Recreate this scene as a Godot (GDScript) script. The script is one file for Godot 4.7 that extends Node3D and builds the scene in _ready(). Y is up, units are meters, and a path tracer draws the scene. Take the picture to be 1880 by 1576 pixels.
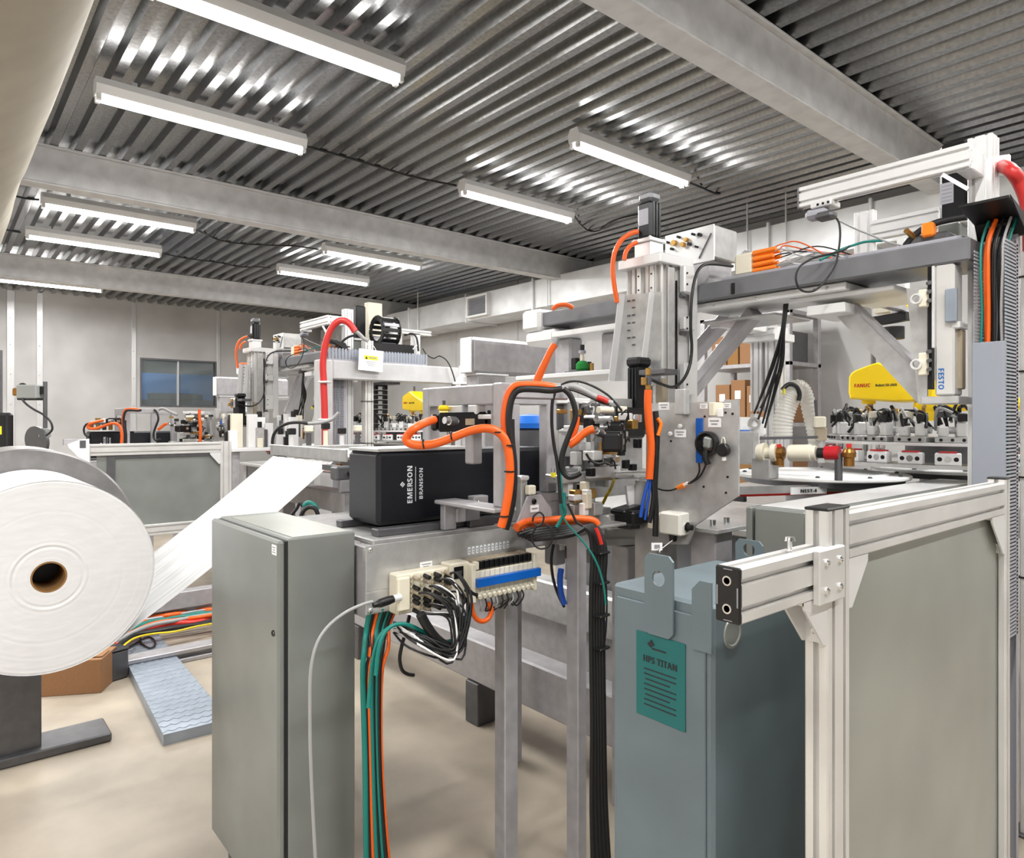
extends Node3D
# An automated assembly hall: two look-alike stations under a galvanized deck.
# Axes: x runs along the roof beams, b (= -z) runs along the deck ribs, y is up.

const EYE := 1.45
var M := {}
var taken := {}


static func V(x: float, y: float, b: float) -> Vector3:
	return Vector3(x, y, -b)


class Kit:
	var v := PackedVector3Array()
	var n := PackedVector3Array()

	func tri(a: Vector3, b: Vector3, c: Vector3, m: Vector3) -> void:
		if (b - a).cross(c - a).dot(m) > 0.0:
			v.append_array([a, c, b])
		else:
			v.append_array([a, b, c])
		n.append_array([m, m, m])

	func quad(a: Vector3, b: Vector3, c: Vector3, d: Vector3, m: Vector3) -> void:
		tri(a, b, c, m)
		tri(a, c, d, m)

	func flat(a: Vector3, b: Vector3, c: Vector3, out: Vector3) -> void:
		var m := (b - a).cross(c - a).normalized()
		if m.dot(out) < 0.0:
			m = -m
		tri(a, b, c, m)

	# smooth quad: four corners with a normal each
	func sq(p: Array, q: Array) -> void:
		for t in [[0, 1, 2], [0, 2, 3]]:
			var a: Vector3 = p[t[0]]
			var b: Vector3 = p[t[1]]
			var c: Vector3 = p[t[2]]
			var s: Vector3 = q[t[0]] + q[t[1]] + q[t[2]]
			if (b - a).cross(c - a).dot(s) > 0.0:
				v.append_array([a, c, b])
				n.append_array([q[t[0]], q[t[2]], q[t[1]]])
			else:
				v.append_array([a, b, c])
				n.append_array([q[t[0]], q[t[1]], q[t[2]]])

	# chamfered box about c, axes bs, full size s
	func obox(c: Vector3, bs: Basis, s: Vector3, e := 0.0) -> Kit:
		var h := s * 0.5
		e = minf(e, minf(h.x, minf(h.y, h.z)) * 0.9)
		var ax := [bs.x.normalized(), bs.y.normalized(), bs.z.normalized()]
		var hh := [h.x, h.y, h.z]
		for i in 3:
			var j := (i + 1) % 3
			var k := (i + 2) % 3
			for sg in [-1.0, 1.0]:
				var m: Vector3 = ax[i] * sg
				var o: Vector3 = c + m * hh[i]
				var u: Vector3 = ax[j] * (hh[j] - e)
				var w: Vector3 = ax[k] * (hh[k] - e)
				quad(o - u - w, o + u - w, o + u + w, o - u + w, m)
		if e > 0.0:
			for i in 3:
				var j := (i + 1) % 3
				var k := (i + 2) % 3
				for sj in [-1.0, 1.0]:
					for sk in [-1.0, 1.0]:
						var m: Vector3 = (ax[j] * sj + ax[k] * sk).normalized()
						var l: Vector3 = ax[i] * (hh[i] - e)
						var p: Vector3 = c + ax[j] * sj * hh[j] + ax[k] * sk * (hh[k] - e)
						var q: Vector3 = c + ax[j] * sj * (hh[j] - e) + ax[k] * sk * hh[k]
						quad(p - l, p + l, q + l, q - l, m)
			for sx in [-1.0, 1.0]:
				for sy in [-1.0, 1.0]:
					for sz in [-1.0, 1.0]:
						var m: Vector3 = (ax[0] * sx + ax[1] * sy + ax[2] * sz).normalized()
						var p := c + ax[0] * sx * hh[0] + ax[1] * sy * (hh[1] - e) + ax[2] * sz * (hh[2] - e) as Vector3
						var q := c + ax[0] * sx * (hh[0] - e) + ax[1] * sy * hh[1] + ax[2] * sz * (hh[2] - e) as Vector3
						var r := c + ax[0] * sx * (hh[0] - e) + ax[1] * sy * (hh[1] - e) + ax[2] * sz * hh[2] as Vector3
						tri(p, q, r, m)
		return self

	# box from bounds in x, y, b
	func box(x0: float, x1: float, y0: float, y1: float, b0: float, b1: float, e := 0.0) -> Kit:
		return obox(Vector3((x0 + x1) / 2, (y0 + y1) / 2, -(b0 + b1) / 2), Basis(), Vector3(absf(x1 - x0), absf(y1 - y0), absf(b1 - b0)), e)

	# a bar with a rectangular section from p to q; up tells which way its height goes
	func bar(p: Vector3, q: Vector3, w: float, h: float, up := Vector3.UP, e := 0.0) -> Kit:
		var z := (q - p).normalized()
		if absf(z.dot(up)) > 0.99:
			up = Vector3.RIGHT
		var x := up.cross(z).normalized()
		return obox((p + q) / 2, Basis(x, z.cross(x), z), Vector3(w, h, p.distance_to(q)), e)

	static func frame(z: Vector3) -> Array:
		var u := z.cross(Vector3.UP if absf(z.y) < 0.9 else Vector3.RIGHT).normalized()
		return [u, z.cross(u).normalized()]

	# prof: [along axis, radius] pairs
	func lathe(o: Vector3, axis: Vector3, prof: Array, seg := 20, smooth := false) -> Kit:
		var z := axis.normalized()
		var f := frame(z)
		for i in prof.size() - 1:
			var a: Array = prof[i]
			var b: Array = prof[i + 1]
			var da: float = b[0] - a[0]
			var dr: float = b[1] - a[1]
			var len := sqrt(da * da + dr * dr)
			if len < 1e-7:
				continue
			for s in seg:
				var t0 := TAU * s / seg
				var t1 := TAU * (s + 1) / seg
				var e0: Vector3 = f[0] * cos(t0) + f[1] * sin(t0)
				var e1: Vector3 = f[0] * cos(t1) + f[1] * sin(t1)
				var m0: Vector3 = (e0 * da - z * dr) / len
				var m1: Vector3 = (e1 * da - z * dr) / len
				var p := [o + z * a[0] + e0 * a[1], o + z * a[0] + e1 * a[1], o + z * b[0] + e1 * b[1], o + z * b[0] + e0 * b[1]]
				sq(p, [m0, m1, m1, m0])
		return self

	func cyl(p: Vector3, q: Vector3, r: float, seg := 16, r2 := -1.0, e := 0.0) -> Kit:
		var l := p.distance_to(q)
		if r2 < 0.0:
			r2 = r
		if e > 0.0:
			return lathe(p, q - p, [[0, 0], [0, r - e], [e, r], [l - e, r2], [l, r2 - e], [l, 0]], seg)
		return lathe(p, q - p, [[0, 0], [0, r], [l, r2], [l, 0]], seg)

	func ball(c: Vector3, r: float, seg := 14, squash := 1.0) -> Kit:
		var rings := 8
		for i in rings:
			var a0 := PI * i / rings - PI / 2
			var a1 := PI * (i + 1) / rings - PI / 2
			for s in seg:
				var t0 := TAU * s / seg
				var t1 := TAU * (s + 1) / seg
				var q := []
				for w in [[a0, t0], [a0, t1], [a1, t1], [a1, t0]]:
					q.append(Vector3(cos(w[0]) * cos(w[1]), sin(w[0]), cos(w[0]) * sin(w[1])))
				var p := []
				for w in q:
					p.append(c + Vector3(w.x, w.y * squash, w.z) * r)
				sq(p, q)
		return self

	# a round cable through points, smoothed
	func tube(pts: Array, r: float, seg := 8, steps := 6, caps := true) -> Kit:
		var path := Kit.curve(pts, steps)
		var prev := []
		var u := Vector3.ZERO
		for i in path.size():
			var d: Vector3 = (path[mini(i + 1, path.size() - 1)] - path[maxi(i - 1, 0)]).normalized()
			if u == Vector3.ZERO:
				u = Kit.frame(d)[0]
			u = (u - d * u.dot(d)).normalized()
			var w := d.cross(u)
			var ring := []
			for s in seg:
				var e: Vector3 = u * cos(TAU * s / seg) + w * sin(TAU * s / seg)
				ring.append([path[i] + e * r, e])
			if prev:
				for s in seg:
					var a: Array = prev[s]
					var b: Array = prev[(s + 1) % seg]
					var c: Array = ring[(s + 1) % seg]
					var g: Array = ring[s]
					sq([a[0], b[0], c[0], g[0]], [a[1], b[1], c[1], g[1]])
			if caps and (i == 0 or i == path.size() - 1):
				for s in seg:
					tri(path[i], ring[s][0], ring[(s + 1) % seg][0], -d if i == 0 else d)
			prev = ring
		return self

	static func curve(pts: Array, steps: int) -> Array:
		if pts.size() < 3 or steps < 2:
			return pts
		var out := []
		for i in pts.size() - 1:
			var a: Vector3 = pts[maxi(i - 1, 0)]
			var b: Vector3 = pts[i]
			var c: Vector3 = pts[i + 1]
			var d: Vector3 = pts[mini(i + 2, pts.size() - 1)]
			for s in steps:
				out.append(b.cubic_interpolate(c, a, d, float(s) / steps))
		out.append(pts[-1])
		return out

	# polygon in the plane (ux, uy) at o, pushed along w
	func ext(poly: PackedVector2Array, o: Vector3, ux: Vector3, uy: Vector3, w: Vector3) -> Kit:
		var cw := Geometry2D.is_polygon_clockwise(poly)
		var ids := Geometry2D.triangulate_polygon(poly)
		var wn := w.normalized()
		for i in range(0, ids.size(), 3):
			var p := []
			for k in 3:
				var g := poly[ids[i + k]]
				p.append(o + ux * g.x + uy * g.y)
			tri(p[0], p[1], p[2], -wn)
			tri(p[0] + w, p[1] + w, p[2] + w, wn)
		for i in poly.size():
			var g := poly[i]
			var h := poly[(i + 1) % poly.size()]
			var d := (h - g).normalized()
			var m2 := Vector2(-d.y, d.x) if cw else Vector2(d.y, -d.x)
			# in Godot's y-down sense "clockwise" is counter-clockwise with y up
			var m := ux * m2.x + uy * m2.y
			var a := o + ux * g.x + uy * g.y
			var b := o + ux * h.x + uy * h.y
			quad(a, b, b + w, a + w, m.normalized())
		return self

	# slotted aluminium extrusion from p to q, module 40 mm; w along side, h along up
	func slot(p: Vector3, q: Vector3, w: float, h: float, up := Vector3.UP, g := 0.005, dep := 0.010) -> Kit:
		var z := q - p
		if absf(z.normalized().dot(up)) > 0.99:
			up = Vector3.BACK
		var x := up.cross(z).normalized()
		var y := z.normalized().cross(x).normalized()
		var poly := PackedVector2Array()
		var cs := [Vector2(-w / 2, -h / 2), Vector2(w / 2, -h / 2), Vector2(w / 2, h / 2), Vector2(-w / 2, h / 2)]
		for i in 4:
			var a: Vector2 = cs[i]
			var b: Vector2 = cs[(i + 1) % 4]
			var l := a.distance_to(b)
			var d := (b - a) / l
			var inn := Vector2(-d.y, d.x)
			var k := maxi(1, roundi(l / 0.04))
			var c := 0.0025
			poly.append(a + d * c)
			for j in k:
				var m: float = l * (j + 0.5) / k
				poly.append(a + d * (m - g))
				poly.append(a + d * (m - g) + inn * dep)
				poly.append(a + d * (m + g) + inn * dep)
				poly.append(a + d * (m + g))
			poly.append(b - d * c)
		return ext(poly, p, x, y, z)

	func mesh(m: Material) -> ArrayMesh:
		var a := []
		a.resize(Mesh.ARRAY_MAX)
		a[Mesh.ARRAY_VERTEX] = v
		a[Mesh.ARRAY_NORMAL] = n
		var o := ArrayMesh.new()
		o.add_surface_from_arrays(Mesh.PRIMITIVE_TRIANGLES, a)
		o.surface_set_material(0, m)
		return o


func numbered(called: String) -> String:
	if not taken.has(called):
		taken[called] = 0
		return called
	taken[called] += 1
	return "%s_%03d" % [called, taken[called]]


func tag(o: Node3D, label: String, category: String, group := "") -> Node3D:
	o.set_meta("label", label)
	o.set_meta("category", category)
	if group:
		o.set_meta("group", group)
	return o


# a thing made of parts
func thing(called: String, label: String, category: String, group := "") -> Node3D:
	var o := Node3D.new()
	o.name = numbered(called)
	add_child(o)
	return tag(o, label, category, group)


func part(parent: Node3D, called: String, k: Kit, m: String, label := "") -> MeshInstance3D:
	var o := MeshInstance3D.new()
	o.name = called
	o.mesh = k.mesh(M[m])
	parent.add_child(o, true)
	if label:
		o.set_meta("label", label)
	return o


# a shared mesh put at a place
func put(parent: Node3D, called: String, me: Mesh, t: Transform3D, label := "") -> MeshInstance3D:
	var o := MeshInstance3D.new()
	o.name = called
	o.mesh = me
	o.transform = t
	parent.add_child(o, true)
	if label:
		o.set_meta("label", label)
	return o


# a thing that is one mesh
func solo(called: String, label: String, category: String, k: Kit, m: String, group := "") -> MeshInstance3D:
	var o := MeshInstance3D.new()
	o.name = numbered(called)
	o.mesh = k.mesh(M[m])
	add_child(o)
	tag(o, label, category, group)
	return o


func struct(called: String, k: Kit, m: String, parent: Node3D = null) -> MeshInstance3D:
	var o := MeshInstance3D.new()
	o.mesh = k.mesh(M[m])
	if parent:
		o.name = called
		parent.add_child(o, true)
	else:
		o.name = numbered(called)
		add_child(o)
		o.set_meta("kind", "structure")
	return o


func copy(o: Node3D, by: Vector3, label: String, group := "") -> Node3D:
	var c: Node3D = o.duplicate()
	var base := String(o.name)
	if base.length() > 4 and base[-4] == "_" and base.right(3).is_valid_int():
		base = base.left(-4)
	c.name = numbered(base)
	add_child(c)
	c.position = o.position + by
	c.set_meta("label", label)
	if group:
		c.set_meta("group", group)
	elif c.has_meta("group"):
		c.set_meta("group", String(o.get_meta("group")) + ", window side")
	return c


# flat lettering: centre c, text runs along ux, stands along uy
func letters(parent: Node3D, called: String, text: String, c: Vector3, ux: Vector3, uy: Vector3, width: float, height: float, m: String, font := "Droid Sans", bold := true) -> MeshInstance3D:
	var f := SystemFont.new()
	f.font_names = PackedStringArray([font])
	if bold:
		f.font_weight = 700
	var t := TextMesh.new()
	t.text = text
	t.font = f
	t.font_size = 32
	t.pixel_size = 0.01
	t.depth = 0.02
	t.curve_step = 2.0
	t.material = M[m]
	var bb := t.get_aabb()
	var sx := width / maxf(bb.size.x, 0.001)
	var sy := height / maxf(bb.size.y, 0.001)
	var z := ux.cross(uy).normalized()
	var bs := Basis(ux.normalized() * sx, uy.normalized() * sy, z * 0.05)
	var mid := bb.position + bb.size / 2
	return put(parent, called, t, Transform3D(bs, c - bs * mid))


# moves each thing's origin to its base
func settle() -> void:
	for o in get_children():
		if not o is Node3D or o is Light3D or o is Camera3D:
			continue
		var box := AABB()
		var first := true
		var todo := [[o, Transform3D()]]
		while todo:
			var t: Array = todo.pop_back()
			if t[0] is MeshInstance3D and t[0].mesh:
				var b: AABB = t[1] * t[0].mesh.get_aabb()
				box = b if first else box.merge(b)
				first = false
			for c in t[0].get_children():
				if c is Node3D:
					todo.append([c, t[1] * c.transform])
		if first:
			continue
		var base := box.position + Vector3(box.size.x / 2, 0, box.size.z / 2)
		if o is MeshInstance3D and o.mesh is ArrayMesh and o.get_child_count() == 0 and o.basis.is_equal_approx(Basis()) and not o.has_meta("copied_mesh"):
			var am: ArrayMesh = o.mesh
			if am.get_meta("moved", Vector3.INF) == Vector3.INF:
				var a := am.surface_get_arrays(0)
				var vs: PackedVector3Array = a[Mesh.ARRAY_VERTEX]
				for i in vs.size():
					vs[i] -= base
				a[Mesh.ARRAY_VERTEX] = vs
				var mm := am.surface_get_material(0)
				am.clear_surfaces()
				am.add_surface_from_arrays(Mesh.PRIMITIVE_TRIANGLES, a)
				am.surface_set_material(0, mm)
				am.set_meta("moved", base)
				o.position += base
			else:
				o.position += am.get_meta("moved")
		elif not o is MeshInstance3D:
			o.position += base
			for c in o.get_children():
				if c is Node3D:
					c.position -= base


func noise_tex(freq: float, seed_n: int, lo: float, hi: float, size := 512, oct := 4, as_normal := false, bump := 2.0) -> NoiseTexture2D:
	var f := FastNoiseLite.new()
	f.noise_type = FastNoiseLite.TYPE_SIMPLEX_SMOOTH
	f.seed = seed_n
	f.frequency = freq
	f.fractal_octaves = oct
	var t := NoiseTexture2D.new()
	t.width = size
	t.height = size
	t.seamless = true
	t.noise = f
	t.as_normal_map = as_normal
	t.bump_strength = bump
	if not as_normal:
		var g := Gradient.new()
		g.set_color(0, Color(lo, lo, lo))
		g.set_color(1, Color(hi, hi, hi))
		t.color_ramp = g
	return t


func mat(called: String, c: Color, rough := 0.5, metal := 0.0, tex: Texture2D = null, scale := Vector3.ONE, world := true) -> StandardMaterial3D:
	var m := StandardMaterial3D.new()
	m.resource_name = called
	m.albedo_color = c
	m.roughness = rough
	m.metallic = metal
	if tex:
		m.albedo_texture = tex
		m.uv1_triplanar = true
		m.uv1_world_triplanar = world
		m.uv1_scale = scale
	M[called] = m
	return m


func materials() -> void:
	var blotch := noise_tex(0.012, 3, 0.88, 1.0, 512, 5)
	var soft := noise_tex(0.006, 8, 0.9, 1.0, 512, 3)
	var grain := noise_tex(0.09, 5, 0.82, 1.0, 512, 3)
	var spangle := noise_tex(0.03, 11, 0.80, 1.0, 512, 3)
	var dirt := noise_tex(0.004, 21, 0.85, 1.0, 1024, 6)
	# room
	var fl := mat("concrete", Color(0.70, 0.655, 0.59), 0.45, 0.0, dirt, Vector3(0.55, 0.55, 0.55))
	fl.normal_enabled = false
	mat("wall_paint", Color(0.80, 0.797, 0.795), 0.40, 0.0, soft, Vector3(0.4, 0.4, 0.4))
	mat("wall_trim", Color(0.82, 0.82, 0.825), 0.28, 0.25)
	mat("galvanized", Color(0.66, 0.665, 0.67), 0.25, 1.0, spangle, Vector3(2.2, 2.2, 2.2))
	mat("beam_paint", Color(0.86, 0.86, 0.865), 0.5, 0.1, blotch, Vector3(0.9, 0.9, 0.9))
	mat("roof", Color(0.3, 0.3, 0.3), 0.9)
	mat("duct_metal", Color(0.93, 0.935, 0.94), 0.38, 0.2, soft, Vector3(0.8, 0.8, 0.8))
	mat("duct_fabric", Color(0.66, 0.63, 0.57), 0.85, 0.0, soft, Vector3(1.2, 1.2, 1.2))
	mat("lamp_white", Color(0.93, 0.93, 0.93), 0.4)
	var tb := mat("lamp_tube", Color(1, 1, 1), 0.3)
	tb.emission_enabled = true
	tb.emission = Color(1.0, 0.99, 0.975)
	tb.emission_energy_multiplier = 12.0
	# metals
	mat("aluminium", Color(0.88, 0.875, 0.865), 0.34, 0.35, soft, Vector3(1.3, 1.3, 1.3))
	mat("alu_bright", Color(0.88, 0.88, 0.88), 0.34, 0.3)
	mat("stainless", Color(0.80, 0.798, 0.795), 0.33, 0.5, blotch, Vector3(2.5, 2.5, 2.5))
	mat("steel_frame", Color(0.73, 0.722, 0.735), 0.40, 0.25, blotch, Vector3(2.0, 2.0, 2.0))
	mat("steel_dark", Color(0.42, 0.42, 0.43), 0.42, 0.6, blotch, Vector3(2.0, 2.0, 2.0))
	mat("disc_steel", Color(0.56, 0.55, 0.55), 0.36, 0.6, noise_tex(0.02, 51, 0.86, 1.0, 512, 5), Vector3(1.2, 1.2, 1.2))
	mat("portal_grey", Color(0.80, 0.80, 0.805), 0.36, 0.1, soft, Vector3(1.2, 1.2, 1.2))
	mat("ivory", Color(0.90, 0.89, 0.855), 0.45)
	mat("chrome", Color(0.92, 0.92, 0.92), 0.14, 1.0)
	mat("brass", Color(0.74, 0.58, 0.33), 0.28, 0.9)
	mat("bronze", Color(0.62, 0.44, 0.22), 0.32, 0.85)
	# paints and plastics
	mat("enclosure_grey", Color(0.52, 0.535, 0.52), 0.32, 0.12, soft, Vector3(1.0, 1.0, 1.0))
	mat("enclosure_seam", Color(0.10, 0.10, 0.10), 0.7)
	mat("gantry_grey", Color(0.47, 0.475, 0.49), 0.36, 0.12, soft, Vector3(1.5, 1.5, 1.5))
	mat("titan_blue", Color(0.41, 0.465, 0.49), 0.42, 0.08, soft, Vector3(1.2, 1.2, 1.2))
	mat("panel_grey", Color(0.62, 0.63, 0.60), 0.30, 0.1, soft, Vector3(0.8, 0.8, 0.8))
	mat("duct_grey", Color(0.56, 0.58, 0.62), 0.5)
	mat("comb_grey", Color(0.62, 0.62, 0.65), 0.55)
	mat("navy_black", Color(0.085, 0.095, 0.125), 0.38, 0.1, grain, Vector3(6, 6, 6))
	mat("black", Color(0.06, 0.06, 0.065), 0.42)
	mat("motor_black", Color(0.075, 0.078, 0.09), 0.30, 0.25)
	mat("rubber", Color(0.09, 0.09, 0.095), 0.55)
	mat("cable_black", Color(0.085, 0.085, 0.09), 0.45)
	mat("cable_grey", Color(0.62, 0.62, 0.62), 0.45)
	mat("cable_orange", Color(0.90, 0.37, 0.07), 0.40)
	mat("cable_teal", Color(0.05, 0.47, 0.43), 0.45)
	mat("cable_blue", Color(0.08, 0.30, 0.68), 0.45)
	mat("cable_yellow", Color(0.93, 0.80, 0.10), 0.45)
	mat("cable_white", Color(0.92, 0.92, 0.92), 0.4)
	mat("cable_red", Color(0.80, 0.16, 0.12), 0.4)
	mat("hose_red", Color(0.74, 0.17, 0.16), 0.42)
	mat("robot_yellow", Color(0.98, 0.83, 0.03), 0.32)
	mat("robot_red", Color(0.75, 0.10, 0.08), 0.4)
	mat("white", Color(0.94, 0.94, 0.935), 0.42)
	mat("white_plate", Color(0.88, 0.88, 0.88), 0.36, 0.05)
	mat("label_white", Color(0.95, 0.95, 0.95), 0.6)
	mat("print_white", Color(0.88, 0.90, 0.92), 0.5)
	mat("print_dark", Color(0.12, 0.12, 0.14), 0.6)
	mat("print_grey", Color(0.55, 0.55, 0.57), 0.6)
	mat("print_blue", Color(0.08, 0.38, 0.70), 0.5)
	mat("print_yellow", Color(0.93, 0.88, 0.15), 0.5)
	mat("cream", Color(0.88, 0.855, 0.78), 0.45)
	mat("cream_dark", Color(0.62, 0.57, 0.49), 0.5)
	mat("tape_blue", Color(0.02, 0.35, 0.70), 0.35)
	mat("label_teal", Color(0.0, 0.37, 0.37), 0.38)
	mat("green", Color(0.05, 0.50, 0.18), 0.35)
	mat("orange_plastic", Color(0.95, 0.50, 0.10), 0.4)
	mat("red_plastic", Color(0.72, 0.10, 0.14), 0.35)
	mat("blue_plastic", Color(0.05, 0.40, 0.78), 0.35)
	mat("screen_blue", Color(0.16, 0.36, 0.58), 0.5)
	mat("partition_grey", Color(0.55, 0.56, 0.55), 0.6)
	mat("cardboard", Color(0.62, 0.45, 0.30), 0.8, 0.0, grain, Vector3(3, 3, 3))
	mat("kraft", Color(0.55, 0.40, 0.22), 0.85)
	mat("paper", Color(0.93, 0.93, 0.93), 0.75, 0.0, null)
	mat("paper_web", Color(0.86, 0.86, 0.86), 0.7, 0.0, noise_tex(0.02, 33, 0.74, 1.0, 512, 4), Vector3(0.3, 0.3, 7.0))  # stretched noise paints grey streaks for the shade of the creases
	mat("paper_side", Color(0.885, 0.885, 0.89), 0.85, 0.0, noise_tex(0.02, 31, 0.965, 1.0, 256, 3), Vector3(2, 9, 2))
	mat("wood", Color(0.60, 0.40, 0.20), 0.7, 0.0, grain, Vector3(2, 14, 2))
	mat("tread", Color(0.66, 0.70, 0.75), 0.4, 0.5, soft, Vector3(2, 2, 2))
	var gl := mat("glass", Color(0.80, 0.88, 0.90, 0.10), 0.03)
	gl.transparency = BaseMaterial3D.TRANSPARENCY_ALPHA
	var hs := mat("hose_clear", Color(0.90, 0.89, 0.86, 0.5), 0.3)
	hs.transparency = BaseMaterial3D.TRANSPARENCY_ALPHA


const DECK := 3.43
const X0 := -5.6
const X1 := 6.3
const B0 := -3.6
const B1 := 12.8


func _ready() -> void:
	# camera
	var cam := Camera3D.new()
	cam.projection = Camera3D.PROJECTION_FRUSTUM
	cam.near = 0.05
	cam.far = 60.0
	cam.size = 2.0 * 0.05 * 788.0 / 1265.0
	cam.frustum_offset = Vector2(0, -0.05 * 15.0 / 1265.0)
	cam.position = Vector3(0, EYE, 0)
	cam.rotation_degrees = Vector3(0, -40, 0)
	add_child(cam)
	cam.current = true
	# surroundings and exposure
	var env := Environment.new()
	env.background_mode = Environment.BG_COLOR
	env.background_color = Color(0.05, 0.05, 0.05)
	env.ambient_light_source = Environment.AMBIENT_SOURCE_DISABLED
	env.tonemap_mode = Environment.TONE_MAPPER_LINEAR
	env.tonemap_exposure = 1.62
	env.sdfgi_enabled = true
	env.ssao_enabled = true
	env.ssil_enabled = true
	var we := WorldEnvironment.new()
	we.environment = env
	add_child(we)
	materials()
	shell()
	lamps()
	build_all()
	settle()


func shell() -> void:
	struct("floor", Kit.new().box(X0 - 0.2, X1 + 0.2, -0.15, 0.0, B0 - 0.2, B1 + 2.6), "concrete")
	var ce := struct("ceiling", Kit.new().box(X0 - 0.2, X1 + 0.2, DECK + 0.06, DECK + 0.2, B0 - 0.2, B1 + 2.6), "roof")
	# corrugated deck, sheets of six ribs
	var pitch := 0.152
	var x := X0
	while x < X1:
		var top := PackedVector2Array()
		var low := PackedVector2Array()
		for r in 6:
			var a := x + r * pitch
			if a > X1:
				break
			for q in [[0.0, 0.0], [0.052, 0.0], [0.072, 0.048], [0.132, 0.048], [0.152, 0.0]]:
				if q[0] == 0.152 and r < 5:
					continue
				low.append(Vector2(a + q[0], DECK + q[1]))
				top.append(Vector2(a + q[0], DECK + q[1] + 0.003))
		top.reverse()
		low.append_array(top)
		struct("deck_sheet", Kit.new().ext(low, Vector3(0, 0, -B0), Vector3.RIGHT, Vector3.UP, Vector3(0, 0, B0 - B1)), "galvanized", ce)
		x += 6 * pitch
	# walls
	wall_back()
	var wr := struct("wall_right", Kit.new().box(X1, X1 + 0.15, 0, DECK + 0.06, B0, B1), "wall_paint")
	var cuts := [B0, -1.4, 0.6, 2.6, 4.55, 6.1891, 7.365, 8.8682, B1]
	for i in cuts.size() - 1:
		struct("wall_panel", Kit.new().box(X1 - 0.012, X1, 0.0, DECK, cuts[i] + 0.006, cuts[i + 1] - 0.006, 0.003), "wall_paint", wr)
	struct("wall_left", Kit.new().box(X0 - 0.15, X0, 0, DECK + 0.06, B0, B1), "wall_paint")
	struct("wall_front", Kit.new().box(X0 - 0.15, X1 + 0.15, 0, DECK + 0.06, B0 - 0.15, B0), "wall_paint")
	# roof beams
	for b in [-2.28, 1.82, 5.93, 10.05]:
		var be := thing("roof_beam", {"-2.28": "grey roof beam over the entrance end of the hall", "1.82": "grey roof beam passing over the guard fence and the wire duct", "5.93": "broad grey roof beam between the two pairs of strip lamps", "10.05": "grey roof beam just in front of the panelled back wall"}[str(b)], "beam")
		part(be, "web", Kit.new().box(X0 + 0.01, X1 - 0.02, 3.16, DECK - 0.018, b, b + 0.13, 0.004), "beam_paint")
		part(be, "bottom_flange", Kit.new().box(X0 + 0.01, X1 - 0.02, 3.146, 3.16, b - 0.006, b + 0.136, 0.003), "beam_paint")
		part(be, "top_flange", Kit.new().box(X0 + 0.01, X1 - 0.02, DECK - 0.018, DECK - 0.002, b - 0.03, b + 0.16, 0.003), "beam_paint")
	air_duct()


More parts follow.
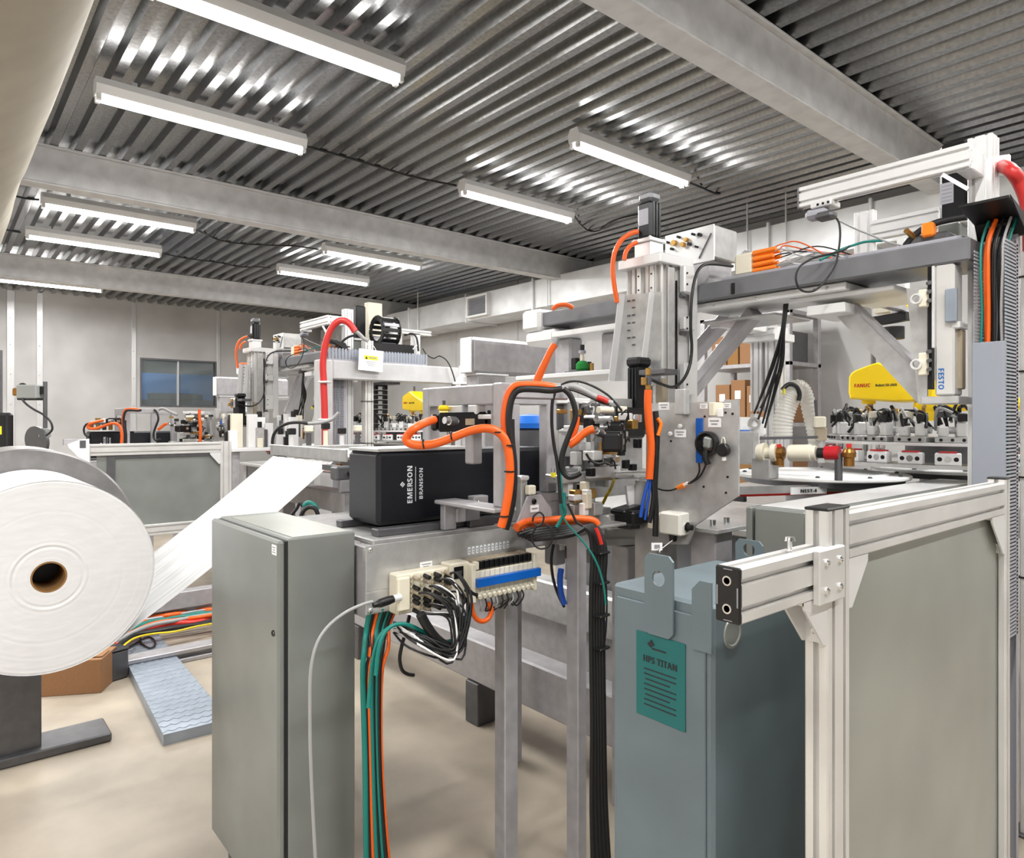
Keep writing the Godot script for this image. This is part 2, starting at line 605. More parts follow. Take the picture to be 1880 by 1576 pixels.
func wall_back() -> void:
	var w := Node3D.new()
	w.name = "wall_back"
	w.set_meta("kind", "structure")
	add_child(w)
	var wx0: float = 2.6355
	var wx1: float = 3.8662
	var wy0: float = 1.684
	var wy1: float = 2.5076
	var vx0: float = 0.0087
	var vx1: float = 0.7898
	var seams := [X0, -3.3, -1.6, vx0 - 0.05, vx1 + 0.05, 0.9156, 1.2701, 2.5542, 3.9036, 5.5073, X1]
	for i in seams.size() - 1:
		var a: float = seams[i]
		var c: float = seams[i + 1]
		if a < wx0 and c > wx1 - 0.01:
			# the panel with the wide window
			part(w, "wall_panel", Kit.new().box(a + 0.004, wx0, 0, DECK + 0.06, B1, B1 + 0.12), "wall_paint")
			part(w, "wall_panel", Kit.new().box(wx1, c - 0.004, 0, DECK + 0.06, B1, B1 + 0.12), "wall_paint")
			part(w, "wall_panel", Kit.new().box(wx0, wx1, wy1, DECK + 0.06, B1, B1 + 0.12), "wall_paint")
			part(w, "wall_panel", Kit.new().box(wx0, wx1, 0, wy0, B1, B1 + 0.12), "wall_paint")
		elif i == 3:
			part(w, "wall_panel", Kit.new().box(a + 0.004, vx0, 0, DECK + 0.06, B1, B1 + 0.12), "wall_paint")
			part(w, "wall_panel", Kit.new().box(vx1, c - 0.004, 0, DECK + 0.06, B1, B1 + 0.12), "wall_paint")
			part(w, "wall_panel", Kit.new().box(vx0, vx1, wy1, DECK + 0.06, B1, B1 + 0.12), "wall_paint")
			part(w, "wall_panel", Kit.new().box(vx0, vx1, 0, 0.9, B1, B1 + 0.12), "wall_paint")
		else:
			part(w, "wall_panel", Kit.new().box(a + 0.004, c - 0.004, 0, DECK + 0.06, B1, B1 + 0.12), "wall_paint")
		part(w, "wall_backing", Kit.new().box(a - 0.004, a + 0.004, 0, DECK + 0.06, B1 + 0.02, B1 + 0.12), "steel_dark")
	# joint covers with rivets
	for px in [[0.9356, 0.10], [1.291, 0.085], [2.5785, 0.075], [3.9224, 0.06], [5.5073, 0.06], [-1.6, 0.08]]:
		var t := struct("trim", Kit.new().box(px[0] - px[1], px[0], 0, DECK - 0.01, B1 - 0.014, B1, 0.005), "wall_trim")
		for y in [2.15, 2.6, 3.0, 1.7]:
			struct("rivet", Kit.new().cyl(V(px[0] - px[1] * 0.5, y, B1 - 0.012), V(px[0] - px[1] * 0.5, y, B1 - 0.024), 0.014, 8, 0.008), "wall_trim", t)
	# windows
	window("window_1", wx0, wx1, wy0, wy1, [3.2348])
	window("window_2", vx0, vx1, 0.9, wy1, [(vx0 + vx1) / 2])
	# office behind the windows
	struct("wall_office", Kit.new().box(X0, X1, 0, DECK, B1 + 2.4, B1 + 2.55), "partition_grey")
	var bp := thing("office_partition", "blue office partition seen through the wide window in the panelled wall", "partition")
	part(bp, "panel", Kit.new().box(wx0 - 0.6, 3.4809, 0.05, 2.3115, 13.7, 13.74, 0.004), "screen_blue")
	part(bp, "panel", Kit.new().box(3.4949, wx1 + 0.9, 0.05, 2.3115, 13.7, 13.74, 0.004), "screen_blue")
	part(bp, "foot", Kit.new().box(wx0 - 0.5, wx0 - 0.4, 0.0, 0.05, 13.6, 13.85), "steel_dark")
	part(bp, "foot", Kit.new().box(wx1 + 0.7, wx1 + 0.8, 0.0, 0.05, 13.6, 13.85), "steel_dark")
	var bp2 := thing("office_partition", "blue office partition seen through the narrow window beside the black cabinet", "partition")
	part(bp2, "panel", Kit.new().box(vx0 - 0.6, vx1 + 0.5, 0.05, 2.2598, 13.7, 13.74, 0.004), "screen_blue")
	part(bp2, "foot", Kit.new().box(vx0 - 0.5, vx0 - 0.4, 0.0, 0.05, 13.6, 13.85), "steel_dark")
	part(bp2, "foot", Kit.new().box(vx1 + 0.3, vx1 + 0.4, 0.0, 0.05, 13.6, 13.85), "steel_dark")
	var cb := thing("dark_counter", "low black counter behind the wide window in the panelled wall", "counter")
	part(cb, "body", Kit.new().box(wx0 - 0.4, wx1 + 0.6, 0.0, 1.8201, 13.1, 13.5), "black")
	part(cb, "raised_back", Kit.new().box(2.8707, 3.74, 1.8201, 1.9377, 13.2, 13.4, 0.01), "black")
	var al := AreaLight3D.new()  # light added so the office is not dark, no source in view
	al.name = "added_office_light"
	al.area_size = Vector2(1.2, 0.3)
	al.light_energy = 0.9
	al.light_color = Color(1, 0.98, 0.95)
	al.shadow_enabled = true
	al.rotation_degrees = Vector3(-90, 0, 0)
	al.position = V(2.4, 3.2, 13.25)
	al.area_range = 20.0
	add_child(al)
	var ol := thing("added_office_lamp", "added unseen ceiling lamp in the office behind the wide window", "lamp")  # added housing for the unseen office light
	part(ol, "housing", Kit.new().box(1.78, 3.02, 3.22, DECK + 0.06, 13.08, 13.42, 0.01), "lamp_white")
	part(ol, "diffuser_glow", Kit.new().box(1.82, 2.98, 3.21, 3.22, 13.11, 13.39), "lamp_tube")


func window(called: String, x0: float, x1: float, y0: float, y1: float, mull: Array) -> void:
	var k := Kit.new()
	var f := 0.03
	k.box(x0, x1, y0, y0 + f, B1 + 0.0, B1 + 0.12)
	k.box(x0, x1, y1 - f, y1, B1 + 0.0, B1 + 0.12)
	k.box(x0, x0 + f, y0 + f, y1 - f, B1 + 0.0, B1 + 0.12)
	k.box(x1 - f, x1, y0 + f, y1 - f, B1 + 0.0, B1 + 0.12)
	var w := struct(called, k, "steel_dark")
	var xs := [x0 + f] + mull + [x1 - f]
	for i in xs.size() - 1:
		struct("pane", Kit.new().box(xs[i] + 0.012, xs[i + 1] - 0.012, y0 + f, y1 - f, B1 + 0.055, B1 + 0.061), "glass", w)
	for m in mull:
		struct("mullion", Kit.new().box(m - 0.012, m + 0.012, y0 + f, y1 - f, B1 + 0.03, B1 + 0.08), "wall_trim", w)


func air_duct() -> void:
	# galvanized supply duct on rods along the right wall
	var d := thing("supply_duct", "long rectangular galvanized air duct hung on rods along the right wall", "duct")
	var cuts := [-3.4, -0.6, 2.3673, 3.2469, 4.6105, 6.4062, 7.8159, 9.3334, 12.6]
	for i in cuts.size() - 1:
		part(d, "duct_section", Kit.new().box(5.73, 6.26, 2.85, 3.2, cuts[i] + 0.012, cuts[i + 1] - 0.012, 0.004), "duct_metal")
		if i:
			part(d, "flange", Kit.new().box(5.70, 6.27, 2.825, 3.225, cuts[i] - 0.014, cuts[i] + 0.014, 0.004), "duct_metal")
	for px in [770, 1008, 1205, 1375, 1446]:
		var bb: float = 5.73 / (0.6428 + 0.766 * (px - 940.0) / 1265.0) * (0.766 - 0.6428 * (px - 940.0) / 1265.0)
		part(d, "hanger_rod", Kit.new().cyl(V(5.70, 2.84, bb), V(5.70, DECK, bb), 0.008, 8), "alu_bright")
	# louvred grille
	var g0: float = 7.7389
	var g1: float = 7.2726
	var g := part(d, "grille", Kit.new().box(5.66, 5.73, 2.875, 2.9, g1, g0).box(5.66, 5.73, 3.14, 3.165, g1, g0).box(5.66, 5.73, 2.9, 3.14, g0 - 0.03, g0).box(5.66, 5.73, 2.9, 3.14, g1, g1 + 0.03), "white")
	for i in 12:
		part(g, "slat", Kit.new().obox(V(5.69, 2.912 + i * 0.0195, (g0 + g1) / 2), Basis(Vector3.BACK, 0.7), Vector3(0.022, 0.003, g0 - g1 - 0.06)), "comb_grey")
	# fabric air sock overhead at the left
	var s := thing("fabric_air_duct", "round off-white fabric air duct hanging above the paper roll", "duct")
	var k := Kit.new()
	var rings := []
	var rng := RandomNumberGenerator.new()
	rng.seed = 4
	var steps := 60
	for i in steps + 1:
		var b := 0.35 + (12.75 - 0.35) * i / steps
		var ring := []
		for j in 28:
			var t := TAU * j / 28
			var r := 0.36 + 0.006 * sin(t * 5 + b * 3.1) + 0.008 * sin(t * 2 + b * 1.3) + rng.randf_range(-0.0025, 0.0025)
			ring.append(V(-0.02 + r * cos(t), 2.68 + r * sin(t), b))
		rings.append(ring)
	for i in steps:
		for j in 28:
			var t0 := TAU * j / 28
			var t1 := TAU * (j + 1) / 28
			var n0 := Vector3(cos(t0), sin(t0), 0)
			var n1 := Vector3(cos(t1), sin(t1), 0)
			k.sq([rings[i][j], rings[i][(j + 1) % 28], rings[i + 1][(j + 1) % 28], rings[i + 1][j]], [n0, n1, n1, n0])
	part(s, "sleeve", k, "duct_fabric")
	part(s, "end_cap", Kit.new().cyl(V(-0.02, 2.68, 0.352), V(-0.02, 2.68, 0.37), 0.352, 28), "duct_fabric")
	for b in [1.0, 3.0, 5.0, 7.0, 9.0, 11.0]:
		part(s, "suspension_wire", Kit.new().cyl(V(-0.02, 3.03, b), V(-0.02, DECK, b), 0.004, 6), "alu_bright")


func lamps() -> void:
	var rows := {11.25: "behind the rear roof beam", 8.40: "just before the rear roof beam", 7.09: "just behind the broad roof beam", 4.52: "just before the broad roof beam", 3.25: "midway before the broad roof beam", 0.40: "just before the fence end beam", -0.90: "over the entrance end"}
	var sides := {3.26: ", air duct side", 0.70: ", fabric duct side", -1.86: ", past the fabric duct", -4.42: ", past the fabric duct"}
	for b in rows:
		for x in sides:
			if b > 11.0 and x > 3.0:
				continue
			lamp(x - (0.10 if b > 11.0 else 0.0), b, "white two-tube strip lamp " + rows[b] + sides[x])


func lamp(x: float, b: float, label: String) -> void:
	var t := thing("strip_lamp", label, "lamp", "strip lamps under the deck")
	var y := 3.355
	var l := 1.24
	var w := 0.055
	part(t, "housing", Kit.new().ext(PackedVector2Array([Vector2(-w, 0), Vector2(-w * 0.75, -0.05), Vector2(w * 0.75, -0.05), Vector2(w, 0), Vector2(w * 0.6, 0.045), Vector2(-w * 0.6, 0.045)]), V(x, y, b), Vector3.BACK, Vector3.UP, Vector3(l, 0, 0)), "lamp_white")
	for s in [-0.027, 0.027]:
		part(t, "tube", Kit.new().cyl(V(x + 0.03, y - 0.066, b + s), V(x + l - 0.03, y - 0.066, b + s), 0.0125, 10), "lamp_tube")
		for e in [x + 0.004, x + l - 0.03]:
			part(t, "lamp_holder", Kit.new().box(e, e + 0.026, y - 0.085, y - 0.045, b + s - 0.014, b + s + 0.014, 0.003), "lamp_white")
	for e in [x + 0.2, x + l - 0.2]:
		part(t, "mount", Kit.new().box(e - 0.015, e + 0.015, y + 0.04, DECK + 0.0, b - 0.012, b + 0.012), "wall_trim")
	var a := AreaLight3D.new()
	a.name = "strip_lamp_light"
	a.area_size = Vector2(l - 0.08, 0.09)
	a.light_energy = LAMP_E
	a.light_color = Color(1.0, 0.995, 0.985)
	a.shadow_enabled = true
	a.area_range = 30.0
	a.rotation_degrees = Vector3(-90, 0, 0)
	a.position = V(x + l / 2, y - 0.084, b)
	add_child(a)


const LAMP_E := 2.7


const STEP := 4.85  # the far station repeats the near one this much further along b
const LEFTWARD := Vector3(-1, 0, 0)
const NEARWARD := Vector3(0, 0, 1)


var bolt_mesh := {}


func bolt(parent: Node3D, at: Vector3, out: Vector3, r := 0.007, m := "chrome", called := "bolt") -> void:
	var key := "%s%.4f" % [m, r]
	if not bolt_mesh.has(key):
		bolt_mesh[key] = Kit.new().lathe(Vector3.ZERO, Vector3.UP, [[0, r], [r * 0.5, r * 0.95], [r * 0.8, r * 0.6], [r * 0.8, r * 0.4], [r * 0.4, r * 0.35], [r * 0.4, 0]], 10).mesh(M[m])
	var y := out.normalized()
	var f := Kit.frame(y)
	put(parent, called, bolt_mesh[key], Transform3D(Basis(f[0], y, f[0].cross(y)), at))


# printed sticker: a thin sheet with dark lines of print, facing LEFTWARD (x plane) or NEARWARD (b plane)
func sticker(parent: Node3D, c: Vector3, out: Vector3, w: float, h: float, lines := 2, m := "label_white", ink := "print_grey") -> MeshInstance3D:
	var u := Vector3(0, 0, 1) if absf(out.x) > 0.5 else Vector3(1, 0, 0)
	var bs := Basis(u, Vector3.UP, u.cross(Vector3.UP))
	var s := part(parent, "sticker", Kit.new().obox(c + out * 0.0008, bs, Vector3(w, h, 0.0016)), m)
	for i in lines:
		var y := h * (0.5 - (i + 1.0) / (lines + 1))
		var ww := w * (0.72 if i % 2 == 0 else 0.5)
		part(s, "print", Kit.new().obox(c + out * 0.0018 + Vector3(0, y, 0), bs, Vector3(ww, h * 0.35 / (lines + 0.6), 0.0006)), ink)
	return s


# triangular die-cast bracket in the corner under a rail: corner c, one leg along a, one down
func gusset(parent: Node3D, c: Vector3, a: Vector3, la: float, lb: float, w: float) -> void:
	var side := a.cross(Vector3.UP).normalized()
	var k := Kit.new()
	for s in [-1.0, 1.0]:
		k.ext(PackedVector2Array([Vector2(0, 0), Vector2(la, 0), Vector2(la, -0.012), Vector2(0.012, -lb), Vector2(0, -lb)]), c + side * (s * w / 2 - 0.002), a, Vector3.UP, side * 0.004)
	k.obox(c + a * la / 2 - Vector3(0, 0.003, 0), Basis(a, Vector3.UP, side), Vector3(la, 0.006, w))
	k.obox(c + a * 0.003 - Vector3(0, lb / 2, 0), Basis(a, Vector3.UP, side), Vector3(0.006, lb, w))
	var g := part(parent, "corner_bracket", k, "alu_bright")
	for t in [0.35, 0.75]:
		bolt(g, c + a * 0.006 - Vector3(0, lb * t, 0), a, 0.006)


func right_zone() -> void:
	near_fence()
	transformer()
	# low grey enclosure under the turntable
	var e := thing("floor_enclosure", "grey steel enclosure with brightened top under the turntable, behind the fence post", "enclosure")
	var x0: float = 1.0918 * 0.0 + 1.83
	part(e, "body", Kit.new().box(x0, 3.3, 0.10, 1.2, 0.93, 1.085, 0.006), "enclosure_grey")
	part(e, "door", Kit.new().box(x0, 3.3, 0.12, 1.198, 1.092, 1.112, 0.004), "enclosure_grey")
	part(e, "corner_post", Kit.new().box(x0 - 0.002, x0 + 0.03, 0.0, 1.195, 0.905, 0.929, 0.004), "aluminium")
	part(e, "lightened_top_sheet", Kit.new().box(x0 + 0.03, 3.29, 1.2, 1.203, 0.935, 1.08, 0.001), "alu_bright")  # brighter sheet, paints the highlights on the enclosure top
	for b in [0.95, 1.06]:
		part(e, "plinth", Kit.new().box(x0 + 0.05, 3.25, 0.0, 0.10, b - 0.02, b + 0.02), "steel_dark")


func near_fence() -> void:
	var f := thing("guard_fence", "aluminium guard fence with grey panel and black end cap in front of the turntable", "fence")
	var b := 0.535
	var x1: float = 1.1283
	var px2 := 2.085
	part(f, "top_rail", Kit.new().slot(V(x1 + 0.08, 1.252, b + 0.02), V(px2, 1.252, b + 0.02), 0.04, 0.08), "aluminium")
	part(f, "stub_rail", Kit.new().slot(V(0.872, 1.202, b + 0.02), V(x1, 1.202, b + 0.02), 0.04, 0.08), "aluminium")
	var p1 := part(f, "post", Kit.new().slot(V(x1 + 0.04, 0.0, b + 0.02), V(x1 + 0.04, 1.300, b + 0.02), 0.08, 0.04, Vector3.BACK), "aluminium")
	part(p1, "post_cap", Kit.new().box(x1 - 0.001, x1 + 0.081, 1.300, 1.305, b - 0.001, b + 0.041, 0.002), "black")
	var p2 := part(f, "post", Kit.new().slot(V(px2 + 0.02, 0.0, b + 0.02), V(px2 + 0.02, 1.300, b + 0.02), 0.04, 0.04, Vector3.BACK), "aluminium")
	part(p2, "post_cap", Kit.new().box(px2 - 0.001, px2 + 0.041, 1.300, 1.305, b - 0.001, b + 0.041, 0.002), "black")
	# bolted end cap of the stub rail
	var cap := part(f, "end_cap", Kit.new().box(0.866, 0.872, 1.162, 1.242, b, b + 0.04, 0.002), "black", "black plastic end cap with two screws")
	for y in [1.182, 1.222]:
		part(cap, "screw", Kit.new().lathe(V(0.8665, y, b + 0.02), LEFTWARD, [[0, 0.0078], [0.002, 0.0072], [0.002, 0.0050], [0.0005, 0.0045], [0.0005, 0]], 14), "chrome")
	for bb in [b + 0.0036, b + 0.0364]:
		part(cap, "print", Kit.new().box(0.8655, 0.866, 1.186, 1.214, bb - 0.0011, bb + 0.0011), "print_grey")
	for yy in [1.1655, 1.2385]:
		part(cap, "print", Kit.new().box(0.8655, 0.866, yy - 0.0006, yy + 0.0006, b + 0.012, b + 0.026), "print_grey")
	# joining plate with four screws
	var j0: float = 1.076
	var j1: float = 1.1651
	var jp := part(f, "joining_plate", Kit.new().box(j0, j1, 1.155, 1.243, b - 0.012, b, 0.002), "aluminium")
	for x in [j0 + (j1 - j0) * 0.24, j0 + (j1 - j0) * 0.76]:
		for y in [1.177, 1.222]:
			bolt(jp, V(x, y, b - 0.012), NEARWARD, 0.0065)
	gusset(f, V(x1, 1.162, b + 0.02), LEFTWARD, 0.075, 0.08, 0.034)
	gusset(f, V(x1 + 0.08, 1.212, b + 0.02), Vector3.RIGHT, 0.075, 0.085, 0.034)
	gusset(f, V(px2, 1.212, b + 0.02), LEFTWARD, 0.10, 0.10, 0.034)
	part(f, "panel", Kit.new().box(x1 + 0.075, px2 + 0.005, 0.05, 1.218, b + 0.018, b + 0.023), "panel_grey", "grey infill panel")
	part(f, "bottom_rail", Kit.new().slot(V(x1 + 0.08, 0.06, b + 0.02), V(px2, 0.06, b + 0.02), 0.04, 0.08), "aluminium")
	# bolt standing in the top slot of the stub rail
	var tb := part(f, "slot_bolt", Kit.new().cyl(V(1.045, 1.24, b + 0.022), V(1.045, 1.262, b + 0.022), 0.004, 10), "chrome")
	part(tb, "bolt_head", Kit.new().cyl(V(1.045, 1.259, b + 0.022), V(1.045, 1.265, b + 0.022), 0.009, 10, 0.007), "chrome")


func lug(parent: Node3D, x: float, b0: float, b1: float, y0: float, y1: float, hy: float, r: float) -> void:
	# upright plate with a round eye, corners rounded at the top; b0 < b1
	var w := b1 - b0
	var mid := (b0 + b1) / 2
	var c := 0.010
	var k := Kit.new()
	for s in [-1.0, 1.0]:
		var p := PackedVector2Array([Vector2(0, y0), Vector2(s * (w / 2 - c), y0), Vector2(s * w / 2, y0 + c), Vector2(s * w / 2, y1 - c), Vector2(s * (w / 2 - c), y1), Vector2(0, y1), Vector2(0, hy + r)])
		for i in range(1, 12):
			var t := PI * i / 12.0
			p.append(Vector2(s * sin(t) * r, hy + cos(t) * r))
		p.append(Vector2(0, hy - r))
		k.ext(p, V(x, 0, mid), Vector3.BACK, Vector3.UP, Vector3(0.005, 0, 0))
	part(parent, "lifting_lug", k, "titan_blue")


func transformer() -> void:
	var t := thing("transformer", "blue-grey transformer box with teal name plate beside the fence end", "transformer")
	var x := 1.08
	part(t, "case", Kit.new().box(x, 1.45, 0.08, 1.114, 0.72, 0.962, 0.006), "titan_blue")
	part(t, "front_cover", Kit.new().box(x - 0.004, x, 0.12, 1.09, 0.735, 0.948, 0.002), "titan_blue")
	part(t, "base_rail", Kit.new().box(x + 0.02, 1.43, 0.0, 0.08, 0.74, 0.78), "steel_dark")
	part(t, "base_rail", Kit.new().box(x + 0.02, 1.43, 0.0, 0.08, 0.90, 0.94), "steel_dark")
	lug(t, x - 0.012, 0.8011, 0.8688, 1.035, 1.192, 1.146, 0.0150)
	lug(t, 1.452, 0.8389, 0.9088, 1.05, 1.1726, 1.1498, 0.015)
	var ck := Kit.new()
	var cb := 0.718
	ck.ext(PackedVector2Array([Vector2(0, 1.03), Vector2(0.042, 1.03), Vector2(0.042, 1.14), Vector2(0.025, 1.158), Vector2(0, 1.158)]), V(x - 0.010, 0, cb), Vector3(0, 0, -1), Vector3.UP, Vector3(0.004, 0, 0))
	part(t, "corner_plate", ck, "titan_blue")
	part(t, "knockout", Kit.new().lathe(V(1.14, 1.055, 0.7195), NEARWARD, [[0, 0.030], [0.0025, 0.028], [0.0025, 0.024], [0.0006, 0.022], [0.0006, 0]], 20), "enclosure_grey")
	# name plate
	var b0: float = 0.7771
	var b1: float = 0.8943
	var y1: float = 1.0325
	var np := part(t, "name_plate", Kit.new().box(x - 0.0062, x - 0.0042, y1 - 0.165, y1, b0, b1, 0.0005), "label_teal", "teal name plate")
	var mid := V(x - 0.0066, 0, (b0 + b1) / 2)
	var ux := Vector3(0, 0, 1)
	letters(np, "lettering", "HPS TITAN", mid + Vector3(0, y1 - 0.050, 0), ux, Vector3.UP, 0.080, 0.0125, "print_dark")
	part(np, "print", Kit.new().obox(mid + Vector3(0, y1 - 0.027, -0.002), Basis(), Vector3(0.001, 0.003, 0.034)), "print_dark")
	part(np, "emblem", Kit.new().ext(PackedVector2Array([Vector2(-0.008, 0), Vector2(0, -0.006), Vector2(0.009, 0.001), Vector2(0.002, 0.010)]), mid + Vector3(0, y1 - 0.02, -0.022), ux, Vector3.UP, Vector3(-0.0008, 0, 0)), "print_dark")
	for i in 8:
		part(np, "print", Kit.new().obox(mid + Vector3(0, y1 - 0.070 - i * 0.010, -0.006 if i % 3 == 2 else 0.0), Basis(), Vector3(0.001, 0.0022, 0.076 if i % 3 < 2 else 0.058)), "print_dark")


const WITH := " on the transformer side"
const BY := " on the window side"
var twins := []


# a thing of the near station whose look-alike stands at the far one
func st(called: String, what: String, category: String) -> Node3D:
	var o := thing(called, what + WITH, category)
	twins.append([o, what])
	return o


func st1(called: String, what: String, category: String, k: Kit, m: String) -> Node3D:
	var o := solo(called, what + WITH, category, k, m)
	twins.append([o, what])
	return o


func station() -> void:
	gantry()
	tower()
	overhead_frame()
	slide_tower()
	braces()
	wire_duct()
	robot()
	turntable()
	station_cables()
	cross_beam()
	front_zone()
	for t in twins:
		copy(t[0], Vector3(0, 0, -STEP), t[1] + BY)


func gantry() -> void:
	var g := st("gantry_beam", "long grey gantry beam carrying the vertical axis", "beam")
	part(g, "beam", Kit.new().box(2.6, 2.86, 1.978, 2.056, 0.765, 2.95, 0.006), "gantry_grey")
	part(g, "end_block", Kit.new().box(2.57, 2.88, 1.955, 2.075, 2.83, 2.985, 0.018), "white_plate")
	part(g, "end_block", Kit.new().box(2.58, 2.86, 1.875, 1.955, 2.72, 2.97, 0.022), "white_plate")
	part(g, "cable_tray", Kit.new().box(2.64, 2.84, 2.056, 2.075, 0.80, 1.72, 0.003), "comb_grey")
	part(g, "mounting_plate", Kit.new().box(2.63, 2.92, 1.945, 1.976, 1.18, 1.86, 0.004), "white_plate")
	part(g, "mounting_plate", Kit.new().box(2.66, 3.05, 1.925, 1.945, 1.02, 1.42, 0.004), "white_plate")
	part(g, "bridge_plate", Kit.new().box(2.56, 2.84, 1.90, 1.93, 2.16, 2.72, 0.004), "white_plate")
	for bb in [1.30, 1.55, 1.75, 1.25]:
		bolt(g, V(2.63, 1.96, bb), LEFTWARD, 0.006)
	part(g, "black_strip", Kit.new().box(2.595, 2.60, 1.99, 2.035, 1.63, 1.645), "black")  # thin black strip set on the beam face
	# support columns and shelf under the far end of the beam
	for px in [[1012, 1042], [1097, 1130]]:
		var b1: float = 2.60 / (0.6428 + 0.766 * (px[0] - 940.0) / 1265.0) * (0.766 - 0.6428 * (px[0] - 940.0) / 1265.0)
		var b0: float = 2.60 / (0.6428 + 0.766 * (px[1] - 940.0) / 1265.0) * (0.766 - 0.6428 * (px[1] - 940.0) / 1265.0)
		part(g, "support_column", Kit.new().box(2.62, 2.62 + (b1 - b0) * 0.8, 1.70, 1.90, b0, b1, 0.012), "steel_frame")
	part(g, "shelf_plate", Kit.new().box(2.50, 2.90, 1.675, 1.70, 2.15, 2.95, 0.004), "white_plate")
	# sheet metal drive box on top of the beam
	var d := st("drive_box", "bare sheet metal drive box with round holes on the gantry beam", "box")
	var bn: float = 1.7416
	var bf: float = 2.0055
	var y0: float = 2.1539
	var y1: float = 2.3137
	part(d, "side_plate", Kit.new().box(2.615, 2.622, y0, y1, bn, bf, 0.002), "alu_bright")
	part(d, "cover", Kit.new().box(2.622, 2.80, y0 + 0.015, y1 - 0.002, bn + 0.002, bf - 0.004, 0.004), "stainless")
	part(d, "foot", Kit.new().box(2.62, 2.80, 2.056, y0 + 0.02, bn + 0.03, bf - 0.03), "steel_frame")
	for p in [[1262, 441, 0.010], [1248, 436, 0.006], [1240, 447, 0.013], [1256, 450, 0.011], [1268, 449, 0.008], [1275, 431, 0.006], [1287, 432, 0.008], [1281, 454, 0.005], [1228, 446, 0.006], [1236, 458, 0.006]]:
		var uu: float = (p[0] - 940.0) / 1265.0
		var dd := 2.615 / (0.6428 + 0.766 * uu)
		part(d, "fitting", Kit.new().cyl(V(2.616, 1.45 - (p[1] - 773.0) / 1265.0 * dd, dd * (0.766 - 0.6428 * uu)), V(2.596, 1.45 - (p[1] - 773.0) / 1265.0 * dd, dd * (0.766 - 0.6428 * uu)), p[2], 10), "brass" if p[2] > 0.009 else "motor_black")
	part(d, "stay", Kit.new().bar(V(2.612, y0 + 0.02, bn + 0.075), V(2.612, y1 - 0.04, bn + 0.012), 0.004, 0.006), "steel_dark")
	# electrical connector block with orange plugs
	var c := st("connector_block", "grey connector block with orange plugs on the gantry beam", "connector")
	var cb: float = 1.6031
	part(c, "housing", Kit.new().box(2.66, 2.76, 2.075, 2.17, cb - 0.02, cb + 0.07, 0.01), "cream")
	part(c, "hood", Kit.new().obox(V(2.71, 2.15, cb + 0.02), Basis(Vector3.RIGHT, 0.5), Vector3(0.08, 0.06, 0.07), 0.01), "stainless")
	for i in 4:
		for j in 2:
			part(c, "plug", Kit.new().cyl(V(2.665 + j * 0.04, 2.085 + i * 0.025, cb - 0.02), V(2.665 + j * 0.04, 2.087 + i * 0.025, cb - 0.125 + 0.006 * ((i + j) % 3)), 0.0115, 10, 0.010, 0.003), "orange_plastic")
	var rng := RandomNumberGenerator.new()
	rng.seed = 12
	for i in 12:
		var s := V(2.665 + 0.04 * (i % 2), 2.09 + 0.02 * (i % 5), cb - 0.12)
		var e := V(2.70 + rng.randf() * 0.06, 2.08, cb - 0.34 - rng.randf() * 0.12)
		var w := (s + e) / 2 + Vector3(rng.randf_range(-0.03, 0.02), rng.randf_range(-0.01, 0.05), rng.randf_range(-0.03, 0.03))
		part(c, "wire", Kit.new().tube([s, s + Vector3(0, 0.005, 0.03), w, e], 0.0028, 5), ["cable_grey", "cable_white", "cable_black", "cable_grey", "cable_orange"][i % 5])
	# rear electrical trunk resting on the beam
	var v := st("valve_unit", "small brass and black valve unit on the gantry beam", "valve")
	part(v, "body", Kit.new().box(2.70, 2.80, 2.075, 2.115, 0.86, 1.0, 0.008), "steel_dark")
	part(v, "solenoid", Kit.new().box(2.68, 2.72, 2.10, 2.15, 0.90, 0.94, 0.006), "orange_plastic")
	part(v, "fitting", Kit.new().cyl(V(2.71, 2.11, 0.97), V(2.66, 2.13, 0.98), 0.010, 10), "brass")


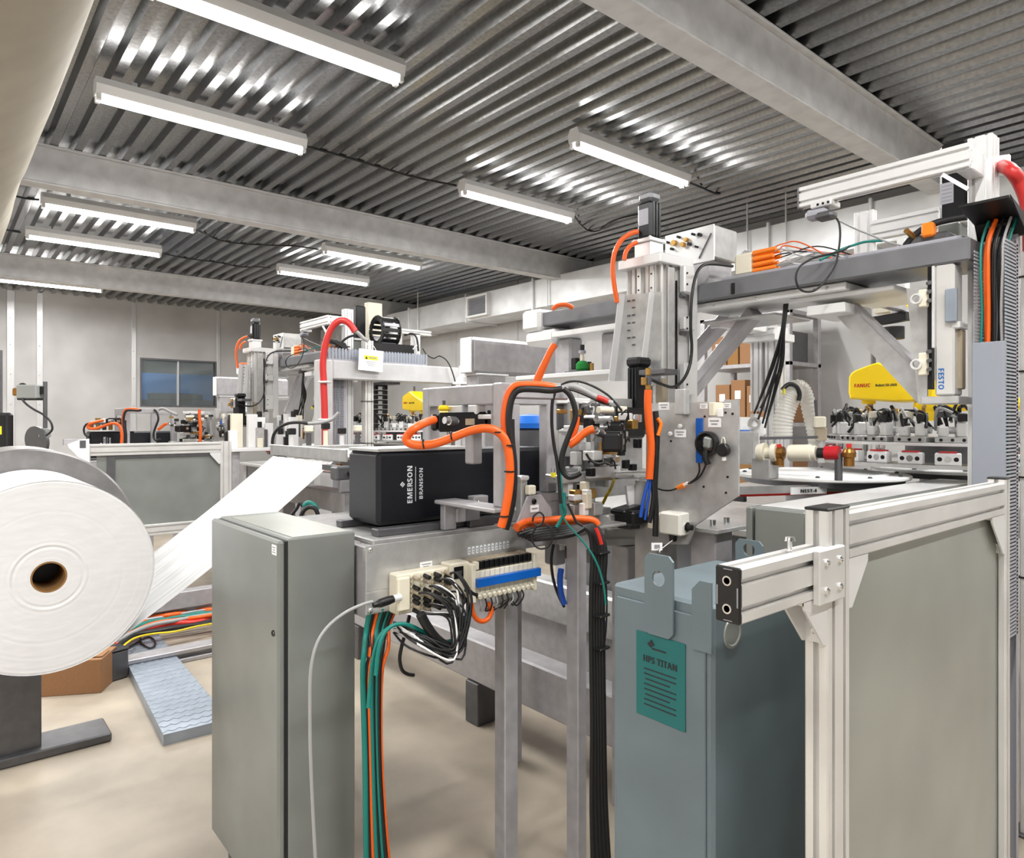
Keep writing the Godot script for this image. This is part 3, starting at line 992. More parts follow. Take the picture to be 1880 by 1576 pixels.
func tower() -> void:
	var t := st("vertical_axis", "tall aluminium vertical axis with black motor on top", "actuator")
	var x := 2.36
	var bn: float = 1.8263
	var bf: float = 2.0209
	var yt: float = 2.1162
	var y0 := 1.50
	# main profile with its T-slots towards the aisle
	part(t, "profile", Kit.new().slot(V(x + 0.06, y0, (bn + bf) / 2), V(x + 0.06, yt, (bn + bf) / 2), bf - bn, 0.12, Vector3.LEFT, 0.011, 0.016), "aluminium")
	part(t, "rear_profile", Kit.new().box(x + 0.122, 2.598, y0 + 0.06, yt - 0.006, bn + 0.006, bf - 0.01, 0.004), "alu_bright")
	for s in [0.04, 0.11]:
		part(t, "guide_strip", Kit.new().box(x - 0.006, x, y0 + 0.1, yt, bn + s, bn + s + 0.022, 0.002), "alu_bright")
		for i in 9:
			bolt(t, V(x - 0.006, y0 + 0.16 + i * 0.06, bn + s + 0.011), LEFTWARD, 0.004, "motor_black")
	part(t, "top_plate", Kit.new().box(x - 0.035, 2.56, yt, yt + 0.042, bn - 0.02, bf + 0.02, 0.004), "alu_bright")
	var mb: float = 1.8892
	part(t, "coupling_housing", Kit.new().box(2.365, 2.455, yt + 0.042, yt + 0.112, mb, mb + 0.092, 0.004), "alu_bright")
	var fl := part(t, "motor_flange", Kit.new().box(2.355, 2.465, yt + 0.112, yt + 0.128, mb - 0.008, mb + 0.1, 0.003), "alu_bright")
	for s in [[2.365, mb + 0.002], [2.455, mb + 0.002], [2.365, mb + 0.09]]:
		bolt(fl, V(s[0], yt + 0.128, s[1]), Vector3.UP, 0.006)
	var ym := yt + 0.128
	var yh: float = 2.4527
	var mo := part(t, "motor", Kit.new().box(2.372, 2.452, ym, yh - 0.045, mb + 0.004, mb + 0.084, 0.012), "motor_black", "black servo motor")
	for i in 3:
		part(mo, "cooling_rib", Kit.new().box(2.384 + i * 0.02, 2.392 + i * 0.02, ym + 0.005, yh - 0.05, mb - 0.001, mb + 0.006, 0.002), "motor_black")
	part(mo, "motor_cap", Kit.new().box(2.374, 2.450, yh - 0.045, yh, mb + 0.006, mb + 0.082, 0.014), "gantry_grey")
	part(mo, "rating_plate", Kit.new().box(2.3705, 2.372, ym + 0.06, ym + 0.13, mb + 0.018, mb + 0.07), "comb_grey")
	part(mo, "cable_socket", Kit.new().cyl(V(2.36, ym + 0.035, mb + 0.075), V(2.36, ym + 0.035, mb + 0.115), 0.014, 12), "steel_dark")
	# near side: guide rail, carriages
	var xr: float = 2.5866
	part(t, "side_rail", Kit.new().box(x + 0.03, x + 0.075, y0, yt - 0.01, bn - 0.012, bn - 0.001, 0.002), "stainless")
	part(t, "slot_shade_strip", Kit.new().box(x + 0.092, x + 0.102, y0 + 0.03, yt - 0.06, bn - 0.004, bn - 0.001), "motor_black")  # black strip laid on to paint the dark of a rail slot
	for c in [[0.50, 0.62], [0.06, 0.20], [0.34, 0.40]]:
		var cc := part(t, "carriage", Kit.new().box(x + 0.10, x + 0.175, y0 + c[0], y0 + c[1], bn - 0.045, bn - 0.013, 0.006), "alu_bright")
		for s in [0.012, -0.012]:
			bolt(cc, V(x + 0.115, y0 + (c[0] + c[1]) / 2 + s * 2, bn - 0.045), NEARWARD, 0.005, "motor_black")
		part(cc, "roller", Kit.new().cyl(V(x + 0.09, y0 + c[0] - 0.014, bn - 0.03), V(x + 0.12, y0 + c[0] - 0.014, bn - 0.03), 0.010, 10), "steel_dark")
	part(t, "cable_plate", Kit.new().box(x + 0.18, x + 0.235, y0 - 0.02, yt - 0.02, bn - 0.014, bn - 0.008, 0.002), "alu_bright")
	part(t, "dark_block", Kit.new().box(x - 0.002, x + 0.03, y0 + 0.02, y0 + 0.13, bn - 0.004, bn + 0.03), "cream_dark")
	# folded bracket in front of the profile
	var br := Kit.new()
	var q := [Vector3(2.31, 2.0015, -1.9874), Vector3(2.31, 1.9856, -1.7932), Vector3(2.31, 1.615, -1.7932), Vector3(2.31, 1.6262, -2.0471)]
	var poly := PackedVector2Array()
	for p in q:
		poly.append(Vector2(-p.z, p.y))
	br.ext(poly, Vector3(2.31, 0, 0), Vector3(0, 0, -1), Vector3.UP, Vector3(0.006, 0, 0))
	var bk := part(t, "folded_bracket", br, "stainless")
	part(bk, "flange", Kit.new().bar(q[0] + Vector3(-0.018, 0, 0), q[3] + Vector3(-0.018, 0, 0), 0.042, 0.004, Vector3(0, 0, 1)), "alu_bright")
	part(bk, "flange", Kit.new().bar(Vector3(2.295, 1.984, -1.8266), Vector3(2.295, 1.7095, -1.8668), 0.034, 0.004, Vector3(0, 0, 1)), "alu_bright")
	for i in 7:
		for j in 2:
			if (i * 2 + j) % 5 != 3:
				part(bk, "screw", Kit.new().box(2.3065, 2.31, 1.97 - i * 0.032 - 0.003, 1.97 - i * 0.032 + 0.003, 1.93 + j * 0.026, 1.945 + j * 0.026), "steel_dark")  # flat dark marks painting the shaded slot holes of the bracket
	# lower servo with gold connectors
	var sv := st("servo_motor", "slim black servo motor with gold connectors under the vertical axis", "motor")
	var sb: float = 1.8205
	var sf: float = 1.8839
	part(sv, "body", Kit.new().box(2.2, 2.28, 1.4966, 1.6743, sb, sf, 0.008), "motor_black")
	part(sv, "rear_cap", Kit.new().box(2.195, 2.285, 1.6743, 1.712, sb - 0.004, sf + 0.004, 0.01), "black")
	for i in 3:
		part(sv, "cooling_rib", Kit.new().box(2.196, 2.2, 1.5055, 1.6654, sb + 0.008 + i * 0.016, sb + 0.016 + i * 0.016), "motor_black")
	part(sv, "gear_head", Kit.new().box(2.19, 2.30, 1.4123, 1.4966, sb - 0.012, sf + 0.016, 0.01), "black")
	part(sv, "flange", Kit.new().box(2.17, 2.31, 1.3945, 1.4123, sb - 0.03, sf + 0.03, 0.003), "steel_dark")
	for p in [[1182, 693, 708], [1190, 676, 690], [1190, 706, 716]]:
		var u2: float = (p[0] - 940.0) / 1265.0
		var d2: float = 1.70 / (0.766 - 0.6428 * u2)
		var xx: float = d2 * (0.6428 + 0.766 * u2)
		part(sv, "connector", Kit.new().cyl(V(xx, 1.45 - (p[2] - 773.0) / 1265.0 * d2, 1.70), V(xx, 1.45 - (p[1] - 773.0) / 1265.0 * d2, 1.70), 0.011, 12, -1, 0.002), "brass")
	part(sv, "connector_sleeve", Kit.new().cyl(Vector3(2.1128, 1.5909, -1.7), Vector3(2.1128, 1.6246, -1.7), 0.0125, 12), "steel_dark")
	part(sv, "connector_arm", Kit.new().box(2.20, 2.29, 1.6343, 1.6565, 1.69, sb, 0.003), "steel_dark")


func overhead_frame() -> void:
	var f := st("overhead_frame", "aluminium overhead frame with cantilevered rail and post", "frame")
	var bl: float = 1.3571
	var br: float = 0.775
	var yc: float = 2.3328
	part(f, "rail", Kit.new().slot(V(2.64, yc, br), V(2.64, yc, bl), 0.04, 0.08), "alu_bright")
	part(f, "end_plate", Kit.new().box(2.618, 2.662, yc - 0.045, yc + 0.042, bl, bl + 0.006, 0.001), "steel_dark")
	var p0: float = 0.8256
	var p1: float = 0.7509
	part(f, "post", Kit.new().slot(V(2.82, 0.0, (p0 + p1) / 2), V(2.82, 2.44, (p0 + p1) / 2), absf(p0 - p1), 0.08, Vector3.LEFT), "alu_bright")
	part(f, "rail_clamp", Kit.new().box(2.66, 2.78, yc - 0.04, yc + 0.04, br + 0.0, br + 0.05, 0.004), "alu_bright")
	part(f, "brace", Kit.new().bar(Vector3(2.615, 2.2829, -0.8488), Vector3(2.615, 2.2138, -0.7735), 0.012, 0.012), "white")
	# second rail and short post further in
	part(f, "inner_rail", Kit.new().slot(V(3.05, 2.2546, 1.0015), V(3.05, 2.2546, 1.2556), 0.04, 0.08), "alu_bright")
	part(f, "inner_post", Kit.new().slot(V(3.07, 1.98, 1.2936), V(3.07, 2.3483, 1.2936), 0.08, 0.04, Vector3.LEFT), "alu_bright")
	part(f, "inner_cross_bar", Kit.new().box(2.84, 3.07, 2.09, 2.13, 1.0015 - 0.02, 1.0015 + 0.02, 0.003), "alu_bright")
	# clamp with sensor on the rail end
	var c := st("cable_clamp", "grey cable clamp with sensor hanging under the overhead rail", "clamp")
	part(c, "plate", Kit.new().box(2.60, 2.68, yc - 0.062, yc - 0.04, 1.2215, 1.302, 0.003), "alu_bright")
	part(c, "block", Kit.new().box(2.60, 2.66, yc - 0.100, yc - 0.062, 1.2423, 1.3283, 0.012), "comb_grey")
	part(c, "block", Kit.new().box(2.585, 2.64, yc - 0.115, yc - 0.085, 1.2112, 1.2805, 0.010), "steel_dark")
	for i in 3:
		bolt(c, V(2.60, yc - 0.052, 1.2319 + 0.02 * i), LEFTWARD, 0.005, "motor_black")
	# black motor beside the post
	var m := st("axis_motor", "large black motor with white rating plate beside the overhead post", "motor")
	var m0: float = 0.8761
	var m1: float = 0.9705
	var ml: float = 2.2052
	part(m, "body", Kit.new().box(2.95, 3.05, ml, ml + 0.30, m0, m1, 0.010), "motor_black")
	part(m, "rating_plate", Kit.new().box(2.948, 2.95, ml + 0.07, ml + 0.15, m0 + 0.045, m0 + 0.090), "comb_grey")
	for i in 5:
		part(m, "print", Kit.new().box(2.9474, 2.948, ml + 0.08 + i * 0.014, ml + 0.084 + i * 0.014, m0 + 0.05, m0 + 0.085), "print_grey")
	part(m, "flange", Kit.new().box(2.93, 3.07, ml - 0.02, ml, m0 - 0.01, m1 + 0.01, 0.003), "alu_bright")
	part(m, "motor_foot", Kit.new().box(2.90, 3.06, 2.04, ml - 0.02, m0 + 0.01, m1 - 0.01, 0.004), "enclosure_grey")


func slide_tower() -> void:
	# vertical pneumatic slide hanging under the near end of the beam
	var t := st("pneumatic_slide", "vertical pneumatic slide with blue maker lettering under the gantry beam", "actuator")
	var q := [Vector3(2.62, 1.9155, -0.9648), Vector3(2.62, 1.9095, -0.8989), Vector3(2.62, 1.5081, -0.8989), Vector3(2.62, 1.5087, -0.9263)]
	var poly := PackedVector2Array()
	for p in q:
		poly.append(Vector2(-p.z, minf(p.y, 1.976)))
	part(t, "bracket_plate", Kit.new().ext(poly, Vector3(2.62, 0, 0), Vector3(0, 0, -1), Vector3.UP, Vector3(0.012, 0, 0)), "stainless")
	part(t, "guide_rail", Kit.new().box(2.60, 2.625, 1.5577, 1.976, 0.8769, 0.8903), "motor_black")
	part(t, "rail_bar", Kit.new().box(2.595, 2.61, 1.697, 1.976, 0.8686, 0.8769, 0.002), "alu_bright")
	var bo := part(t, "body", Kit.new().box(2.60, 2.68, 1.5343, 1.976, 0.81, 0.8686, 0.006), "aluminium")
	letters(bo, "lettering", "FESTO", V(2.5992, 1.5913, 0.8488), Vector3(0, -1, 0), Vector3(0, 0, 1), 0.070, 0.017, "print_blue")
	part(t, "cover_sheet", Kit.new().box(2.585, 2.60, 1.7788, 1.8896, 0.7989, 0.8341, 0.003), "tread")
	part(t, "cylinder_column", Kit.new().box(2.63, 2.67, 1.556, 1.757, 0.7969, 0.8258, 0.004), "cream_dark")
	part(t, "column_head", Kit.new().box(2.60, 2.68, 1.757, 1.7808, 0.7937, 0.8291, 0.004), "alu_bright")
	for y in [[648, 690], [532, 565]]:
		var s := y[1] as float
		var yy0: float = 1.45 - (s - 773.0) / 1265.0 * 2.35
		var yy1: float = 1.45 - (y[0] - 773.0) / 1265.0 * 2.35
		var c := part(t, "carriage", Kit.new().box(2.575, 2.60, yy0, yy1, 0.8853, 0.9124, 0.004), "cream")
		part(c, "side_ring", Kit.new().lathe(V(2.575, (yy0 + yy1) / 2, 0.9158), LEFTWARD, [[0, 0.020], [0.008, 0.018], [0.008, 0.013], [0, 0.012]], 14), "alu_bright")
		for i in 3:
			part(c, "fitting", Kit.new().cyl(V(2.585, yy0 + 0.02 + i * 0.03, 0.8836), V(2.57, yy0 + 0.02 + i * 0.03, 0.8736), 0.007, 8), "steel_dark")
	part(t, "lower_plate", Kit.new().box(2.60, 2.75, 1.5071, 1.5329, 0.7973, 0.9124, 0.003), "stainless")


func braces() -> void:
	# slanted braces between beam and base
	var a := st("slanted_brace", "pair of slanted steel braces under the gantry beam", "brace")
	part(a, "brace_bar", Kit.new().bar(Vector3(2.78, 1.9332, -1.6374), Vector3(2.78, 1.532, -2.0369), 0.05, 0.085, Vector3.RIGHT, 0.006), "steel_frame")
	part(a, "brace_bar", Kit.new().bar(Vector3(2.95, 1.9778, -1.8611), Vector3(2.95, 1.7326, -2.1446), 0.05, 0.085, Vector3.RIGHT, 0.006), "steel_frame")
	part(a, "head_plate", Kit.new().box(2.70, 3.0, 1.895, 1.905, 1.5, 1.86, 0.002), "stainless")
	var b := st("triangular_brace", "broad polished triangular brace plate under the gantry beam", "brace")
	var q := [Vector3(2.75, 1.9167, -1.3106), Vector3(2.75, 1.9116, -1.2055), Vector3(2.75, 1.6297, -0.9542), Vector3(2.75, 1.5073, -0.9542), Vector3(2.75, 1.5156, -0.9759)]
	var poly := PackedVector2Array()
	for p in q:
		poly.append(Vector2(-p.z, p.y))
	part(b, "plate", Kit.new().ext(poly, Vector3(2.75, 0, 0), Vector3(0, 0, -1), Vector3.UP, Vector3(0.012, 0, 0)), "stainless")
	part(b, "flange", Kit.new().bar(Vector3(2.78, 1.9118, -1.2145), Vector3(2.78, 1.6275, -0.961), 0.07, 0.012, Vector3(0, 1, 0.7)), "steel_frame")
	part(b, "head_plate", Kit.new().box(2.66, 2.90, 1.865, 1.905, 1.1972, 1.3485, 0.004), "white_plate")
	# hanging profiles with a black end cap
	var c := st("hanging_profile", "pair of hanging aluminium profiles with a black end cap", "profile")
	var cx := 3.30
	for p in [[1377, 1398], [1404, 1428]]:
		var u0: float = (p[0] - 940.0) / 1265.0
		var u1: float = (p[1] - 940.0) / 1265.0
		var f0: float = cx / (0.6428 + 0.766 * u0) * (0.766 - 0.6428 * u0)
		var f1: float = cx / (0.6428 + 0.766 * u1) * (0.766 - 0.6428 * u1)
		part(c, "profile", Kit.new().slot(V(cx + 0.04, 1.22 if p[0] > 1400 else 1.50, (f0 + f1) / 2), V(cx + 0.04, 1.86, (f0 + f1) / 2), absf(f0 - f1), 0.08, Vector3.LEFT), "alu_bright")
	part(c, "cross_rail", Kit.new().slot(V(3.26, 1.9145, 1.8123), V(3.26, 1.9145, 1.9207), 0.04, 0.05), "alu_bright")
	part(c, "end_cap", Kit.new().box(3.22, 3.30, 1.9009, 1.9406, 1.9207, 1.9958, 0.003), "black")
	for s in [1366, 1378]:
		bolt(c, V(3.22, 1.9178, (1.9958 * (1384 - s) + 1.9207 * (s - 1360)) / 24.0), LEFTWARD, 0.008)
	part(c, "carrier_arm", Kit.new().box(2.90, 3.45, 1.90, 1.94, 1.8459, 1.9531, 0.003), "white_plate")
	part(c, "top_plate", Kit.new().box(3.25, 3.45, 1.86, 1.90, 1.8102, 2.0006, 0.003), "white_plate")


func comb(k: Kit, x0: float, x1: float, y0: float, y1: float, b0: float, b1: float) -> void:
	var y := y0
	while y < y1:
		k.box(x0, x1, y, y + 0.0065, b0, b1)
		y += 0.0118


func wire_duct() -> void:
	var d := st("wire_duct", "tall grey slotted wire duct with its cover half off", "wire duct")
	var bn: float = 0.6685
	var bf: float = 0.7551
	var yt: float = 2.0031
	var yc: float = 1.7043
	part(d, "back", Kit.new().box(2.742, 2.746, 0.0, yt + 0.08, bn, bf), "comb_grey")
	var k := Kit.new()
	comb(k, 2.604, 2.742, 0.75, yt, bf - 0.002, bf)
	k.box(2.70, 2.742, 0.0, yt + 0.03, bf - 0.002, bf)
	part(d, "slotted_side", k, "comb_grey").set_meta("kind", "stuff")
	var k2 := Kit.new()
	comb(k2, 2.604, 2.742, 0.75, yt + 0.03, bn, bn + 0.002)
	k2.box(2.725, 2.742, 0.0, yt + 0.05, bn, bn + 0.002)
	part(d, "slotted_side", k2, "comb_grey").set_meta("kind", "stuff")
	part(d, "cover", Kit.new().box(2.596, 2.602, 0.1, yc, bn - 0.003, bf + 0.003, 0.002), "duct_grey", "smooth grey cover")
	var h := st("duct_hood", "black folded hood plate over the open wire duct", "plate")
	part(h, "plate", Kit.new().ext(PackedVector2Array([Vector2(0, 0), Vector2(0.17, -0.03), Vector2(0.20, -0.09), Vector2(0.185, -0.09), Vector2(0.155, -0.038), Vector2(0, -0.008)]), V(2.56, yt + 0.15, bf + 0.03), Vector3.RIGHT, Vector3.UP, Vector3(0, 0, bf - bn + 0.05)), "black")
	part(h, "side_web", Kit.new().ext(PackedVector2Array([Vector2(0, 0), Vector2(0.17, -0.03), Vector2(0.20, -0.09), Vector2(0.14, -0.07)]), V(2.56, yt + 0.15, bn - 0.022), Vector3.RIGHT, Vector3.UP, Vector3(0, 0, 0.003)), "black")
	part(h, "bracket", Kit.new().box(2.70, 2.79, yt + 0.09, yt + 0.10, bn + 0.01, bf - 0.01), "black")
	# cables lying in the open duct
	var rng := RandomNumberGenerator.new()
	rng.seed = 77
	var cols := [["cable_teal", "teal cable"], ["cable_orange", "bright orange cable"], ["cable_black", "black cable"], ["cable_orange", "orange cable tied with black bands"], ["cable_black", "black cable"], ["cable_black", "black cable"], ["cable_black", "black cable"], ["cable_black", "black cable"], ["cable_grey", "pale grey cable"], ["cable_grey", "pale grey cable"], ["cable_teal", "teal cable"]]
	for i in cols.size():
		var z := bf - 0.010 - (bf - bn - 0.018) * i / (cols.size() - 1)
		var xx := 2.635 + 0.03 * (i % 3)
		var pts := [V(xx + 0.05, yt + 0.11, z - 0.01), V(xx + 0.01, yt + 0.03, z)]
		for j in 7:
			pts.append(V(xx + rng.randf_range(-0.006, 0.006), yt - 0.06 - j * 0.14, z + rng.randf_range(-0.003, 0.003)))
		var r := 0.0065 if i in [1, 3] else 0.0042
		st1("duct_cable", cols[i][1] + " inside the open wire duct", "cable", Kit.new().tube(pts, r, 7, 4), cols[i][0]).set_meta("group", "cables in the open wire duct")
	# extra upright post by the duct
	var p := st("upright_post", "plain aluminium upright post beside the slotted wire duct", "post")
	part(p, "profile", Kit.new().slot(V(2.95, 0.0, 0.665), V(2.95, 2.16, 0.665), 0.08, 0.08, Vector3.LEFT), "aluminium")
	for y in [0.9, 1.25, 1.62, 1.95]:
		part(p, "cable_tie", Kit.new().box(2.905, 2.995, y, y + 0.006, 0.62, 0.71), "black")
	part(p, "foot_plate", Kit.new().box(2.89, 3.01, 0.0, 0.012, 0.605, 0.725, 0.003), "steel_dark")


func robot() -> void:
	var t := st("robot_arm", "yellow four-axis robot arm with dark maker lettering", "robot")
	var x := 3.96
	var outline := [Vector3(3.96, 1.5732, -1.7631), Vector3(3.96, 1.6074, -1.7722), Vector3(3.96, 1.6998, -1.7691), Vector3(3.96, 1.7207, -1.757), Vector3(3.96, 1.7349, -1.7359), Vector3(3.96, 1.7683, -1.636), Vector3(3.96, 1.7726, -1.6102), Vector3(3.96, 1.762, -1.5847), Vector3(3.96, 1.7229, -1.5234), Vector3(3.96, 1.6754, -1.3896), Vector3(3.96, 1.6497, -1.323), Vector3(3.96, 1.6098, -1.3078), Vector3(3.96, 1.5539, -1.3129), Vector3(3.96, 1.5498, -1.5234)]
	var mid := Vector2.ZERO
	for p in outline:
		mid += Vector2(-p.z, p.y) / outline.size()
	var k := Kit.new()
	var layers := [[0.0, 0.90], [0.012, 0.965], [0.035, 1.0], [0.145, 1.0], [0.168, 0.965], [0.18, 0.90]]
	for i in layers.size() - 1:
		for j in outline.size():
			var c := []
			for w in [[i, j], [i, (j + 1) % outline.size()], [i + 1, (j + 1) % outline.size()], [i + 1, j]]:
				var p: Vector3 = outline[w[1]]
				var g: Vector2 = mid + (Vector2(-p.z, p.y) - mid) * layers[w[0]][1]
				c.append(Vector3(x + layers[w[0]][0], g.y, -g.x))
			k.flat(c[0], c[1], c[2], (c[0] + c[2]) / 2 - Vector3(x + 0.09, mid.y, -mid.x))
			k.flat(c[0], c[2], c[3], (c[0] + c[2]) / 2 - Vector3(x + 0.09, mid.y, -mid.x))
	for e in [[0.0, Vector3.LEFT], [0.18, Vector3.RIGHT]]:
		for j in outline.size():
			var p: Vector3 = outline[j]
			var p2: Vector3 = outline[(j + 1) % outline.size()]
			var g := mid + (Vector2(-p.z, p.y) - mid) * 0.9
			var g2 := mid + (Vector2(-p2.z, p2.y) - mid) * 0.9
			k.tri(Vector3(x + e[0], mid.y, -mid.x), Vector3(x + e[0], g.y, -g.x), Vector3(x + e[0], g2.y, -g2.x), e[1])
	var cv := part(t, "arm_cover", k, "robot_yellow")
	letters(cv, "lettering", "FANUC", V(x - 0.001, 1.6471, 1.6855), Vector3(0, 0, 1), Vector3.UP, 0.085, 0.020, "robot_red")
	letters(cv, "lettering", "Robot SR-20iA", V(x - 0.001, 1.6454, 1.5594), Vector3(0, 0, 1), Vector3.UP, 0.11, 0.015, "print_dark")
	part(t, "quill_collar", Kit.new().cyl(V(x + 0.09, 1.572, 1.6884), V(x + 0.09, 1.545, 1.6884), 0.036, 18), "robot_yellow")
	part(t, "quill", Kit.new().cyl(V(x + 0.09, 1.55, 1.6796), V(x + 0.09, 1.47, 1.6796), 0.016, 14), "brass")
	part(t, "quill_tube", Kit.new().cyl(V(x + 0.10, 1.74, 1.665), V(x + 0.10, 1.83, 1.665), 0.011, 12), "steel_dark")
	var cb: float = 1.3793
	part(t, "elbow_column", Kit.new().cyl(V(x + 0.09, 1.45, cb), V(x + 0.09, 1.575, cb), 0.055, 20), "robot_yellow")
	part(t, "inner_arm", Kit.new().box(x + 0.02, x + 0.16, 1.50, 1.56, cb - 0.80, cb + 0.06, 0.02), "robot_yellow")
	part(t, "base_column", Kit.new().cyl(V(x + 0.09, 0.03, cb - 0.73), V(x + 0.09, 1.50, cb - 0.73), 0.085, 20), "robot_yellow")
	part(t, "base_plate", Kit.new().box(x - 0.06, x + 0.24, 0.0, 0.03, cb - 0.88, cb - 0.58, 0.004), "steel_dark")
	# overhead yellow housing seen under the beam
	var o := st("rear_robot_housing", "yellow housing on a black bracket hung behind the triangular brace", "robot")
	part(o, "bar", Kit.new().bar(Vector3(3.7, 2.1031, -1.5639), Vector3(3.7, 2.1108, -1.3675), 0.03, 0.024, Vector3.UP, 0.006), "robot_yellow")
	part(o, "knuckle", Kit.new().obox(Vector3(3.7, 2.0899, -1.5502), Basis(), Vector3(0.06, 0.04, 0.05), 0.012), "robot_yellow")
	part(o, "cover", Kit.new().obox(Vector3(3.7, 2.0264, -1.3851), Basis(Vector3.RIGHT, 0.3), Vector3(0.08, 0.04, 0.07), 0.012), "robot_yellow")
	part(o, "bracket", Kit.new().bar(Vector3(3.65, 1.9516, -1.5133), Vector3(3.65, 1.9639, -1.3343), 0.05, 0.045, Vector3.UP, 0.004), "black")
	part(o, "hanger", Kit.new().box(3.66, 3.72, 1.97, 2.35, 1.3525, 1.3927, 0.004), "alu_bright")
	part(o, "carrier_arm", Kit.new().box(2.87, 3.70, 1.99, 2.03, 1.3525, 1.3927, 0.004), "steel_frame")
	part(o, "ring", Kit.new().lathe(Vector3(3.68, 1.8891, -1.4157), Vector3.UP, [[-0.03, 0.02], [-0.03, 0.05], [0.03, 0.05], [0.03, 0.02], [-0.03, 0.02]], 18), "rubber")
	part(o, "knob", Kit.new().obox(Vector3(3.7, 2.0338, -1.5748), Basis(), Vector3(0.05, 0.022, 0.04), 0.006), "print_yellow")
	part(o, "valve_block", Kit.new().obox(Vector3(3.7, 2.0124, -1.4701), Basis(), Vector3(0.05, 0.035, 0.07), 0.004), "cream")
	part(o, "valve_block", Kit.new().obox(Vector3(3.68, 1.9897, -1.3903), Basis(), Vector3(0.05, 0.03, 0.06), 0.004), "white")


func turntable() -> void:
	# two round plates on one pedestal each
	for p in [[Vector3(2.9903, 1.222, -1.4541), 0.355, "round white turntable plate beside the name strip"], [Vector3(3.6301, 1.235, -1.1309), 0.345, "round white turntable plate in the shadow of the wire duct"]]:
		var c: Vector3 = p[0]
		var r: float = p[1]
		var t := st("turntable", p[2], "turntable")
		part(t, "disc", Kit.new().lathe(c, Vector3.UP, [[-0.016, 0], [-0.016, r - 0.004], [-0.012, r], [-0.004, r], [0, r - 0.004], [0, 0]], 56), "white")
		part(t, "rim", Kit.new().lathe(c, Vector3.UP, [[-0.04, 0.05], [-0.04, r - 0.03], [-0.016, r - 0.02], [-0.016, 0.05]], 48), "steel_dark")
		part(t, "inner_ring", Kit.new().lathe(c, Vector3.UP, [[0, r * 0.78], [0.006, r * 0.77], [0.006, r * 0.70], [0, r * 0.69]], 48), "white_plate")
		part(t, "pedestal", Kit.new().cyl(Vector3(c.x, 1.01, c.z), c - Vector3(0, 0.04, 0), 0.14, 24), "steel_frame")
		for i in 10:
			var a := TAU * i / 10.0 + 0.2
			bolt(t, c + Vector3(cos(a), 0, sin(a)) * r * 0.9, Vector3.UP, 0.009, "steel_dark")
	var s := st("name_strip", "flat grey edge strip with a white NEST-4 label under the turntable", "strip")
	var c0: Vector3 = Vector3(2.58, 1.1675, -1.5969)
	var sx: float = 2.71
	part(s, "strip", Kit.new().bar(Vector3(2.2979, 1.1905, -1.42), Vector3(3.2888, 1.1608, -1.22), 0.006, 0.030), "stainless")
	part(s, "label_plate", Kit.new().bar(Vector3(2.539, 1.1783, -1.348), Vector3(2.7383, 1.1729, -1.305), 0.004, 0.028), "label_white")
	var l0: Vector3 = Vector3(2.5882, 1.1761, -1.334)
	var l1: Vector3 = Vector3(2.6796, 1.1739, -1.314)
	letters(s, "lettering", "NEST-4", (l0 + l1) / 2, (l1 - l0).normalized(), Vector3.UP, (l1 - l0).length(), 0.013, "print_dark")
	part(s, "under_strip", Kit.new().bar(Vector3(2.3302, 1.1683, -1.44), Vector3(3.3427, 1.1365, -1.24), 0.006, 0.010), "cable_red")
	for q in [[1370, 1.44], [1640, 1.26]]:
		var uu: float = (q[0] - 940.0) / 1265.0
		var dd: float = q[1] / (0.766 - 0.6428 * uu)
		part(s, "bracket", Kit.new().box(dd * (0.6428 + 0.766 * uu) - 0.01, dd * (0.6428 + 0.766 * uu) + 0.01, 1.14, 1.19, q[1] + 0.004, q[1] + 0.06), "steel_dark")
	# machine bed under everything
	var bed := st("machine_bed", "long welded steel machine bed under the turntables", "bed")
	part(bed, "deck", Kit.new().box(2.5, 3.32, 0.98, 1.01, 1.2, 2.7, 0.005), "stainless")
	part(bed, "deck", Kit.new().box(3.32, 4.6, 0.98, 1.01, 0.80, 2.7, 0.005), "stainless")
	for xx in [2.55, 3.4, 4.5]:
		for bb in [1.25, 2.6]:
			part(bed, "leg", Kit.new().box(xx, xx + 0.08, 0.0, 0.98, bb, bb + 0.08, 0.004), "steel_frame")
	part(bed, "added_dark_skirt", Kit.new().box(2.56, 2.565, 0.08, 0.98, 1.34, 2.6), "gantry_grey")  # added dark panel, keeps the open space under the bed dark
	part(bed, "added_dark_skirt", Kit.new().box(3.42, 4.56, 0.08, 0.98, 1.26, 1.265), "gantry_grey")  # second added panel that darkens the space below the deck
	for bb in [1.25, 2.6]:
		part(bed, "side_rail", Kit.new().box(2.55, 4.58, 0.30, 0.38, bb, bb + 0.08, 0.004), "steel_frame")
	nests()
	pump()


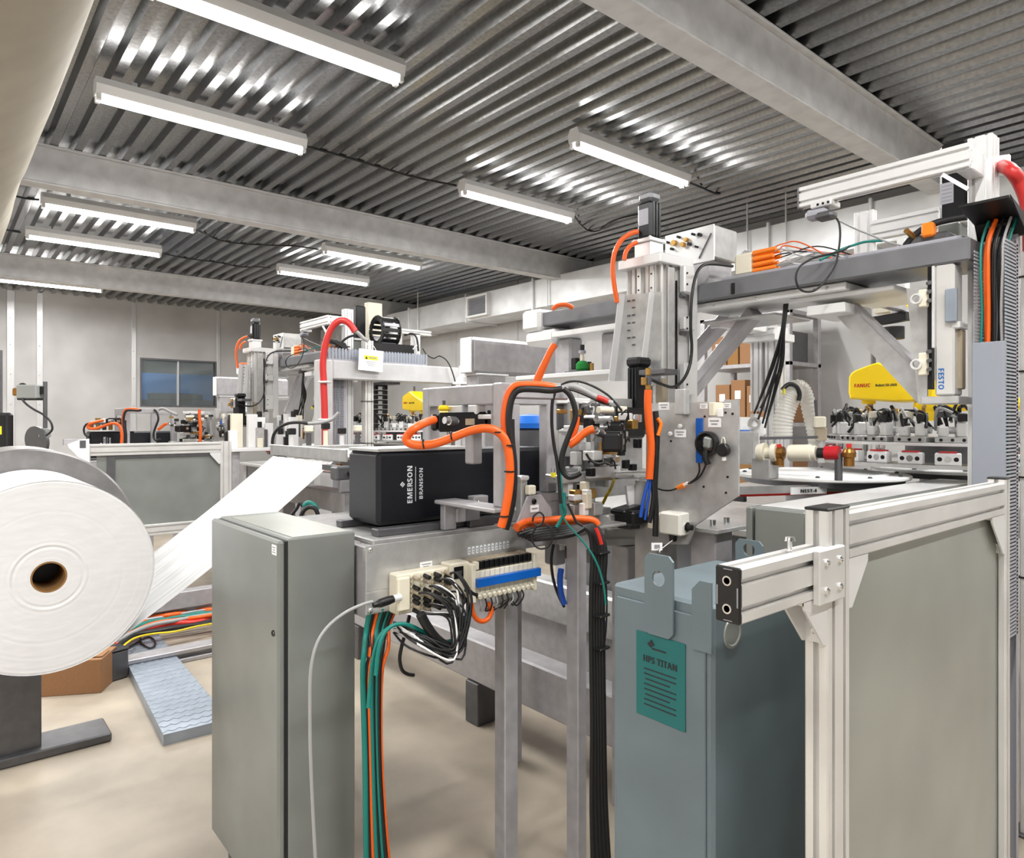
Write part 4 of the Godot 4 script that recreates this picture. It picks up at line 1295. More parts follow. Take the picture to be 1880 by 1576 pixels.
# one tooling fixture on the ring, at the origin, facing -x
func nest_parts(parent: Node3D, v: int) -> void:
	var rng := RandomNumberGenerator.new()
	rng.seed = 100 + v
	part(parent, "base_block", Kit.new().box(-0.05, 0.07, 0.0, 0.022, -0.055, 0.055, 0.003), "stainless")
	part(parent, "jaw", Kit.new().box(-0.035, 0.0, 0.022, 0.075, -0.045, -0.012, 0.004), "white_plate")
	part(parent, "jaw", Kit.new().box(-0.035, 0.0, 0.022, 0.06, 0.012, 0.045, 0.004), "white_plate")
	part(parent, "cylinder", Kit.new().cyl(Vector3(0.03, 0.022, 0.02), Vector3(0.03, 0.11, 0.02), 0.016, 12), "chrome")
	part(parent, "cylinder", Kit.new().cyl(Vector3(0.02, 0.045, -0.05), Vector3(0.02, 0.045, 0.05), 0.013, 12), "alu_bright")
	part(parent, "sensor", Kit.new().obox(Vector3(-0.03, 0.092, 0.03), Basis(Vector3.UP, rng.randf()), Vector3(0.026, 0.03, 0.022), 0.003), "black")
	part(parent, "valve", Kit.new().obox(Vector3(0.0, 0.105, -0.03), Basis(Vector3.UP, rng.randf()), Vector3(0.03, 0.026, 0.045), 0.003), ["cream", "white", "steel_dark"][v % 3])
	part(parent, "elbow", Kit.new().tube([Vector3(0.03, 0.11, 0.02), Vector3(0.03, 0.128, 0.02), Vector3(0.01, 0.135, 0.03)], 0.007, 8, 4), "brass" if v % 2 else "motor_black")
	for i in 7:
		var a := Vector3(rng.randf_range(-0.04, 0.05), rng.randf_range(0.07, 0.12), rng.randf_range(-0.05, 0.05))
		var e := Vector3(rng.randf_range(-0.05, 0.06), rng.randf_range(0.03, 0.09), rng.randf_range(-0.06, 0.06))
		part(parent, "hose", Kit.new().tube([a, (a + e) / 2 + Vector3(rng.randf_range(-0.03, 0.03), rng.randf_range(0.02, 0.06), rng.randf_range(-0.03, 0.03)), e], 0.0055, 6, 5), ["cable_black", "cable_black", "cable_black", "cable_grey", "rubber"][(i + v) % 5])
	for i in 3:
		bolt(parent, Vector3(-0.0505, 0.011, -0.035 + i * 0.035), Vector3.LEFT, 0.006, "motor_black")


func nests() -> void:
	var ring := st("tooling_ring", "flat steel tooling ring above the turntables", "ring")
	var c: Vector3 = Vector3(3.6301, 1.235, -1.1309)
	c.y = 1.348
	part(ring, "ring_plate", Kit.new().lathe(c, Vector3.UP, [[0, 0.34], [0, 0.56], [0.012, 0.56], [0.012, 0.34], [0, 0.34]], 48), "white_plate")
	part(ring, "lower_ring", Kit.new().lathe(c - Vector3(0, 0.09, 0), Vector3.UP, [[0, 0.40], [0, 0.60], [0.014, 0.60], [0.014, 0.40], [0, 0.40]], 48), "stainless")
	for i in 8:
		var a := TAU * i / 8.0 + 0.3
		part(ring, "standoff", Kit.new().cyl(c + Vector3(cos(a) * 0.48, -0.076, sin(a) * 0.48), c + Vector3(cos(a) * 0.48, 0, sin(a) * 0.48), 0.018, 12), "chrome")
	part(ring, "hub", Kit.new().cyl(Vector3(c.x, 1.235, c.z), c - Vector3(0, 0.0, 0), 0.2, 28), "steel_dark")
	for i in 4:
		part(ring, "spoke", Kit.new().obox(c + Vector3(cos(i * PI / 2), 0, sin(i * PI / 2)) * 0.27 + Vector3(0, 0.006, 0), Basis(Vector3.UP, -i * PI / 2), Vector3(0.18, 0.012, 0.06)), "stainless")
	var looks := ["with cream valve and black elbow", "with white valve and brass elbow", "with dark valve and black elbow", "with cream valve and brass elbow"]
	for i in 22:
		var v := i % 4
		var a := TAU * i / 22.0
		if (c + Vector3(cos(a) * 0.47, 0, sin(a) * 0.47)).distance_to(V(4.05, 1.348, 1.38)) < 0.13:
			continue
		var n := thing("nest_fixture", "clamp fixture " + looks[v] + ", tooling ring" + WITH, "fixture", "clamp fixtures " + looks[v] + " at the first ring")
		nest_parts(n, v)
		n.transform = Transform3D(Basis(Vector3.UP, PI - a).scaled(Vector3(1.12, 1.12, 1.12)), c + Vector3(cos(a) * 0.47, 0.012 if i % 2 == 0 else 0.012, sin(a) * 0.47))
		var m := n.duplicate()
		m.name = numbered("nest_fixture")
		add_child(m)
		m.position += Vector3(0, 0, -STEP)
		m.set_meta("label", "clamp fixture " + looks[v] + ", tooling ring" + BY)
		m.set_meta("group", "clamp fixtures " + looks[v] + " at the second ring")
	# lower row of gripper blocks with bores painted as discs under the ring
	for i in 14:
		var a := PI * 0.55 + PI * 0.95 * i / 13.0
		var n := thing("gripper_block", "white gripper block with three painted bores under the tooling ring" + WITH, "gripper", "gripper blocks under the first ring")
		part(n, "block", Kit.new().box(-0.02, 0.02, 0.0, 0.05, -0.045, 0.045, 0.004), "white_plate")
		for j in 3:
			part(n, "bore_disc", Kit.new().cyl(Vector3(-0.0195, 0.025, -0.028 + j * 0.028), Vector3(-0.0205, 0.025, -0.028 + j * 0.028), 0.009 if j != 1 else 0.013, 12), "motor_black" if j != 1 else "chrome")  # discs on the face, the dark ones paint the shade inside bores
		part(n, "red_strip", Kit.new().box(-0.018, 0.018, 0.05, 0.056, -0.03, 0.03), "red_plastic")
		n.transform = Transform3D(Basis(Vector3.UP, PI - a), c + Vector3(cos(a) * 0.565, -0.076, sin(a) * 0.565))
		var m := n.duplicate()
		m.name = numbered("gripper_block")
		add_child(m)
		m.position += Vector3(0, 0, -STEP)
		m.set_meta("label", "white gripper block with three painted bores under the tooling ring" + BY)
		m.set_meta("group", "gripper blocks under the second ring")


func pump() -> void:
	# brass and cream fittings standing on the first turntable
	var d := 2.62
	var p := st("vacuum_manifold", "cream vacuum manifold with brass elbows standing on the turntable", "manifold")
	var ax := (Vector3(2.5372, 1.3287, -1.2651) as Vector3) - (Vector3(2.5061, 1.3231, -1.4479) as Vector3)
	var o: Vector3 = Vector3(2.4929, 1.3231, -1.4589)
	var l := ax.length()
	part(p, "flange", Kit.new().lathe(o, ax, [[0, 0], [0, 0.034], [0.022, 0.040], [0.03, 0.040], [0.03, 0.02], [0.05, 0.018], [0.055, 0.036], [0.075, 0.036], [0.075, 0]], 24), "cream")
	part(p, "union_nut", Kit.new().lathe(o, ax, [[0.075, 0], [0.075, 0.024], [0.10, 0.026], [0.10, 0]], 8), "bronze")
	part(p, "barrel", Kit.new().lathe(o, ax, [[0.12, 0], [0.12, 0.030], [0.13, 0.032], [0.20, 0.032], [0.205, 0.028], [0.22, 0.028], [0.22, 0]], 24), "cream")
	part(p, "black_collar", Kit.new().lathe(o, ax, [[0.225, 0], [0.225, 0.020], [0.25, 0.020], [0.25, 0]], 18), "black")
	part(p, "red_body", Kit.new().lathe(o, ax, [[0.25, 0], [0.25, 0.026], [0.30, 0.026], [0.30, 0]], 18), "red_plastic")
	for q in [[1433, 853, 0.018], [1560, 856, 0.017]]:
		var b: Vector3 = o + ax * (q[0] - 1392.0) / (1490.0 - 1400.0) * 0.96
		var e := part(p, "elbow", Kit.new().lathe(b - Vector3(0, 0.048, 0), Vector3.UP, [[0, 0], [0, 0.018], [0.03, 0.018], [0.034, 0.023], [0.05, 0.024], [0.062, 0.017], [0.068, 0.008], [0.068, 0]], 18), "bronze")
		part(e, "nipple", Kit.new().cyl(b + Vector3(0, 0.018, 0), b + Vector3(0, 0.034, 0), 0.009, 10), "cable_red")
	part(p, "stand", Kit.new().box(o.x - 0.02, o.x + 0.05, 1.222, o.y - 0.02, -o.z - 0.06, -o.z + 0.02, 0.004), "stainless")
	part(p, "stand", Kit.new().cyl(Vector3(o.x, 1.222, o.z) + ax * 1.6, o + ax * 1.6, 0.014, 10), "steel_dark")
	# steel blocks round the hose foot
	var k := st("hose_stand", "bright steel stand with clamps at the foot of the clear hoses", "stand")
	part(k, "block", Kit.new().obox(Vector3(2.668, 1.3357, -1.6123), Basis(Vector3.UP, 0.3), Vector3(0.07, 0.14, 0.08), 0.006), "stainless")
	part(k, "post", Kit.new().cyl(Vector3(2.7204, 1.2922, -1.6075), Vector3(2.7204, 1.4806, -1.6075), 0.02, 12), "alu_bright")
	part(k, "ring", Kit.new().lathe(Vector3(2.7058, 1.4383, -1.6066), Vector3(-0.6, 0.1, 0.6), [[0, 0.026], [0.02, 0.026], [0.02, 0.016], [0, 0.016], [0, 0.026]], 16), "chrome")
	part(k, "clamp", Kit.new().obox(Vector3(3.0533, 1.4451, -1.4847), Basis(Vector3.UP, 0.5), Vector3(0.06, 0.05, 0.05), 0.006), "cream")
	part(k, "clamp", Kit.new().obox(Vector3(3.057, 1.3912, -1.4816), Basis(Vector3.UP, 0.5), Vector3(0.05, 0.06, 0.05), 0.006), "cream_dark")
	part(k, "post", Kit.new().cyl(Vector3(3.0589, 1.2613, -1.48), Vector3(3.0589, 1.3716, -1.48), 0.016, 10), "stainless")
	part(k, "rod", Kit.new().cyl(Vector3(3.0439, 1.4574, -1.4926), Vector3(3.0383, 1.5431, -1.4973), 0.007, 8), "steel_dark")
	part(k, "cross_bar", Kit.new().bar(Vector3(2.6394, 1.373, -1.6363), Vector3(2.9948, 1.3777, -1.4685), 0.012, 0.012), "steel_dark")
	# white tank base seen under the hose
	part(k, "white_tub", Kit.new().obox(Vector3(3.0749, 1.4231, -1.8582), Basis(Vector3.UP, 0.7), Vector3(0.22, 0.09, 0.14), 0.012), "white")
	part(k, "blue_pad", Kit.new().obox(Vector3(3.0257, 1.3917, -1.8343), Basis(Vector3.UP, 0.7), Vector3(0.14, 0.03, 0.10), 0.006), "blue_plastic")


# ribbed clear hose along a path
func ribbed(pts: Array, r: float) -> Kit:
	var k := Kit.new()
	var path := Kit.curve(pts, 11)
	var prev := []
	for i in path.size():
		var d: Vector3 = (path[mini(i + 1, path.size() - 1)] - path[maxi(i - 1, 0)]).normalized()
		var u := d.cross(Vector3(0.3, 0.1, 0.9)).normalized()
		var w := d.cross(u)
		var rr := r * (1.0 if i % 2 == 0 else 0.86)
		var ring := []
		for s in 12:
			var e: Vector3 = u * cos(TAU * s / 12) + w * sin(TAU * s / 12)
			ring.append([path[i] + e * rr, (e + d * (0.35 if i % 2 == 0 else -0.35)).normalized()])
		if prev:
			for s in 12:
				k.sq([prev[s][0], prev[(s + 1) % 12][0], ring[(s + 1) % 12][0], ring[s][0]], [prev[s][1], prev[(s + 1) % 12][1], ring[(s + 1) % 12][1], ring[s][1]])
		prev = ring
	return k


func station_cables() -> void:
	# clear hoses
	st1("clear_hose", "wide clear ribbed hose bent over beside the hanging profiles", "hose", ribbed([Vector3(2.8766, 1.3704, -1.5677), Vector3(2.8785, 1.4452, -1.5662), Vector3(2.8951, 1.5247, -1.5522), Vector3(2.9135, 1.573, -1.5367), Vector3(2.932, 1.5971, -1.5212)], 0.046), "hose_clear")
	st1("clear_hose", "clear ribbed hose arching down to the bright steel stand", "hose", ribbed([Vector3(3.0014, 1.5919, -1.5935), Vector3(3.0281, 1.6069, -1.5711), Vector3(3.051, 1.577, -1.5519), Vector3(3.0682, 1.4824, -1.5375), Vector3(3.0854, 1.3828, -1.5231), Vector3(3.093, 1.2956, -1.5167)], 0.034), "hose_clear")
	var hb := st("hose_band", "black hose clamp with yellow tag on the wide clear hose", "clamp")
	part(hb, "band", Kit.new().tube([Vector3(2.8294, 1.5852, -1.542), Vector3(2.8512, 1.6089, -1.5237), Vector3(2.8767, 1.5994, -1.5024), Vector3(2.8876, 1.5662, -1.4933), Vector3(2.884, 1.5377, -1.4963)], 0.010, 8), "black")
	part(hb, "tag", Kit.new().obox(Vector3(2.816, 1.5772, -1.5272), Basis(Vector3.UP, 0.7), Vector3(0.04, 0.024, 0.004)), "print_yellow")
	# black bundle hanging from the beam
	var ends := [[1388, 752], [1384, 760], [1392, 770], [1400, 778], [1404, 786], [1396, 750], [1410, 765]]
	for i in ends.size():
		var uu: float = (ends[i][0] - 940.0) / 1265.0
		var e := Vector3(2.95 * (0.6428 + 0.766 * uu), 1.45 - (ends[i][1] - 773.0) / 1265.0 * 2.95, -2.95 * (0.766 - 0.6428 * uu))
		var top: Vector3 = Vector3(2.7001, 1.9344, -1.4548)
		var m1: Vector3 = Vector3(2.6897, 1.8172, -1.4635)
		var m2: Vector3 = Vector3(2.7058, 1.7073, -1.4891)
		var off := Vector3(0.006 * (i % 3), 0, 0.007 * (i / 3 - 1))
		st1("hanging_cable", "thin black cable fanning out of the bundle under the gantry beam", "cable", Kit.new().tube([top + off, m1 + off, m2 + off * 3 + (e - m2) * 0.12, e], 0.0048, 6), "cable_black").set_meta("group", "black cables hanging under the first beam")
	# orange motor leads of the vertical axis
	st1("orange_cable", "thick orange cable looping down from the vertical axis motor", "cable", Kit.new().tube([Vector3(2.3342, 2.2698, -1.9315), Vector3(2.3089, 2.2604, -1.9527), Vector3(2.2764, 2.2297, -1.98), Vector3(2.2548, 2.1732, -1.9981), Vector3(2.2494, 2.1049, -2.0027), Vector3(2.2548, 2.0342, -1.9981), Vector3(2.2638, 1.9612, -1.9906)], 0.0105, 9), "cable_orange")
	st1("orange_cable", "short orange cable bent below the vertical axis motor", "cable", Kit.new().tube([Vector3(2.3149, 2.2175, -1.9216), Vector3(2.2934, 2.2035, -1.9396), Vector3(2.2773, 2.1754, -1.9531), Vector3(2.2719, 2.1403, -1.9577)], 0.0095, 9), "cable_orange")
	st1("loop_cable", "black cable looping down the side of the vertical axis", "cable", Kit.new().tube([Vector3(2.7263, 2.1392, -1.72), Vector3(2.5794, 2.1274, -1.72), Vector3(2.4994, 2.1088, -1.72), Vector3(2.4527, 2.0632, -1.72), Vector3(2.4221, 1.9681, -1.72), Vector3(2.4146, 1.8424, -1.72), Vector3(2.4221, 1.7522, -1.72), Vector3(2.407, 1.6787, -1.72), Vector3(2.3622, 1.6181, -1.72), Vector3(2.2966, 1.5869, -1.72), Vector3(2.2226, 1.5955, -1.72), Vector3(2.1544, 1.6124, -1.72)], 0.0065, 8), "cable_black")
	st1("loop_wire", "thin dark wire in a big loop from the rail clamp", "wire", Kit.new().tube([Vector3(2.573, 2.2063, -1.1894), Vector3(2.5823, 2.182, -1.1816), Vector3(2.5838, 2.1252, -1.1803), Vector3(2.573, 2.0441, -1.1894), Vector3(2.5465, 1.9792, -1.2116), Vector3(2.5155, 1.9387, -1.2376), Vector3(2.4875, 1.9306, -1.2611), Vector3(2.4658, 1.9468, -1.2793), Vector3(2.458, 1.9873, -1.2859), Vector3(2.4689, 2.0238, -1.2767), Vector3(2.4953, 2.0482, -1.2546), Vector3(2.5186, 2.0603, -1.235), Vector3(2.5652, 2.0745, -1.1959), Vector3(2.5931, 2.0847, -1.1725), Vector3(2.6118, 2.1009, -1.1568)], 0.004, 7), "cable_black")
	st1("loop_wire", "thin teal wire running along the gantry beam", "wire", Kit.new().tube([Vector3(2.5805, 2.061, -1.2548), Vector3(2.6123, 2.0817, -1.2282), Vector3(2.644, 2.1024, -1.2016), Vector3(2.6805, 2.119, -1.171), Vector3(2.7154, 2.1314, -1.1417), Vector3(2.763, 2.1355, -1.1017)], 0.005, 7), "cable_teal")
	st1("loop_wire", "thin grey wire stretched from the rail clamp to the beam", "wire", Kit.new().tube([Vector3(2.5927, 2.2026, -1.1924), Vector3(2.6427, 2.17, -1.1505), Vector3(2.6896, 2.1455, -1.1111), Vector3(2.7364, 2.119, -1.0718), Vector3(2.7833, 2.1047, -1.0325)], 0.0035, 7), "cable_grey")
	st1("arched_cable", "thick black corrugated cable arching over the gantry beam", "cable", Kit.new().tube([Vector3(2.7, 2.0844, -0.9979), Vector3(2.7043, 2.1055, -0.9813), Vector3(2.7095, 2.1314, -0.9508), Vector3(2.7091, 2.1463, -0.912), Vector3(2.7167, 2.153, -0.8665), Vector3(2.7232, 2.1526, -0.8088)], 0.012, 9), "cable_black")
	st1("orange_cable", "orange cable lying on the far end of the gantry beam", "cable", Kit.new().tube([Vector3(2.4754, 2.0334, -2.6224), Vector3(2.4972, 2.0533, -2.6041), Vector3(2.532, 2.0562, -2.5748), Vector3(2.5582, 2.0391, -2.5529)], 0.012, 8), "cable_orange")
	# green pneumatic regulator on the shelf plate
	var r := st("regulator", "green pneumatic regulator with black knob on the shelf plate", "regulator")
	var c: Vector3 = Vector3(2.58, 1.7584, -2.507)
	c.y = 1.70
	part(r, "bowl", Kit.new().lathe(c, Vector3.UP, [[0, 0], [0, 0.022], [0.02, 0.034], [0.045, 0.034], [0.06, 0.02], [0.06, 0]], 16), "green")
	part(r, "neck", Kit.new().cyl(c + Vector3(0, 0.06, 0), c + Vector3(0, 0.10, 0), 0.011, 12), "cream")
	part(r, "cap", Kit.new().cyl(c + Vector3(0, 0.10, 0), c + Vector3(0, 0.115, 0), 0.02, 12), "comb_grey")
	part(r, "knob", Kit.new().cyl(c + Vector3(0, 0.115, 0.0), c + Vector3(0, 0.145, 0.0), 0.012, 12), "black")
	part(r, "side_valve", Kit.new().obox(c + Vector3(0.0, 0.05, -0.05), Basis(), Vector3(0.035, 0.06, 0.035), 0.004), "black")
	part(r, "base", Kit.new().box(c.x - 0.04, c.x + 0.04, 1.70, 1.708, -c.z - 0.06, -c.z + 0.09), "steel_dark")
	var v := st("valve_cluster", "cluster of small brass and black valves on the shelf plate", "valve")
	for i in 6:
		var q := V(2.60 + 0.03 * (i % 2), 1.70, 2.28 + i * 0.045)
		if i == 2 or i == 3:
			continue
		part(v, "valve", Kit.new().cyl(q, q + Vector3(0, 0.035 + 0.012 * (i % 3), 0), 0.012, 10), ["cream", "brass", "black"][i % 3])
	part(v, "rail", Kit.new().box(2.60, 2.66, 1.70, 1.704, 2.26, 2.54), "stainless")
	for i in 5:
		var q: Vector3 = V(2.72, 1.80 + 0.018 * (i % 3), 2.25 + i * 0.035)
		part(v, "valve_body", Kit.new().obox(q, Basis(Vector3.UP, i * 0.4), Vector3(0.03, 0.025, 0.03), 0.003), ["bronze", "black", "cream_dark"][i % 3])
	part(v, "manifold_bar", Kit.new().box(2.70, 2.74, 1.70, 1.815, 2.22, 2.44, 0.003), "steel_dark")


func cable(called: String, label: String, pts: Array, r: float, m: String, category := "cable", group := "", steps := 6) -> MeshInstance3D:
	return solo(called, label, category, Kit.new().tube(pts, r, 9, steps), m, group)


func front_zone() -> void:
	paper()
	cabinet()
	base_frame()
	valve_board()
	power_box()
	weld_frame()
	side_plate()
	cluster()
	front_cables()


func paper() -> void:
	# nonwoven roll on its stand, web running up into the station
	var b0 := 2.5
	var cx: float = 0.2672
	var cy: float = 0.9765
	var r := 0.292
	var w := 0.62
	var t := thing("nonwoven_roll", "large white roll of nonwoven material with a dark hollow core", "roll")
	var c := V(cx, cy, b0)
	var ax := Vector3(0, 0, -1)
	part(t, "side", Kit.new().lathe(c, ax, [[0.0, r], [w, r]], 96), "paper")
	# end face with slightly uneven winding
	var k := Kit.new()
	var prof := []
	var rng := RandomNumberGenerator.new()
	rng.seed = 9
	var steps := 34
	for i in steps + 1:
		var rr := 0.047 + (r - 0.047) * i / steps
		var dz := rng.randf_range(-0.0003, 0.0003)
		if i == 6:
			dz = 0.0022
		if i == 7:
			dz = -0.0018
		if i == steps:
			dz = 0.004
		prof.append([dz, rr])
	k.lathe(c, ax, prof, 96)
	part(t, "end_face", k, "paper_side")
	part(t, "core", Kit.new().lathe(c, ax, [[0.001, 0.0475], [0.001, 0.042], [w, 0.042], [w, 0.0475]], 40), "kraft", "brown cardboard core tube")
	part(t, "core_plug", Kit.new().cyl(c + ax * 0.16, c + ax * 0.2, 0.0415, 24), "black")
	part(t, "back_face", Kit.new().lathe(c + ax * w, ax, [[0, r], [0, 0.042]], 64), "paper_side")
	# grey backing disc behind the roll
	var d := thing("unwind_disc", "big dull grey steel backing disc behind the white roll", "disc")
	part(d, "disc", Kit.new().lathe(c + ax * (w + 0.006), ax, [[0, 0.05], [0, 0.362], [0.006, 0.369], [0.42, 0.369], [0.426, 0.362], [0.426, 0.05]], 80), "disc_steel")
	part(d, "shaft", Kit.new().cyl(c + ax * (w + 0.006), c + ax * (w + 0.62), 0.05, 24), "steel_dark")
	var s := thing("unwind_stand", "dark steel stand holding the unwind shaft", "stand")
	part(s, "column", Kit.new().box(cx - 0.09, cx + 0.09, 0.0, cy - 0.05, b0 + w + 0.47, b0 + w + 0.60, 0.006), "steel_dark")
	part(s, "foot", Kit.new().box(cx - 0.35, cx + 0.35, 0.0, 0.04, b0 + w + 0.43, b0 + w + 0.64, 0.006), "steel_dark")
	# web: leaves the roll at the lower right and climbs to the feed table
	var web := Kit.new()
	var ex: float = 1.1905
	var ey: float = 1.289
	var to := Vector2(ex - cx, ey - cy)
	var dist := to.length()
	var ang := to.angle() - acos(r / dist)
	var tp := Vector2(cx, cy) + Vector2(cos(ang), sin(ang)) * r
	var far_w := w
	var rows := 24
	var cols := 40
	var g := []
	for i in rows + 1:
		var f := float(i) / rows
		var row := []
		for j in cols + 1:
			var q := float(j) / cols
			var p := tp.lerp(Vector2(ex, ey), f)
			var wr := 0.0011 * sin(q * 38.0 + 1.7 * sin(f * 2.0)) + 0.0009 * sin(q * 71.0 + f * 1.5)
			row.append(V(p.x, p.y - 0.02 * sin(f * PI) + wr * minf(1.0, f * 3.0), b0 + q * far_w))
		g.append(row)
	var nn := Vector3(-to.y, to.x, 0).normalized()
	for i in rows:
		for j in cols:
			var e: Vector3 = (g[i][j + 1] - g[i][j]).cross(g[i + 1][j] - g[i][j]).normalized()
			if e.dot(nn) < 0:
				e = -e
			web.quad(g[i][j], g[i][j + 1], g[i + 1][j + 1], g[i + 1][j], e)
	solo("nonwoven_web", "white nonwoven web stretched from the roll up to the feed plate", "web", web, "paper_web")
	# feed plate and idler the web passes over
	var f := thing("feed_table", "stainless feed plate and roller at the upper end of the white web", "table")
	part(f, "roller", Kit.new().cyl(V(ex + 0.012, ey - 0.025, b0 - 0.02), V(ex + 0.012, ey - 0.025, b0 + w + 0.02), 0.022, 20), "chrome")
	part(f, "plate", Kit.new().box(ex + 0.01, ex + 0.42, ey + 0.012, ey + 0.024, b0 - 0.10, b0 + w + 0.05, 0.002), "stainless")
	part(f, "front_lip", Kit.new().box(ex + 0.004, ex + 0.012, ey + 0.004, ey + 0.052, b0 - 0.10, b0 + w + 0.05, 0.002), "stainless")
	for bb in [b0 - 0.02, b0 + w]:
		part(f, "bracket", Kit.new().box(ex + 0.02, ex + 0.06, ey - 0.12, ey + 0.012, bb, bb + 0.02, 0.002), "steel_frame")
	part(f, "beam", Kit.new().box(ex + 0.02, ex + 0.10, ey - 0.20, ey - 0.12, b0 - 0.05, b0 + w + 0.06, 0.003), "steel_frame")
	for bb in [b0 + 0.02, b0 + w - 0.04]:
		part(f, "leg", Kit.new().box(ex + 0.03, ex + 0.09, 0.0, ey - 0.20, bb, bb + 0.06, 0.003), "steel_frame")
	# small valve rail at the front of the feed plate
	var v := thing("feed_valves", "dark block with brass fittings beside the upper end of the web", "valve")
	var p0: Vector3 = Vector3(1.1238, 1.282, -2.36)
	part(v, "block", Kit.new().box(p0.x, p0.x + 0.07, p0.y - 0.05, p0.y, 2.33, 2.39, 0.006), "steel_dark")
	part(v, "rail", Kit.new().box(p0.x + 0.07, p0.x + 0.24, p0.y - 0.045, p0.y - 0.005, 2.34, 2.38, 0.003), "bronze")
	for i in 4:
		part(v, "fitting", Kit.new().cyl(V(p0.x + 0.05 + i * 0.045, p0.y - 0.025, 2.33), V(p0.x + 0.05 + i * 0.045, p0.y - 0.025, 2.31), 0.010, 10), ["black", "chrome", "bronze", "black"][i])
	part(v, "arm", Kit.new().box(p0.x + 0.02, p0.x + 0.05, p0.y - 0.02, p0.y + 0.0, 2.39, 2.50), "steel_dark")


func cabinet() -> void:
	var t := thing("control_cabinet", "grey steel control cabinet with small key lock below the white web", "cabinet")
	var x := 0.71
	var bn: float = 1.7645
	var bf: float = 2.3281
	var y1: float = 1.137
	var x1: float = 0.906
	part(t, "body", Kit.new().box(x + 0.003, x1, 0.12, y1 + 0.002, bn, bf, 0.004), "enclosure_grey")
	part(t, "gasket", Kit.new().box(x - 0.004, x + 0.004, 0.13, y1 - 0.004, bn + 0.003, bf - 0.003), "enclosure_seam")
	var d := part(t, "door", Kit.new().box(x - 0.024, x - 0.004, 0.13, y1 - 0.002, bn + 0.001, bf - 0.001, 0.006), "enclosure_grey")
	var lk := part(d, "lock", Kit.new().lathe(Vector3(0.686, 0.8898, -1.7963), LEFTWARD, [[0, 0.0085], [0.003, 0.008], [0.003, 0.0055], [0.0015, 0.005], [0.0015, 0]], 18), "motor_black")
	part(lk, "key_slot", Kit.new().obox(Vector3(0.6835, 0.8919, -1.7897), Basis(), Vector3(0.001, 0.007, 0.003)), "chrome")
	sticker(d, Vector3(0.686, 1.1107, -1.7887), LEFTWARD, 0.030, 0.026, 3)
	part(t, "plinth", Kit.new().box(x + 0.02, x1 - 0.02, 0.0, 0.12, bn + 0.03, bf - 0.03), "steel_dark")
	part(t, "lightened_top_sheet", Kit.new().box(x + 0.02, x1 - 0.01, y1 + 0.002, y1 + 0.004, bn + 0.012, bf - 0.06), "panel_grey")  # top sheet in a paler grey than the body


func base_frame() -> void:
	var f := thing("base_frame", "welded grey steel base frame carrying the navy power box", "frame")
	twin(f)
	part(f, "front_beam", Kit.new().box(0.925, 1.66, 1.03, 1.105, 1.70, 1.78, 0.006), "steel_frame")
	part(f, "bed_plate", Kit.new().box(0.93, 1.95, 1.105, 1.120, 1.705, 2.30, 0.003), "stainless")
	part(f, "slide_rail", Kit.new().box(0.9608, 1.60, 1.120, 1.142, 1.735, 1.775, 0.003), "steel_dark")
	part(f, "slide_rail", Kit.new().box(0.9608, 1.60, 1.120, 1.142, 1.96, 2.0, 0.003), "steel_dark")
	part(f, "end_plate", Kit.new().box(0.915, 0.925, 0.9, 1.10, 1.70, 1.95, 0.003), "steel_frame")
	for p in [[927, 952, 908, 1.70], [1061, 1078, 1041, 1.56]]:
		var b: float = p[3]
		var u0: float = (p[0] - 940.0) / 1265.0
		var u1: float = (p[1] - 940.0) / 1265.0
		var x0 := b / (0.766 - 0.6428 * u0) * (0.6428 + 0.766 * u0)
		var x1 := b / (0.766 - 0.6428 * u1) * (0.6428 + 0.766 * u1)
		part(f, "leg", Kit.new().box(x0, x1, 0.0, 1.03 if b > 1.6 else 1.095, b, b + 0.055, 0.004), "steel_frame")
	part(f, "rear_leg", Kit.new().box(1.86, 1.92, 0.0, 1.105, 2.22, 2.28, 0.004), "steel_frame")
	part(f, "rear_leg", Kit.new().box(0.95, 1.01, 0.0, 1.105, 2.22, 2.28, 0.004), "steel_frame")
	part(f, "tie_beam", Kit.new().box(1.62, 1.70, 1.03, 1.095, 1.56, 1.70, 0.004), "steel_frame")
	part(f, "leg_head", Kit.new().box(1.56, 1.80, 1.095, 1.105, 1.54, 1.70, 0.002), "stainless")
	# low long floor rails, running under the station
	var r := thing("floor_rail", "long pale steel floor beam running under the base frame, beside the bare floor", "beam")
	part(r, "beam", Kit.new().box(1.98, 2.10, 0.20, 0.40, 1.25, 5.2, 0.008), "steel_frame")
	for b in [1.4, 2.6, 3.8, 5.0]:
		part(r, "foot", Kit.new().box(1.97, 2.11, 0.0, 0.20, b, b + 0.1, 0.004), "steel_dark")
	var r2 := thing("floor_rail", "long bright steel floor beam with blue marks behind the base frame legs", "beam")
	part(r2, "beam", Kit.new().box(2.42, 2.54, 0.42, 0.62, 1.25, 4.6, 0.010), "stainless")
	part(r2, "web", Kit.new().box(2.45, 2.51, 0.10, 0.42, 1.3, 4.5, 0.004), "steel_frame")
	part(r2, "base", Kit.new().box(2.40, 2.56, 0.0, 0.10, 1.25, 4.6, 0.006), "steel_frame")
	for m in [[0.50, 2.2], [0.55, 2.35], [0.47, 2.05]]:
		part(r2, "blue_mark", Kit.new().cyl(V(2.4205, m[0], m[1]), V(2.4192, m[0], m[1]), 0.008, 8), "cable_blue")


